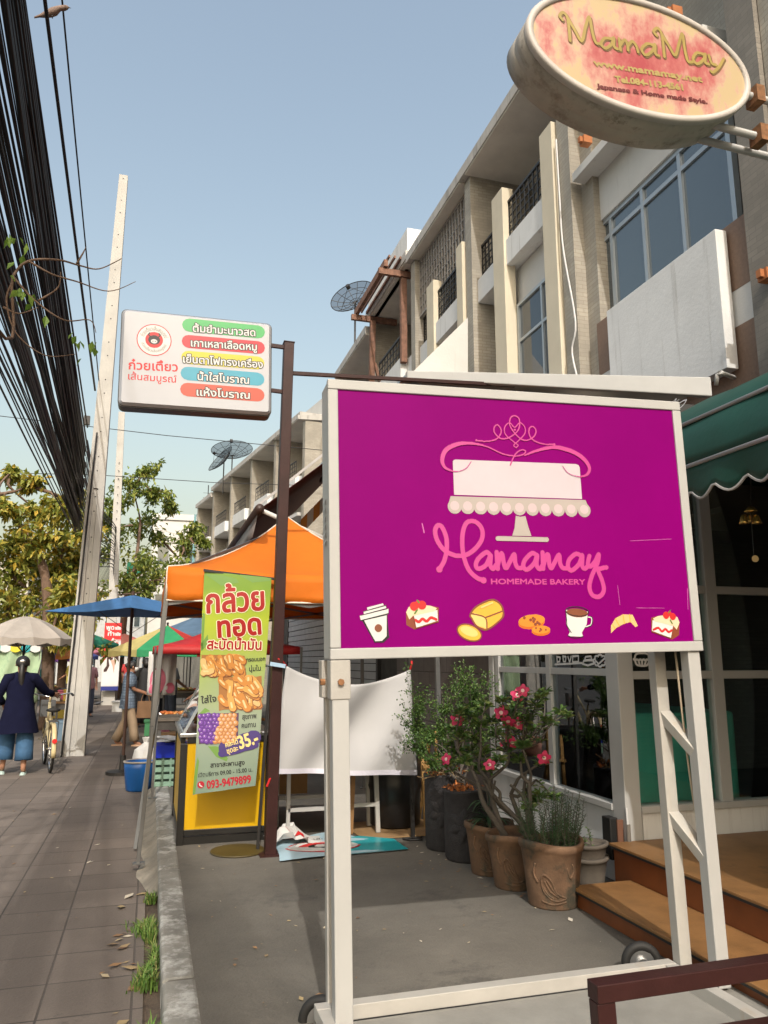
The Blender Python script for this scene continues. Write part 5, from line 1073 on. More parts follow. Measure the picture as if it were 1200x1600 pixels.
def rosette(c, n, L, d0, mb=lf):
    for k in range(n): a = k*2.4+q.random(); leaf(mb, c-Vector((0,0,.012*k/n*3)), Vector((math.cos(a),math.sin(a),q.uniform(-.2,.9))), L*q.uniform(.7,1.2), L*.36, q, obov=True, fold=.15)
def flower(c, r):
    fl = MB()
    v = (Vector((0,0,EYE))-c).normalized()*.7+rv(q,.3); v.normalize(); e1 = v.orthogonal().normalized(); e2 = v.cross(e1)
    for k in range(5):
        a = k*1.2566+q.random()*.2; d = e1*math.cos(a)+e2*math.sin(a); s = v.cross(d)
        fl.add([c, c+d*r*.5+s*r*.44+v*r*.14, c+d*r*.95+s*r*.22+v*r*.12, c+d*r*1.02+v*r*.08, c+d*r*.95-s*r*.22+v*r*.12, c+d*r*.5-s*r*.44+v*r*.14], [(0,1,2,3,4,5)], 0)
    fl.add([c+v*r*.12+(e1*math.cos(t)+e2*math.sin(t))*r*.28 for t in np.linspace(0,6.283,9)[:-1]], [tuple(range(8))], 1)
    fl.build('flower', [M_petal, M_petalc], dr, recalc=False)
for tp, isf in tips:
    nb = min(mids, key=lambda mm_: (mm_-tp).length+(.6 if mm_.z > tp.z-.02 else 0)); P = curve_to(nb, tp, q, .22, 5); m.tube(P, taper(len(P),.009,.004), 5)
    rosette(tp-(Vector((0,0,.015)) if isf else Vector()), 30 if not isf else 16, .070, None)
    for k in range(2 if len(P) > 6 else 1): rosette(P[-3-k*3], 8, .055, None)
    if isf: flower(tp+(Vector((0,0,EYE))-tp).normalized()*.03, q.uniform(.040,.050))
m.build('stem', M_stem, dr, smooth=True); lf.build('foliage', M_lf_rose, dr, recalc=False)
DP2, DP1 = (2.33,5.66,.1), (2.30,6.02,.1)
for i, (c, h, r, lb_) in enumerate(((DP2,.50,.165,'dark carved pot with large flower relief, right one of the pair'),(DP1,.56,.16,'dark carved pot filled with orange dry leaves, left one of the pair'))):
    t = pot('plant_pot', c, [(r*.9,0),(r*.97,.02),(r,h*.5),(r,h*.95),(r+.008,h*.97),(r+.008,h),(r-.02,h),(r-.025,h*.9)], M_darkpot, lb_, 'dark carved pots', wob=.004, seed=5+i); m = MB(); zc_ = c[2]+h*.52
    for k in range(6):
        an = k*1.047+.4; ax_, az_ = math.cos(an), math.sin(an); aa = -2.1+ax_*.07/r; rg = []
        for s in np.linspace(0,1,7):
            aa = -2.1+ax_*.125*s/r; z = zc_+az_*.125*s; wd = .034*math.sin(math.pi*min(s*.85+.12,1))
            rg.append([Vector((c[0]+(r+.002+.012*math.sin(t_)*math.sin(math.pi*s*.9+.2))*math.cos(aa+(-az_*wd*math.cos(t_))/r), c[1]+(r+.002+.012*math.sin(t_)*math.sin(math.pi*s*.9+.2))*math.sin(aa+(-az_*wd*math.cos(t_))/r), z+ax_*wd*math.cos(t_))) for t_ in np.linspace(0,math.pi,6)])
        m.grid(rg)
    m.build('relief', M_darkpot, t, smooth=True)
bs_ = thing('leafy_shrub', (DP1[0],DP1[1],.62), 'airy small leaved shrub with upright branches growing in dark carved pots', 'shrub'); m = MB(); lf = MB()
blobs = [((720,1050),.10),((690,1080),.12),((735,1095),.12),((655,1095),.11),((640,1125),.09),((690,1125),.13),((655,1150),.10),((668,1185),.09),((730,1140),.12),((765,1060),.05),((700,1165),.1),((640,1160),.06),((748,1075),.08),((760,1150),.1)]
for (px_, py_), r in blobs:
    c = PY(px_, py_, 5.85+q.uniform(-.2,.25)); b = Vector((DP1[0]+q.uniform(-.05,.1), q.uniform(5.7,6.05), .58)); P = curve_to(b, c, q, .2, 6); m.tube(P, taper(len(P),.010,.003), 5)
    for k in range(9):
        e_ = c+rv(q, r*.75); PP = curve_to(P[-4], e_, q, .2, 3); m.tube(PP, taper(len(PP),.003,.001), 3)
        for j in range(66): leaf(lf, PP[q.randrange(len(PP))]+rv(q,.016), rv(q)+Vector((0,0,.3)), q.uniform(.016,.030), .014, q)
m.build('stem', M_stem, bs_); lf.build('foliage', M_lf_bush, bs_, recalc=False)
m = MB()
for k in range(150): a, r = q.uniform(0,6.28), .14*math.sqrt(q.random()); c = DP1 if k%2 else DP2; h = .57 if k%2 else .50; leaf(m, (c[0]+r*math.cos(a),c[1]+r*math.sin(a),.1+h+q.uniform(-.03,.02)), rv(q)+Vector((0,0,.3)), .05, .022, q)
tag(m.build('dry_leaves', mat('orange_dry_leaf',(.3,.1,.03),.7,island=[(.35,.10,.02),(.5,.17,.04),(.2,.07,.03)]), recalc=False), 'orange dry leaves heaped on top of the dark carved pots', 'leaves', kind='stuff')
m = MB()
for k in range(26): a = q.uniform(1.5,4.5); b = Vector((2.3+q.gauss(0,.06),5.95+q.gauss(0,.05),.66)); L = q.uniform(.12,.28); m.tube(curve_to(b, b+Vector((math.cos(a)*L*.7,math.sin(a)*L*.7,q.uniform(-.05,.16))), q, .3, 4), .005, 4)
tag(m.build('dry_stalks', mat('straw_stalk',(.28,.19,.1),.8)), 'tangle of dry straw stalks behind the carved pots', 'stalks', kind='stuff')
# stacked empty pots by the steps
for i in range(2):
    t = pot('plant_pot', (2.80,4.74,.1+i*.085), terra(.2,.09,.125), M_terrag, ('grey plastic pot at the bottom of the stack beside the steps','grey plastic pot with a seedling, on top of the stack beside the steps')[i], 'stacked grey pots', wob=.002, soil=i == 1, seed=11+i)
m = MB(); lf = MB()
for k in range(4):
    b = Vector((2.80+q.gauss(0,.03),4.74+q.gauss(0,.03),.35)); e_ = b+Vector((q.gauss(0,.02),q.gauss(0,.02),q.uniform(.06,.17))); m.tube([b,e_], .002, 4)
    for j in range(14): leaf(lf, b.lerp(e_,q.random()), rv(q)+Vector((0,0,.5)), .022, .008, q)
sd_ = thing('seedling', (2.8,4.74,.35), 'small green seedling in the stacked grey pots by the steps', 'plant'); m.build('stem', M_stem, sd_); lf.build('foliage', M_lf_bush, sd_, recalc=False)

# ------------------------------------------------------------------ street trees
def tree(label, base, trunk, clusters, mt, leaf_n, ln, seed, r0=.15, fork=None, droop=.4, spread=.5, twigs=6, group=None):
    t = thing('street_tree', base, label, 'tree', group); q = random.Random(seed); m = MB(); lf = MB()
    P = [Vector(p) for p in smooth_path(trunk, 6)]; m.tube(P, [r0*(1-.55*i/(len(P)-1))*(1+.08*math.sin(i*2.1)) for i in range(len(P))], 10)
    nodes = [P[-1], P[int(len(P)*.8)]]
    for c, r in clusters:
        c = Vector(c); nb = min(nodes, key=lambda n_: (n_-c).length); PP = curve_to(nb, c, q, .3, 6); L = (c-nb).length
        m.tube(PP, taper(len(PP), min(r0*.42,.03+.025*L), .018), 6); nodes += [PP[len(PP)//2], c]
        for k in range(twigs):
            e_ = c+Vector((q.gauss(0,r*spread),q.gauss(0,r*spread),q.gauss(0,r*spread*.8))); tw = curve_to(PP[-1-q.randrange(3)], e_, q, .35, 4); m.tube(tw, taper(len(tw),.014,.004), 4)
            for j in range(leaf_n): p = tw[q.randrange(len(tw))] if j%3 else e_; leaf(lf, p+rv(q,r*.16), rv(q)+Vector((0,0,-droop*1.5)), ln*q.uniform(.6,1.25), ln*.5, q)
    m.build('trunk', M_bark, t, smooth=True); lf.build('crown', mt, t, recalc=False); return t
q = random.Random(77)
cl = []
for x, y, r in ((20,735,.30),(45,760,.28),(12,800,.4),(60,800,.35),(95,790,.4),(125,780,.35),(25,850,.5),(100,840,.5),(130,830,.4),(20,900,.6),(60,930,.6),(105,900,.6),(130,950,.5),(15,950,.5),(95,950,.5),(120,880,.5),(40,880,.6),(75,890,.6),(110,930,.6),(30,990,.6),(80,1000,.5),(5,1000,.6),(120,985,.5),(60,850,.5),(-30,850,.6),(-30,930,.6)): cl.append((PY(x,y,19.4+q.uniform(-.8,2.0)), r*1.15))
tb_ = PY(72,1120,19.4); tb_.z = 0
tree('street tree with bent bare trunk and yellowing leaves left of the concrete pole', tb_, [tb_, PY(75,1050,19.4), PY(74,930,19.4), PY(62,870,19.4), PY(42,835,19.5)], cl, M_lf_tree, 56, .20, 5, .16)
cl = []
for x, y, r in ((205,755,.5),(225,735,.45),(240,770,.5),(265,790,.5),(190,790,.6),(215,820,.7),(250,840,.7),(285,850,.5),(305,835,.35),(180,850,.7),(225,880,.7),(270,890,.6),(195,910,.6),(245,905,.5),(320,845,.3),(170,815,.5),(150,800,.5),(150,870,.6)): cl.append((PY(x,y,33+q.uniform(-1.8,2.2)), r*1.4))
tb2 = PY(181,1090,34); tb2.z = 0
tree('leafy green street tree behind the concrete pole and above the blue umbrella', tuple(tb2), [tb2, tb2+Vector((.1,-.2,2.2)), tb2+Vector((.2,-1,4.0)), tb2+Vector((.5,-2,5.2))], cl, M_lf_tree2, 44, .25, 8, .19)
cl = [(PY(x,y,30+q.uniform(-2,2)), 1.0) for x, y in ((120,930),(60,985),(20,990),(90,1000),(230,925),(280,905),(-20,970))]
tree('dark green tree farther down the street behind the umbrellas', (-3.0,30,0), [(-3.0,30,0),(-3,30,2.5),(-2.9,30,3.2)], cl, M_lf_tree2, 60, .22, 12, .18)
# tree beside the camera: its branch hangs into the top left, its crown shades the paving
cl = [((-2.9+q.uniform(-2.4,1.2), q.uniform(-3.8,1.5), q.uniform(4.7,8.2)), .65) for _ in range(28)]
cl = [(c, r) for c, r in cl if c[2] > 1.55+max(c[1]+.9,0)*1.25+.8]
nt_ = tree('street tree standing over the paving with one bare branch hanging before the cables', (-2.6,-2.2,0), [(-2.6,-2.2,0),(-2.5,-2.0,2.2),(-2.6,-1.6,3.8),(-2.3,-1.0,5.0)], cl, M_lf_tree2, 20, .13, 3, .16)
m = MB(); lf = MB(); yb = 5.0
L1 = [Vector((-2.3,-1.0,5.0)), Vector((-1.9,2.2,5.0)), PY(-15,500,4.7), PY(20,432,yb), PY(45,408,yb), PY(90,406,yb), PY(125,415,yb), PY(155,420,yb), PY(190,404,yb)]
P = [Vector(p) for p in smooth_path(L1, 6)]; m.tube(P, [.02*(1-i/12)+.008 if i < 12 else .008*(1-(i-12)/(len(P)-12))+.0025 for i in range(len(P))], 6)
for L in ([(45,408),(80,428),(120,440),(170,455),(212,440)],[(20,432),(55,470),(100,500),(140,500),(150,520)],[(120,412),(130,395),(135,385)],[(20,440),(10,470),(25,520),(70,555),(120,553)],[(5,480),(30,490),(60,480)],[(60,470),(90,450),(95,425)]):
    P = [Vector(p) for p in smooth_path([PY(x,y,yb) for x, y in L], 6)]; m.tube(P, taper(len(P), .008, .002), 5)
for x, y, n in ((12,370,4),(30,368,4),(40,378,3),(35,450,7),(48,462,5),(52,478,3),(25,410,3),(12,430,2),(22,475,2),(120,520,4),(128,530,4),(150,530,4),(112,535,3),(125,560,3),(38,402,2),(72,490,2),(10,365,3),(148,540,2)):
    for k in range(max(1,n-2)): c = PY(x+q.uniform(-6,6), y+q.uniform(-6,6), yb+q.uniform(-.05,.05)); leaf(lf, c, Vector((q.gauss(0,.5),q.gauss(0,.4),-1)), q.uniform(.055,.085), .045, q, fold=.1)
m.build('branch', M_bark, nt_, smooth=True); lf.build('leaves', mat('bright_leaf',(.2,.32,.05),.45,island=[(.13,.24,.03),(.2,.33,.05),(.27,.40,.07)],trans=.45), nt_, recalc=False)

# ------------------------------------------------------------------ poles and cables
up_ = thing('utility_pole', (-1.12,14.15,0), 'tall tapered concrete utility pole with grooved face beside the black cables', 'utility pole', 'concrete utility poles')
def prect(cx, cy, z, w_, d_, gro): 
    x0, x1, y0, y1 = cx-w_/2, cx+w_/2, cy-d_/2, cy+d_/2; g = .12*w_
    return [Vector(p) for p in ((x0,y0,z),(cx-g*1.2,y0,z),(cx-g,y0+gro,z),(cx+g,y0+gro,z),(cx+g*1.2,y0,z),(x1,y0,z),(x1,y1,z),(x0,y1,z))]
b0, t0 = Vector((-1.15,14.15,0)), Vector((-1.0,14.15,10.66)); lp = lambda z: b0.lerp(t0, z/10.66)
MB().loft([prect(lp(z).x,14.15,z,.37-.215*z/10.66,.30-.15*z/10.66,g) for z, g in ((-.2,.035),(4.5,.035),(4.51,.001),(10.6,.001),(10.66,.001))]).build('shaft', M_pole, up_)
m = MB()
for i in range(24): z = 2.2+i*.36+.1*(i%2); c = lp(z); y = 14.15-(.30-.15*z/10.66)/2; disc(m, (c.x, y+(.034 if z < 4.5 else 0), z), (0,1,0), .012, .006, 8)
m.build('bolt_hole', M_blk, up_)
m = MB(); m.tube([(b0.x-.16,13.98,0),(t0.x-.13,13.98,5.5)], .016, 6); m.build('conduit', M_cable, up_)
m = MB(); m.box((-1.36,13.93,5.62),(-1.26,14.0,5.78)); m.box((-1.4,13.9,4.35),(-1.28,13.98,4.6)); m.build('clamp', M_iron, up_)
pf = PZ(168,1102,0); pt_ = PY(190,642,pf.y); k2 = lambda z: pf.lerp(pt_, z/pt_.z)
u2_ = thing('utility_pole', pf, 'slimmer concrete utility pole rising behind the leafy tree and red poster', 'utility pole', 'concrete utility poles')
MB().loft([prect(k2(z).x,pf.y+.2,z,w_,w_*.8,.002) for z, w_ in ((-.2,.48),(.45,.46),(.5,.36),(pt_.z,.22))]).build('shaft', M_pole, u2_)
m = MB()
for i in range(12): z = 5.4+i*.3; disc(m, (k2(z).x,pf.y+.2-.13,z), (0,1,0), .016, .06, 8)
m.build('bolt_hole', M_blk, u2_)
CU = random.Random(5)
def cable(A, px_, py_, X, sag_=.05, ext=2.1):
    B = PX(px_, py_, X); d = B-A; E = B+d*ext; n = 16; P = []
    for i in range(n+1):
        t = i/n; p = A.lerp(E, t); s = d.length*sag_; p.z -= s*4*(t)*(1/(1+ext)-t)*(1+ext)**2/4*1.0 if False else 0
        P.append(p)
    # slight catenary between the pole and the frame edge
    for i, p in enumerate(P): t = i/n*(1+ext); p.z += sag_*d.length*(t*t-t)
    return P
mb = MB(); n_c = 0
def bundle(x0, y0, x1, y1, n, za, zb, r0, r1, X0, X1, jit=4):
    for i in range(n):
        t = (i+.5*CU.random())/n; A = Vector((CU.uniform(-1.42,-1.28), CU.uniform(13.95,14.2), za+(zb-za)*t+CU.uniform(-.06,.06)))
        mb.tube(cable(A, x0+(x1-x0)*t+CU.uniform(-jit,jit), y0+(y1-y0)*t+CU.uniform(-jit,jit), X0+(X1-X0)*CU.random(), CU.uniform(.006,.022)), CU.uniform(r0,r1), 5)
bundle(2,0,36,0,30,4.1,5.3,.008,.021,-1.45,-1.25,2)     # dense main bundle along the top edge
bundle(0,330,0,40,24,3.9,4.9,.006,.014,-1.6,-1.3)
bundle(0,470,0,330,14,3.8,4.5,.007,.019,-1.6,-1.35,8)
bundle(0,400,0,415,11,3.75,4.0,.012,.026,-1.5,-1.4,6)
bundle(0,600,0,480,10,3.7,4.2,.005,.012,-1.6,-1.35)
tag(mb.build('cable_bundle', M_cable, smooth=True), 'dense bundle of black overhead cables running down to the concrete pole', 'cables', kind='stuff')
for i, (x, y, X, za, r, lb_) in enumerate(((70,0,-1.2,6.3,.019,'thick black cable with a bird on it, just right of the dense bundle'),(97,0,-1.15,6.5,.010,'thinnest black wire, farthest right of the overhead cables'),(38,0,-1.25,5.6,.014,'black cable along the right edge of the dense bundle'))):
    A = Vector((-1.22+.05*(i == 1), 14.05, za)) if i < 2 else Vector((-1.3,14.05,za))
    tag(MB().tube(cable(A, x, y, X, .012), r, 6).build('overhead_cable', M_cable, smooth=True), lb_, 'cable', 'single overhead cables')
m = MB(); CU2 = random.Random(3)
for i in range(16): m.tube([Vector(p) for p in smooth_path([(-1.3,14.2,3.9+i*.1),(-1.4,20,3.9+i*.09+CU2.uniform(-.1,.1)),(pf.x-.1,pf.y,4.6+i*.09),(-3.4,50,4.6+i*.15)],6)], CU2.uniform(.008,.016), 5)
tag(m.build('cable_bundle', M_cable), 'sagging black cables tangled between both poles behind the green tree', 'cables', kind='stuff')
for (x0,y0,x1,y1,Y,lb_) in ((0,600+50,520,705,24,'thin wire crossing the sky below the noodle sign'),(150,742,520,760,26,'thin wire crossing the sky level with the far satellite dishes')):
    tag(MB().tube([PY(-400,y0-12,Y),PY(x0,y0,Y),PY((x0+x1)/2,(y0+y1)/2+3,Y),PY(x1,y1,Y),PY(x1+300,y1+20,Y)], .012, 5).build('service_wire', M_cable), lb_, 'wire')
# bird on the wire
bd_p = PX(76,26,-1.2)
bi = thing('bird', bd_p, 'small brown dove perched on the thick single cable', 'bird'); m = MB()
rg = []
for t, r in ((-.16,.008),(-.11,.014),(-.06,.03),(0,.042),(.05,.04),(.085,.025),(.10,.024),(.125,.026),(.15,.018),(.165,.004)):
    c = bd_p+Vector((t*.9+.02,-t*.25,.05+(t*.35 if t < .08 else .045+(t-.08)*.1))); rg.append([c+Vector((0,math.cos(a)*r,math.sin(a)*r)) for a in np.linspace(0,6.283,10,endpoint=False)])
m.loft(rg); m.build('body', mat('dove_feather',(.22,.15,.12),.8,v=.2,vs=20), bi, smooth=True)
hp = bd_p+Vector((.165,-.04,.105)); m = MB(); m.tube([hp, hp+Vector((.022,-.004,-.006))], [.006,.001], 6); m.build('beak', M_blk, bi)
m = MB(); 
for s in (-.012,.012): m.tube([bd_p+Vector((.03,s,.02)), bd_p+Vector((.03,s,-.0))], .004, 5)
m.build('foot', M_blk, bi)

# ------------------------------------------------------------------ people
def person(name_lb, loc, rz, h, J, cl, group=None):
    """J: joint overrides in metres (x right, y forward, z up) for a 1.6 m figure; cl: clothing description"""
    s = h/1.6; t = thing('person', loc, name_lb, 'person', group); M = Matrix.Translation(loc) @ Matrix.Rotation(rz,4,'Z') @ Matrix.Scale(s,4)
    D = dict(pel=(0,0,.86),wst=(0,0,1.02),chs=(0,.01,1.22),nck=(0,0,1.36),jaw=(0,.02,1.43),mid=(0,.012,1.50),crn=(0,-.005,1.55),
        sR=(.165,0,1.30),eR=(.23,.0,1.05),wR=(.24,.08,.82),sL=(-.165,0,1.30),eL=(-.23,.0,1.05),wL=(-.24,.08,.82),
        hR=(.09,0,.82),kR=(.10,.03,.46),aR=(.10,.0,.07),tR=(.11,.14,.025),hL=(-.09,0,.82),kL=(-.10,.03,.46),aL=(-.10,.0,.07),tL=(-.11,.14,.025)); D.update(J)
    rad = dict(pel=.13,wst=.115,chs=.125,nck=.048,jaw=.062,mid=.083,crn=.062,sR=.055,eR=.04,wR=.027,sL=.055,eL=.04,wL=.027,hR=.085,kR=.055,aR=.036,tR=.03,hL=.085,kL=.055,aL=.036,tL=.03)
    E = [('pel','wst'),('wst','chs'),('chs','nck'),('nck','jaw'),('jaw','mid'),('mid','crn'),('chs','sR'),('sR','eR'),('eR','wR'),('chs','sL'),('sL','eL'),('eL','wL'),('pel','hR'),('hR','kR'),('kR','aR'),('aR','tR'),('pel','hL'),('hL','kL'),('kL','aL'),('aL','tL')]
    for S_ in 'RL':
        w, e = Vector(D['w'+S_]), Vector(D['e'+S_]); d = (w-e).normalized(); cu = Vector(J.get('curl', (0,.4,-.6))); sx = d.cross(Vector((0,1,.2))).normalized(); sg = 1 if S_ == 'R' else -1
        D['p'+S_] = tuple(w+d*.065); rad['p'+S_] = .028; E.append(('w'+S_,'p'+S_))
        for f in range(4):
            o = sx*(f-1.5)*.019; L = (.062,.072,.068,.052)[f]; a = w+d*.085+o; b = a+(d+cu*.3).normalized()*L*.55; c = b+(d+cu*1.1).normalized()*L*.5
            for k, p in enumerate((a,b,c)): D[f'f{S_}{f}{k}'] = tuple(p); rad[f'f{S_}{f}{k}'] = .009-.001*k
            E += [('p'+S_, f'f{S_}{f}0'),(f'f{S_}{f}0',f'f{S_}{f}1'),(f'f{S_}{f}1',f'f{S_}{f}2')]
        a = w+d*.035+sx*.03*1; b = a+(d+sx*.8+cu*.4).normalized()*.04
        for k, p in enumerate((a,b)): D[f'th{S_}{k}'] = tuple(p); rad[f'th{S_}{k}'] = .010
        E += [('w'+S_, f'th{S_}0'),(f'th{S_}0',f'th{S_}1')]
    names = list(D); names = [n for n in names if n != 'curl']; ix = {n:i for i,n in enumerate(names)}
    me = bpy.data.meshes.new('body'); me.from_pydata([tuple(D[n]) for n in names], [(ix[a],ix[b]) for a,b in E], []); o = bpy.data.objects.new('body', me); COL.objects.link(o)
    md = o.modifiers.new('skin','SKIN'); sv = me.skin_vertices[0].data
    for n in names: r_ = rad.get(n,.02); sv[ix[n]].radius = (r_, r_)
    sv[ix['pel']].use_root = True; md.use_smooth_shade = True; o.modifiers.new('sub','SUBSURF').render_levels = 1
    bpy.context.view_layer.update(); me2 = bpy.data.meshes.new_from_object(o.evaluated_get(bpy.context.evaluated_depsgraph_get())); bpy.data.objects.remove(o)
    me2.transform(Matrix.Translation(-Vector(loc)) @ M); me2.materials.clear(); me2.materials.append(cl.get('skin', M_skin)); o = bpy.data.objects.new('body', me2); o.parent = t; COL.objects.link(o); ORG[o.name] = Vector(loc)
    for p_ in me2.polygons: p_.use_smooth = True
    body = o
    V = lambda n: Vector(D[n])
    def ell(c, rx, ry, n=16, tilt=0): return [(c[0]+rx*math.cos(a), c[1]+ry*math.sin(a), c[2]+tilt*math.sin(a)*ry) for a in np.linspace(0,2*math.pi,n,endpoint=False)]
    if 'top' in cl:
        hem, wh = cl.get('hem',.78), cl.get('flare',.19); bx = V('chs'); px_ = V('pel'); m = MB(M); q = random.Random(4)
        rg = []
        for z, rx, ry in ((1.385,.055,.05),(1.365,.10,.075),(1.335,.165,.10),(1.28,.195,.125),(1.18,.19,.135),(1.04,.175,.13),(.92,.19,.145),((.9+hem)/2,(.19+wh)/2,(.145+wh*.72)/2),(hem,wh,wh*.72)):
            t_ = (z-.86)/(1.22-.86); c = px_.lerp(bx, t_) if t_ < 1.3 else bx.lerp(V('nck'), min((z-1.22)/.14,1)); r0 = ell((c.x,c.y,z), rx, ry, 20)
            fk = .005+.045*max(0,(1.2-z)/(1.2-hem+.01)); rg.append([(c.x+(x-c.x)*(1+fk*math.sin(i*2.2+z*2)), c.y+(y-c.y)*(1+fk*math.sin(i*2.2+z*2+.6)), zz+.01*math.sin(i*.9)) for i,(x,y,zz) in enumerate(r0)])
        m.loft(rg, cap=False)
        sl = cl.get('sleeve', .8)
        for S_ in 'RL':
            a, b, c = V('s'+S_), V('e'+S_), V('w'+S_); a2 = a.lerp(V('chs'),.35)+Vector((0,0,.02)); P = [a2, a, a.lerp(b,.5), b]; rr = [.085,.078,.066,.056]
            if sl > .5: P += [b.lerp(c,(sl-.5)*2*.5), b.lerp(c,(sl-.5)*2)]; rr += [.05,.048]
            else: P = P[:3]+[a.lerp(b, sl*2)]; rr[3] = .066
            m.tube(P, rr, 12)
        m.build('shirt', cl['top'], t, smooth=True)
    if 'legs' in cl:
        m = MB(M); zc, wide = cl.get('cuff',.12), cl.get('wide',.075)
        for S_ in 'RL':
            a, b, c = V('h'+S_), V('k'+S_), V('a'+S_); c2 = b.lerp(c, (b.z-zc)/max(b.z-c.z,.01)); m.tube([a.lerp(V('pel'),.3)+Vector((0,0,.08)), a, a.lerp(b,.5), b, b.lerp(c2,.6), c2], [.11,.105,.09,wide*1.02,wide,wide*1.05], 14)
        m.build('trousers', cl['legs'], t, smooth=True)
    if 'hair' in cl:
        c = V('mid'); m = MB(M); R_ = []
        for k in range(9):
            th = math.pi*k/8*.62; rr = .098*math.sin(th)+.004; zz = .088*math.cos(th)
            R_.append([(c.x+rr*math.cos(a)*.92, c.y-.018+rr*1.03*math.sin(a)*(1 if math.sin(a) < 0 else .78), c.z+.018+zz*(1.05)-(.035*max(0,-math.sin(a))*k/8)) for a in np.linspace(0,2*math.pi,18,endpoint=False)])
        m.loft(R_)
        if cl.get('tail'):
            b = Vector((c.x,c.y-.10,c.z-.0)); m.tube([b+Vector((0,.03,.01)), b+Vector((0,-.015,-.03)), b+Vector((0,-.03,-.16)), b+Vector((.01,-.02,-.30)), b+Vector((.03,-.02,-.46))], [.03,.036,.045,.04,.008], 10)
        if cl.get('bun'): m.ball((c.x,c.y-.11,c.z+.02), .045)
        if cl.get('bob'): m.tube([(c.x,c.y-.05,c.z+.03),(c.x,c.y-.055,c.z-.06),(c.x,c.y-.05,c.z-.12)], [.095,.092,.07], 12)
        m.build('hair', cl['hair'], t, smooth=True)
        if cl.get('tail'): m = MB(M); m.ball((c.x,c.y-.115,c.z+.03), .025, sc=(1.6,.5,1)); m.build('hair_clip', M_chrome, t)
    c = V('mid'); m = MB(M)
    for s_ in (-.031,.031): m.ball((c.x+s_, c.y+.074, c.z+.002), .010)
    m.build('eyes', M_blk, body); m = MB(M); m.tube([(c.x,c.y+.076,c.z),(c.x,c.y+.098,c.z-.032),(c.x,c.y+.082,c.z-.036)], [.008,.013,.008], 8); m.ball((c.x,c.y+.074,c.z-.062), .018, sc=(1.3,.5,.4))
    for s_ in (-1,1): m.ball((c.x+s_*.084, c.y, c.z-.012), .024, sc=(.4,.7,1.2))
    m.build('face_features', cl.get('skin', M_skin), body, smooth=True)
    if cl.get('mask'):
        m = MB(M); R_ = []
        for zz, r_ in ((.0,.087),(-.03,.097),(-.055,.096),(-.085,.078)): R_.append([Vector((c.x+r_*.92*math.sin(a), c.y+.012+r_*math.cos(a), c.z-.012+zz)) for a in np.linspace(-1.25,1.25,11)])
        m.grid(R_); m.build('face_mask', M_wht, t, smooth=True, thick=.002)
    if cl.get('shoe'):
        for S_ in 'RL':
            a, b = V('a'+S_), V('t'+S_); m = MB(M); d = (b-a); d.z = 0; d.normalize(); p0 = Vector((a.x,a.y,min(a.z,b.z)-.03))-d*.06; m.tube([p0, p0+d*.10, p0+d*.20, p0+d*.27], [.034,.04,.046,.03], 10)
            m.build('sandal', cl['shoe'], t, smooth=True)
    return t, M
wl = Vector((-1.73,12.05,0))
w1, _ = person('woman seen from behind in navy tunic and blue trousers pushing a bicycle', wl, R(6), 1.60,
    dict(eR=(.33,.16,1.10), wR=(.445,.33,1.055), eL=(-.27,.02,1.06), wL=(-.20,.14,.92), kR=(.11,.02,.46), aR=(.12,-.06,.07), tR=(.13,.08,.025), kL=(-.13,.16,.48), aL=(-.15,.12,.09), tL=(-.16,.26,.03), chs=(0,.03,1.22), nck=(0,.03,1.36), jaw=(0,.06,1.43), mid=(0,.055,1.50), crn=(0,.04,1.55)),
    dict(top=M_navy, hem=.56, flare=.27, sleeve=.86, legs=M_denim, cuff=.19, wide=.115, hair=M_hair, tail=True, shoe=flat('sandal_mint',(.35,.45,.42))))
w2l = Vector((-.36,15.4,0))
M_plaid = mat('blue_plaid', (.20,.27,.36), .8, brick=(.05,.05,.008,(.06,.08,.13),0,False), v=.35, world=True)
w2_, _ = person('older woman in face mask and blue checked shirt looking at the stalls', w2l, R(-88), 1.54,
    dict(eR=(.20,.08,1.06), wR=(.14,.30,.98), eL=(-.20,.08,1.06), wL=(-.12,.30,.98), kR=(.09,.10,.46), aR=(.09,.16,.07), tR=(.10,.29,.025), kL=(-.09,-.02,.46), aL=(-.10,-.2,.08), tL=(-.10,-.07,.025), jaw=(0,.05,1.42), mid=(0,.05,1.485), crn=(0,.035,1.535), curl=(0,.5,-.5)),
    dict(top=M_plaid, hem=.70, flare=.22, sleeve=.4, legs=M_khaki, cuff=.10, wide=.085, hair=M_hairg, bun=True, mask=True, shoe=flat('tan_sandal',(.4,.24,.14))))
bg_ = thing('shopping_bag', w2l+Vector((.36,-.16,.62)), 'brown paper shopping bag hanging from the masked woman\'s arm', 'bag'); p = w2l+Vector((.30,-.14,0))
m = MB(); m.prism([p+Vector((-.14,0,.50)),p+Vector((.12,0,.50)),p+Vector((.15,0,.80)),p+Vector((-.13,0,.80))], (0,.09,0)); m.build('body', mat('brown_paper',(.22,.12,.06),.8), bg_)
m = MB()
for y in (.01,.08): m.tube(smooth_path([p+Vector((-.07,y,.8)),p+Vector((-.03,y,.93)),p+Vector((.04,y,.93)),p+Vector((.08,y,.8))],5), .008, 5)
m.build('handle', MATS['brown_paper'], bg_)
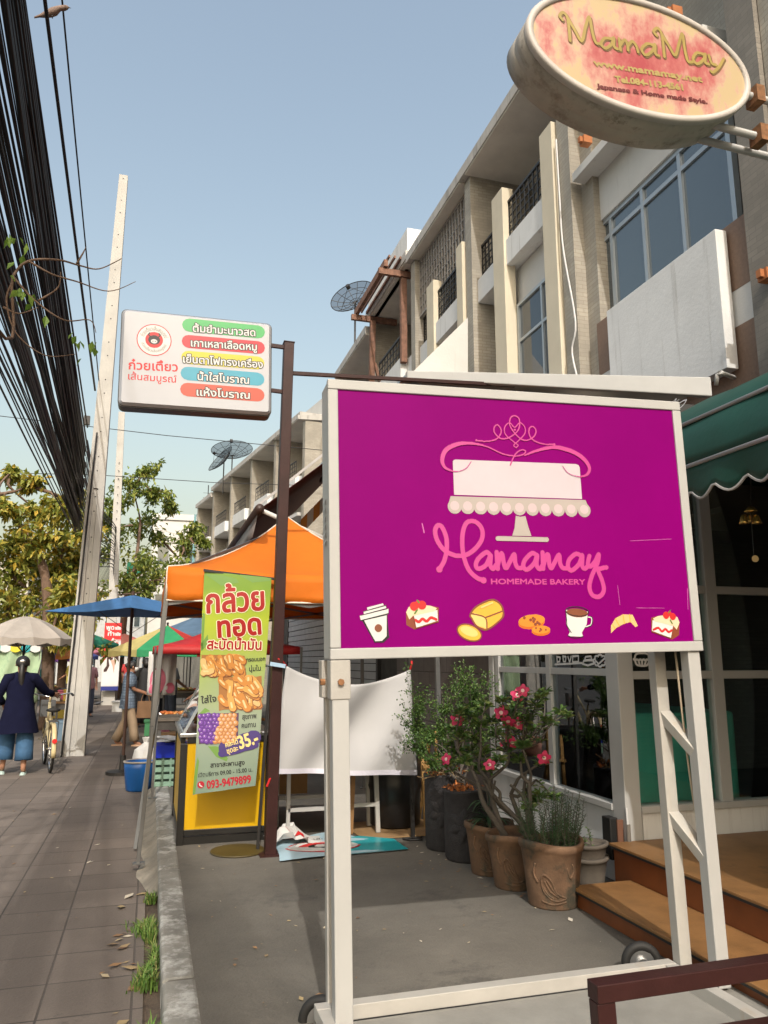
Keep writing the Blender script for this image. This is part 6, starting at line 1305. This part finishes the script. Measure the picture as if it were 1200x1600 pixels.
FAR = [('market seller in pale blue shirt standing behind the food table', Vector((.95,13.3,0)), 95, 1.6, (.38,.48,.58), (.05,.05,.06), False),
       ('person in dusty pink shirt far down the pavement left of the poster', Vector((-1.65,23.5,0)), 200, 1.58, (.38,.2,.22), (.05,.06,.1), True),
       ('person in black shirt standing behind the masked woman', Vector((-.1,19.5,0)), 20, 1.6, (.02,.02,.022), (.02,.02,.025), True),
       ('person in white shirt near the stalls beyond the poster', Vector((-2.0,26.5,0)), 170, 1.65, (.6,.58,.55), (.08,.07,.06), False),
       ('shopper in grey shirt under the red tent', Vector((.45,18.5,0)), -60, 1.62, (.25,.27,.3), (.05,.06,.09), True),
       ('person in purple shirt under the purple tent', Vector((.3,22.0,0)), 40, 1.6, (.16,.05,.22), (.05,.05,.07), True),
       ('person in red shirt walking away far down the pavement', Vector((-.7,29,0)), 5, 1.66, (.42,.04,.04), (.03,.03,.05), False),
       ('person in yellow shirt beside the far left stalls', Vector((-2.6,29,0)), 120, 1.6, (.5,.4,.06), (.08,.06,.05), True),
       ('person in teal shirt by the stalls left of the bicycle', Vector((-2.6,19.5,0)), 30, 1.6, (.05,.25,.26), (.04,.04,.05), True)]
for lb_, lc, rz, h, c1, c2, bob in FAR:
    person(lb_, lc, R(rz), h, dict(eR=(.22,.06,1.06), wR=(.17,.26,.95), eL=(-.22,.02,1.05), wL=(-.2,.12,.86)), dict(top=flat('shirt',c1,.8,v=.15), hem=.76, flare=.19, sleeve=.42, legs=flat('trousers_cloth',c2,.8,v=.2), cuff=.1, wide=.08, hair=M_hair, bob=bob, shoe=M_blk))

# ------------------------------------------------------------------ bicycle
bl = Vector((-1.27,12.10,0)); bz = R(11); MBk = Matrix.Translation(bl) @ Matrix.Rotation(bz,4,'Z')
bk_ = thing('bicycle', bl, 'old cream bicycle with black saddle and red rear reflector pushed by the woman in navy', 'bicycle'); rw = .325
for y, nm in ((0,'wheel'),(1.05,'wheel')):
    m = MB(MBk); ring(m, (0,y,rw), (1,0,0), rw-.018, .019, 32, 7); o = m.build(nm, M_rubber, bk_, smooth=True)
    m = MB(MBk); ring(m, (0,y,rw), (1,0,0), rw-.042, .011, 32, 6)
    for k in range(16): a = k*math.pi/8; m.tube([(0.012*(-1)**k,y,rw),(0,y+math.cos(a)*(rw-.045),rw+math.sin(a)*(rw-.045))], .0022, 4)
    m.tube([(-.05,y,rw),(.05,y,rw)], .022, 8); m.build('rim', M_chrome, o)
    m = MB(MBk); a0, a1 = (R(-15),R(175)) if y == 0 else (R(20),R(165)); R_ = [[Vector((x,y-math.cos(a)*(rw+.028+dz),rw+math.sin(a)*(rw+.028+dz))) for x,dz in ((-.032,-.016),(-.02,0),(.02,0),(.032,-.016))] for a in np.linspace(a0,a1,16)]
    m.grid(R_); o = m.build('mudguard', M_bikec, bk_, smooth=True, thick=.002)
    if y == 0: m = MB(MBk); disc(m, (0,-rw-.022,rw+.13), (0,1,-.2), .032, .012, 14); m.build('reflector', flat('reflector_red',(.6,.01,.01),.2), o)
m = MB(MBk); bb, stt, hd, hb = (0,.45,.28), (0,.30,.78), (0,.86,.92), (0,.92,.62)
for a, b, r_ in ((bb,stt,.016),(bb,hb,.018),((0,.36,.58),hd,.016),(hd,hb,.02),((.055,0,rw),bb,.010),((-.055,0,rw),bb,.010),((.045,0,rw),(0,.32,.7),.009),((-.045,0,rw),(0,.32,.7),.009),(hb,(.05,1.05,rw),.011),(hb,(-.05,1.05,rw),.011),(hd,(0,.83,1.0),.013)): m.tube([a,b], r_, 8)
m.build('frame', M_bikec, bk_, smooth=True)
m = MB(MBk); m.tube(smooth_path([(-.29,.62,1.03),(-.26,.78,1.05),(-.1,.86,1.02),(0,.84,1.0),(.1,.86,1.02),(.26,.78,1.05),(.29,.62,1.03)],5), .011, 7); o = m.build('handlebar', M_chrome, bk_, smooth=True)
m = MB(MBk); 
for s in (-1,1): m.tube([(s*.283,.70,1.045),(s*.292,.58,1.028)], .017, 8)
m.build('grip', M_rubber, o)
m = MB(MBk); R_ = [[(w_*math.cos(a), y, .84+.03*math.sin(a)) for a in np.linspace(0,2*math.pi,10,endpoint=False)] for y, w_ in ((.12,.05),(.17,.10),(.25,.095),(.34,.05),(.42,.022))]; m.loft(R_); m.tube([(0,.29,.76),(0,.27,.83)], .013, 6); m.build('saddle', M_rubber, bk_, smooth=True)
m = MB(MBk); disc(m, (.05,.45,.28), (1,0,0), .085, .006, 20); m.tube([(.07,.45,.28),(.08,.50,.13)], .009, 6); m.tube([(-.05,.45,.28),(-.08,.40,.43)], .009, 6); m.box((.06,.46,.115),(.16,.54,.135)); m.box((-.16,.36,.42),(-.06,.44,.44)); m.build('crank', M_chrome, bk_)
m = MB(MBk); m.box((-.10,1.02,.70),(.10,1.22,.94)); m.build('basket', flat('basket_grey',(.1,.1,.1)), bk_)
m = MB(MBk)
for s in (-.06,.06): m.tube([(s,-.12,.69),(s,.26,.70)], .006, 5); m.tube([(s,-.06,.69),(s*.9,0,rw)], .005, 5)
for k in range(4): m.tube([(-.06,-.10+k*.1,.695),(.06,-.10+k*.1,.695)], .005, 5)
m.build('rack', M_iron, bk_)

# ------------------------------------------------------------------ market umbrellas, tents and stalls down the street
def umbrella(label, c, r, drop, mats, n=8, val=0, base=True, sagk=.0, tilt=0, group='market umbrellas', pole_mt=None, z0=0.):
    t = thing('market_umbrella', (c[0],c[1],z0), label, 'umbrella', group); M = Matrix.Translation(c) @ Matrix.Rotation(tilt,4,'X'); m = MB(M); sub = 4; N_ = n*sub
    def pt(i, k, K=6): 
        a = 2*math.pi*i/N_; f = (i%sub)/sub; edge = math.cos(math.pi/n)/math.cos((f-.5)*2*math.pi/n) ; rr = r*k/K*(edge if True else 1); ph = 4*f*(1-f)
        return (rr*math.cos(a), rr*math.sin(a), -drop*(k/K)**(1.0+sagk)-.03*r*ph*(k/K))
    for i in range(N_):
        for k in range(6):
            q_ = [pt(i,k),pt(i+1,k),pt(i+1,k+1),pt(i,k+1)]; m.add(q_, [(0,1,2,3)], (i//sub)%len(mats))
        if val: a, b = pt(i,6), pt(i+1,6); w_ = .75+.25*math.cos((i%sub)/sub*2*math.pi); w2 = .75+.25*math.cos((i%sub+1)/sub*2*math.pi); m.add([a,b,(b[0]*1.0,b[1]*1.0,b[2]-val*w2),(a[0]*1.0,a[1]*1.0,a[2]-val*w_)], [(0,1,2,3)], (i//sub)%len(mats))
    o = m.build('canopy', mats, t, smooth=False, thick=.003)
    m = MB(M)
    for k in range(n): a = 2*math.pi*k/n; m.tube([(0,0,-.05),(r*.98*math.cos(a),r*.98*math.sin(a),-drop-.012)], .008, 4); m.tube([(0,0,-drop-.30),(r*.5*math.cos(a),r*.5*math.sin(a),-drop*.5-.02)], .006, 4)
    m.build('ribs', pole_mt or M_iron, t); m = MB(); m.tube([(c[0],c[1],z0+.03),(c[0],c[1],c[2]+.06)], .022, 8); m.build('pole', pole_mt or M_iron, t)
    if base: m = MB(); m.lathe((c[0],c[1],z0), [(.22,0),(.22,.04),(.05,.06),(.04,.25)], 16); m.build('base', M_iron, t)
    return t
ub = PY(208,930,11.7)
ub_t = umbrella('large flat blue tarpaulin umbrella on a dark pole beside the orange tent', ub, 1.16, .25, [M_blueum], 4, 0, tilt=R(0), pole_mt=mat('rusty_brown_pole',(.07,.035,.025),.6))
cu = PY(42,963,16.5); umbrella('cream ribbed umbrella with short frill behind the woman in navy', cu, .86, .42, [M_creamum, mat('cream_umbrella_shade',(.44,.40,.36),.75,trans=.3)], 10, .16, sagk=.6)
umbrella('plain green umbrella peeping out right of the concrete pole', PY(122,982,21), 1.0, .38, [mat('green_cloth',(.02,.22,.13),.7,trans=.2)], 8, .1)
umbrella('salmon pink umbrella behind the red poster', PY(195,990,32), 1.3, .5, [mat('salmon_cloth',(.6,.2,.16),.7,trans=.2)], 8, .14)
umbrella('umbrella with yellow, green and red panels behind the blue umbrella', PY(262,977,17), 1.15, .52, [mat('pale_yellow_cloth',(.58,.48,.18),.7,trans=.2), mat('bright_green_cloth',(.03,.30,.12),.7,trans=.2), mat('bright_red_cloth',(.55,.04,.03),.7,trans=.2)], 6, .14)
umbrella('grey blue umbrella behind the red tent', PY(320,958,19), 1.2, .5, [mat('slate_cloth',(.10,.17,.26),.7,trans=.2)], 8, .12)
umbrella('pink and lilac umbrella far down the street', PY(150,1000,34), 1.3, .5, [mat('pink_cloth',(.6,.22,.3),.7,trans=.2), mat('lilac_cloth',(.35,.18,.45),.7,trans=.2)], 8, .14)
umbrella('orange and blue umbrella far left beyond the tree trunk', PY(95,1002,30), 1.3, .5, [mat('orange_cloth',(.6,.22,.06),.7,trans=.2), mat('navy_stripe_cloth',(.05,.07,.25),.7,trans=.2)], 8, .15)
umbrella('red and white umbrella beyond the purple tent', PY(300,985,26), 1.3, .5, [mat('brick_red_cloth',(.45,.05,.04),.7,trans=.2), M_wht], 8, .14)
umbrella('teal umbrella far down the street behind the poster', PY(215,1000,31), 1.3, .5, [mat('teal_cloth',(.03,.30,.32),.7,trans=.2)], 8, .14)
umbrella('violet umbrella at the far left stalls', PY(60,1008,33), 1.4, .5, [mat('violet_cloth',(.22,.08,.35),.7,trans=.2)], 8, .14)
def stall(label, x0, x1, y0, y1, h, rise, mt, val=.22, z0=0.):
    t = thing('market_tent', ((x0+x1)/2,(y0+y1)/2,z0), label, 'tent', 'tents along the far stalls'); cs = [Vector((x0,y0,h)),Vector((x1,y0,h)),Vector((x1,y1,h)),Vector((x0,y1,h))]; pk = Vector(((x0+x1)/2,(y0+y1)/2,h+rise)); m = MB()
    for i in range(4):
        A, B = cs[i], cs[(i+1)%4]; m.grid([[A.lerp(B,j/6).lerp(pk,k/4)-Vector((0,0,.06*math.sin(math.pi*k/4)*4*(j/6)*(1-j/6)+.05*math.sin(math.pi*k/4))) for j in range(7)] for k in range(5)])
    m.build('canopy', mt, t, smooth=True, thick=.004); m = MB()
    for i in range(4): A, B = cs[i], cs[(i+1)%4]; n_ = Vector(((B-A).y,-(B-A).x,0)).normalized(); m.grid([[A.lerp(B,j/16)+n_*(.004+.012*math.sin(j*1.7)*k/2)+Vector((0,0,-val*k/2)) for j in range(17)] for k in range(3)])
    m.build('valance', mt, t, smooth=True, thick=.004)
    for c in cs: MB().bar((c.x+(.03 if c.x < x1 else -.03),c.y,z0),(c.x+(.03 if c.x < x1 else -.03),c.y,h),.035,.035).build('leg', M_tentleg, t)
    return t
c = PY(240,1010,13.2)
stall('red canopy tent over the food table beyond the orange tent', c.x, c.x+2.4, 13.2, 15.4, c.z, .42, mat('red_canopy',(.50,.02,.02),.6,trans=.15), .12)
stall('purple canopy tent down the street', -.35, 2.0, 20.5, 23, 2.05, .4, mat('purple_canopy',(.16,.05,.28),.6,trans=.15))
stall('bright blue canopy tent at the far stalls', -.7, 1.2, 27, 29.5, 2.15, .5, mat('blue_canopy',(.02,.10,.5),.6,trans=.15))
stall('maroon canopy tent far down on the left', -3.8, -2.4, 33, 35, 2.2, .5, mat('maroon_canopy',(.28,.03,.05),.6,trans=.15))
def table(label, x0, x1, y0, y1, h, mt, z0=0.):
    t = thing('stall_table', ((x0+x1)/2,(y0+y1)/2,z0), label, 'table', 'stall tables'); part(t, 'tabletop', mt, ((x0,y0,h-.04),(x1,y1,h)))
    for x in (x0+.03,x1-.07):
        for y in (y0+.03,y1-.07): part(t, 'leg', M_tentleg, ((x,y,z0),(x+.04,y+.04,h-.04)))
    part(t, 'apron', M_dim, ((x0+.02,y0+.02,h-.16),(x1-.02,y0+.035,h-.04)))
    return t
table('grey table of cooked food under the red tent', .12, 1.2, 11.6, 12.9, .74, M_terrag)
q = random.Random(44)
def tray(label, x, y, z, w_, d_, mt, n, fm, r=.03):
    t = thing('food_tray', (x,y,z), label, 'tray', 'trays of food'); m = MB(); m.loft([[(x+sx*w_/2*k,y+sy*d_/2*k,z+zz) for sx,sy in ((-1,-1),(1,-1),(1,1),(-1,1))] for k, zz in ((.9,0.002),(1,.04),(.95,.04),(.88,.012))]); m.build('dish', mt, t)
    m = MB()
    for _ in range(n): m.ball((x+q.uniform(-.4,.4)*w_, y+q.uniform(-.4,.4)*d_, z+.03+q.uniform(0,.03)), r*q.uniform(.7,1.3), 7, 5, sc=(1,1,.7))
    m.build('food', fm, t, smooth=True)
F1 = mat('orange_food',(.5,.16,.03),.6,island=[(.5,.15,.03),(.35,.08,.02),(.6,.3,.08)]); F2 = mat('mixed_food',(.4,.3,.1),.6,island=[(.5,.4,.1),(.1,.2,.03),(.45,.08,.04),(.6,.55,.5)])
tray('tray of orange fried food on the grey table, nearest the pavement', .35, 12.0, .742, .4, .4, M_steel, 40, F1); tray('tray of mixed food on the grey table, behind the orange one', .75, 12.5, .742, .4, .35, M_steel, 36, F2)
wcl = thing('hanging_cloth', PY(255,1055,14.5), 'white cloth with plain pink shapes hanging from the red tent', 'cloth'); a, b = PY(233,1018,14.5), PY(277,1018,14.5); lo_ = PY(233,1086,14.5).z
m = MB(); fz = lambda u, v: .04*math.sin(u*14+v*2); m.grid([[Vector((a.x+(b.x-a.x)*(i/16),14.5+fz(i/16,k/8),a.z+(lo_-a.z)*k/8)) for i in range(17)] for k in range(9)]); m.build('cloth', M_wht, wcl, smooth=True, thick=.003)
PLc = PL((a.x,14.46,lo_),(1,0,0),(0,0,1)); mb = MB(); Wd = b.x-a.x; Hh = a.z-lo_
for poly in (circ((Wd*.36,Hh*.33),Wd*.28,Hh*.30), circ((Wd*.2,Hh*.12),Wd*.14,Hh*.12), circ((Wd*.8,Hh*.16),Wd*.17,Hh*.12)): decal(mb, PLc, [poly], lambda u, v: -(.04*math.sin(u/Wd*14))+.012, 0, .02)
mb.build('pink_shape', mat('print_pink',(.62,.16,.24),.6), wcl, recalc=False)
# tub, crate, bucket and papers beside the cart
def tub(name, label, cat_, c, prof, mt, rim=None, grp=None):
    t = thing(name, c, label, cat_, grp); MB().lathe(c, prof, 24).build('body', mt, t, smooth=True)
    if rim: m = MB(); ring(m, (c[0],c[1],c[2]+prof[-1][1] if False else c[2]+rim[1]), (0,0,1), rim[0], .012, 24, 6); m.build('rim', rim[2], t, smooth=True)
    return t
tub('bucket', 'blue plastic bucket with cream lid standing under the blue umbrella', 'bucket', (-.06,10.2,0), [(.13,0),(.15,.02),(.18,.26),(.185,.34),(.17,.34),(.165,.30)], M_tank, (.185,.34,M_creamum))
cr2 = thing('crate', (.28,9.9,.1), 'pale green plastic crate under a blue tray near the kerb', 'crate'); m = MB()
for z in (.11,.19,.27,.35): m.box((.10,9.70,z),(.46,9.715,z+.05)); m.box((.10,10.08,z),(.46,10.095,z+.05)); m.box((.10,9.716,z+.002),(.115,10.08,z+.048)); m.box((.445,9.716,z+.002),(.46,10.08,z+.048))
for x in (.10,.19,.28,.37,.44): m.box((x,9.697,.10),(x+.02,9.70,.42)); 
for y in (9.72,9.82,9.92,10.02): m.box((.097,y,.10),(.10,y+.02,.42))
m.build('slats', mat('pale_green_plastic',(.22,.36,.27),.5), cr2)
bt = thing('basin', (.28,9.9,.42), 'blue plastic tray with newspaper sheets on the green crate', 'tray'); m = MB(); m.loft([[(.28+sx*.2*k,9.9+sy*.22*k,.425+zz) for sx,sy in ((-1,-1),(1,-1),(1,1),(-1,1))] for k, zz in ((.9,0),(1,.14),(.96,.14),(.88,.02))]); m.build('body', flat('royal_blue_plastic',(.012,.03,.42),.4), bt)
m = MB()
for i in range(7): x, y, z, an = .28+q.uniform(-.12,.12), 9.9+q.uniform(-.12,.12), .575+i*.008, q.uniform(0,3); c_, s_ = math.cos(an)*.16, math.sin(an)*.16; m.add([(x-c_,y-s_,z),(x+s_,y-c_,z+.02*q.random()),(x+c_,y+s_,z+.03*q.random()),(x-s_,y+c_,z+.02)],[(0,1,2,3)])
m.build('newspaper', mat('newsprint',(.55,.53,.5),.8,v=.35,vs=25), bt, thick=.001)
tub('bucket', 'pink plastic bucket behind the yellow cart', 'bucket', (.42,11.2,.1), [(.13,0),(.15,.02),(.17,.22),(.175,.26),(.16,.26),(.155,.2)], mat('pink_plastic',(.55,.28,.22),.5), (.175,.26,MATS['pink_plastic']))
tub('bucket', 'steel pot on the grey table under the red tent', 'pot', (1.0,12.1,.742), [(.13,0),(.14,.02),(.14,.2),(.15,.21),(.13,.21),(.125,.05)], M_steel)
q = random.Random(61)
def bag(label, c, s, mt):
    t = thing('plastic_bag', c, label, 'bag', 'plastic bags at the stalls'); m = MB(); rg = []
    for k, (r_, z) in enumerate(((.7,0),(1,.15),(1.05,.45),(.85,.75),(.35,.95),(.2,1.05),(.35,1.25))): rg.append([(c[0]+s*.5*r_*(1+q.uniform(-.15,.15))*math.cos(a), c[1]+s*.5*r_*(1+q.uniform(-.15,.15))*math.sin(a), c[2]+s*z+q.uniform(-.02,.02)*s) for a in np.linspace(0,6.283,14,endpoint=False)])
    m.loft(rg, cap=False); m.build('body', mt, t, thick=.002)
for lb_, c, s, mt in (('white plastic bag on the paving beside the grey food table',(.0,12.3,0),.34,M_wht),('red plastic bag hanging low beside the grey food table',(.02,12.9,0),.28,MATS['bright_red_cloth']),('white plastic bag on top of the grey food table',(.95,11.75,.742),.2,M_wht),('pink plastic bag behind the masked woman',(.25,16.2,0),.36,mat('pink_bag',(.55,.2,.3),.5)),('black plastic bag at the foot of the far table under the purple tent',(-.1,20.6,0),.45,M_blk)): bag(lb_, c, s, mt)
for i, (lb_, x, y, c_) in enumerate((('brown fruit box on the ground under the red tent',.5,14.2,(.3,.17,.07)),('green crate on the ground beyond the masked woman',.2,17.4,(.06,.25,.1)),('orange crate on the ground under the purple tent',-.1,21.6,(.5,.18,.03)),('white foam box on the ground far down the pavement',-.8,25.5,(.6,.6,.58)),('yellow box on the ground at the far left stalls',-2.3,23.2,(.5,.36,.05)))):
    t = thing('market_box', (x,y,.0), lb_, 'box', 'boxes on the ground in the market'); part(t, 'body', flat('market_box_colour',c_,.6), ((x-.25,y-.2,0),(x+.25,y+.2,.32)), bevel=.008); part(t, 'rim', flat('market_box_rim',tuple(v*.7 for v in c_),.6), ((x-.27,y-.22,.27),(x+.27,y+.22,.315)), bevel=.005)
# red poster on its own pole with stone base
pp = PZ(168,1102,0); Yp = pp.y-.25
po = thing('poster_stand', (pp.x,Yp,0), 'tall red and white poster of a long haired woman hung before a concrete pole', 'poster'); PLp = PL(PY(157,1079,Yp), (1,0,0), (0,0,1)); Wp, Hp = PLp.px(184,1079)[0], PLp.px(157,973)[1]
m = MB(); lbox(m, PLp, 0, Wp, 0, Hp, -.03, 0); m.build('panel', M_wht, po)
RC = lambda L: [(x*Wp, y*Hp) for x, y in L]
mb = MB(); decal(mb, PLp, [ccw(RC([(.0,.40),(.42,.56),(1,.74),(1,1),(0,1)]))], .003, 0, .02); decal(mb, PLp, [ccw(RC([(0,0),(1,0),(1,.06),(0,.06)]))], .003, 1, .02)
for s, x0, y0, x1, h in (('พูด',.10,.90,.55,.055),('จริง',.62,.90,.95,.04),('ทำ',.22,.81,.58,.05),('จริง',.64,.81,.95,.04),('อ้อม',.45,.71,.95,.045),('ใจ',.6,.635,.95,.045)):
    g = glyphs(s); X0 = min(l[:,0].min() for l in g); X1 = max(l[:,0].max() for l in g); sx = (x1-x0)*Wp/(X1-X0); pol = [np.stack([x0*Wp+(l[:,0]-X0)*sx, y0*Hp+l[:,1]*h*Hp/.62],1) for l in g]
    for l in list(pol): pol += [capsule(l[i], l[(i+1)%len(l)], .008, .008, 4) for i in range(len(l))]
    decal(mb, PLp, pol, .006, 2, .012)
mb.build('print', [M_red, flat('poster_blue',(.02,.03,.2)), M_wht], po, recalc=False)
mb = MB(); decal(mb, PLp, [ccw(RC([(.30,.60),(.42,.655),(.60,.655),(.80,.60),(.92,.50),(.95,.42),(.80,.46),(.62,.5),(.55,.42),(.45,.34),(.30,.27),(.12,.26),(.10,.30),(.25,.36),(.28,.48)]))], .006, 0, .012)
decal(mb, PLp, [ccw(RC([(.30,.48),(.5,.43),(.72,.45),(.92,.40),(1,.30),(1,.07),(.03,.07),(.08,.24),(.3,.38)]))], .009, 1, .012); decal(mb, PLp, [ccw(RC([(.50,.45),(.68,.45),(.74,.40),(.70,.25),(.60,.36),(.5,.42)]))], .012, 2, .012)
decal(mb, PLp, [circ((.55*Wp,.545*Hp), .16*Wp, .062*Hp)], .012, 2, .01); decal(mb, PLp, [ccw(RC([(.25,.57),(.36,.62),(.40,.55),(.36,.44),(.42,.36),(.28,.28),(.12,.27),(.26,.36)]))], .015, 0, .012)
decal(mb, PLp, [circ((.53*Wp,.515*Hp), .05*Wp, .008*Hp)], .015, 3, .004); decal(mb, PLp, [circ((x*Wp,.557*Hp), .025*Wp, .006*Hp) for x in (.49,.62)], .015, 0, .004)
mb.build('portrait', [flat('print_hair',(.05,.02,.015)), flat('print_white',(.68,.66,.66)), flat('print_skin',(.55,.34,.26)), flat('print_lip',(.4,.04,.05))], po, recalc=False)
m = MB()
for x in (.02,Wp-.02): p = PLp.at(x,0,-.02); m.tube([(p.x,p.y,.02),(p.x,p.y,PLp.at(0,Hp,0).z+.05)], .018, 6)
m.build('pole', M_iron, po)
pgn = PZ(152,1105,0); pi = thing('pigeon', pgn, 'dark pigeon pecking at the paving near the red poster', 'bird'); m = MB(); rg = []
for t_, r_, z in ((-.16,.006,.09),(-.1,.02,.10),(-.03,.05,.12),(.04,.055,.13),(.09,.035,.15),(.12,.024,.17),(.15,.024,.18),(.175,.006,.175)): rg.append([pgn+Vector((t_,math.cos(a)*r_,z+math.sin(a)*r_)) for a in np.linspace(0,6.283,9,endpoint=False)])
m.loft(rg); m.build('body', mat('pigeon_grey',(.04,.042,.05),.6), pi, smooth=True); m = MB()
for s in (-.02,.02): m.tube([pgn+Vector((.01,s,.10)),pgn+Vector((.02,s,0))], .006, 5)
m.build('foot', MATS['pigeon_grey'], pi)
# stalls on the left: backdrop cloth, boxes, goods
bd = thing('backdrop_cloth', PY(30,1090,18.5), 'pale green leaf patterned cloth hanging behind the woman in navy', 'cloth'); a, b = PY(-30,1012,18.5), PY(64,1010,18.5); lo_ = PY(0,1098,18.5).z
m = MB(); m.grid([[Vector((a.x+(b.x-a.x)*i/20+.03*math.sin(k*.8),18.5+.05*math.sin(i*1.1+k*.3),a.z+(lo_-a.z)*k/10)) for i in range(21)] for k in range(11)])
m.build('cloth', mat('pale_green_cloth',(.42,.56,.36),.8,v=.05,spots=.55,pcol=(.22,.40,.25),ps=2.2,trans=.2), bd, smooth=True, thick=.003)
m = MB()
for i in range(6): x0 = a.x+(b.x-a.x)*i/6; m.grid([[Vector((x0+(b.x-a.x)/6*j/4,18.44,a.z+.1-.16*k-(.04*math.sin(j/4*math.pi) if k else 0))) for j in range(5)] for k in range(2)], i%3)
m.build('pennant', [flat('pennant_yellow',(.6,.5,.03)), flat('pennant_teal',(.02,.33,.36)), M_wht], bd, thick=.003)
for x in (a.x, b.x): MB().bar((x,18.52,0),(x,18.52,a.z+.1),.04,.04).build('pole', M_tentleg, bd)
table('wooden stall table with coloured boxes right of the tree trunk', -1.95, -1.35, 17.2, 18.6, .72, mat('table_brown',(.2,.11,.05),.7))
for lb_, x, y, z, s, c_ in (('yellow box standing on the wooden stall table',-1.55,17.5,.722,.26,(.55,.36,.06)),('grey blue box in front of the wooden stall table',-1.50,16.9,0,.42,(.10,.16,.22)),('pink box at the back of the wooden stall table',-1.75,18.2,.722,.22,(.55,.12,.2)),('turquoise box at the back of the wooden stall table',-1.45,18.3,.722,.2,(.04,.35,.45)),('white box on the wooden stall table, left of the yellow box',-1.82,17.5,.722,.15,(.6,.6,.58))):
    t = thing('storage_box', (x,y,z), lb_, 'box', 'boxes at the left stall'); part(t, 'body', flat('box_colour',c_,.6), ((x-s/2,y-s/2,z),(x+s/2,y+s/2,z+s*.8)), bevel=.006); part(t, 'lid', flat('box_lid',tuple(min(1,v*1.15) for v in c_),.6), ((x-s/2-.012,y-s/2-.012,z+s*.8),(x+s/2+.012,y+s/2+.012,z+s*.88)), bevel=.004)
q = random.Random(99)
for i, (lb_, x0, x1, y0, mt) in enumerate((('low stall table with a grey cloth far down on the left',-3.4,-2.3,24,M_dim),('stall table under the purple tent',.1,1.6,21.2,M_terrag),('stall table with fruit at the end of the pavement',-1.0,.2,31,MATS['table_brown']))):
    table(lb_, x0, x1, y0, y0+.9, .74, mt); tray(('tray of vegetables on the far left table','tray of snacks under the purple tent','tray of fruit at the end of the pavement')[i], (x0+x1)/2, y0+.4, .742, .8, .6, MATS['table_brown'], 50, F2, .05)
sgn = thing('street_sign', PY(207,905,34), 'white sign with green band and blue disc seen through the tree leaves', 'sign'); PLs = PL(PY(196,925,34),(1,0,0),(0,0,1)); ws, hs_ = PLs.px(222,925)[0], PLs.px(196,878)[1]
m = MB(); lbox(m, PLs, 0, ws, 0, hs_, -.05, 0); m.build('panel', M_wht, sgn); mb = MB(); decal(mb, PLs, [ccw([(0,hs_*.62),(ws,hs_*.62),(ws,hs_),(0,hs_)])], .004, 0, .05); decal(mb, PLs, [circ((ws*.45,hs_*.3), ws*.28)], .004, 1, .02); mb.build('print', [flat('sign_green',(.02,.3,.18)), flat('sign_blue',(.03,.3,.55))], sgn, recalc=False)
m = MB(); p = PLs.at(ws/2,0,-.03); m.tube([(p.x,p.y,0),(p.x,p.y,p.z+.2)], .04, 8); m.build('pole', M_tentleg, sgn)
an_ = thing('antenna', PY(323,800,46), 'thin television antenna mast on the white building', 'antenna'); m = MB(); p = PY(324,800,48); m.tube([(p.x,p.y,9.5),(p.x,p.y,PY(324,758,48).z)], .03, 5)
for k in range(3): m.tube([(p.x-.3,p.y,p.z+.6+k*.3),(p.x+.3,p.y,p.z+.6+k*.3)], .012, 4)
m.build('mast', M_iron, an_)
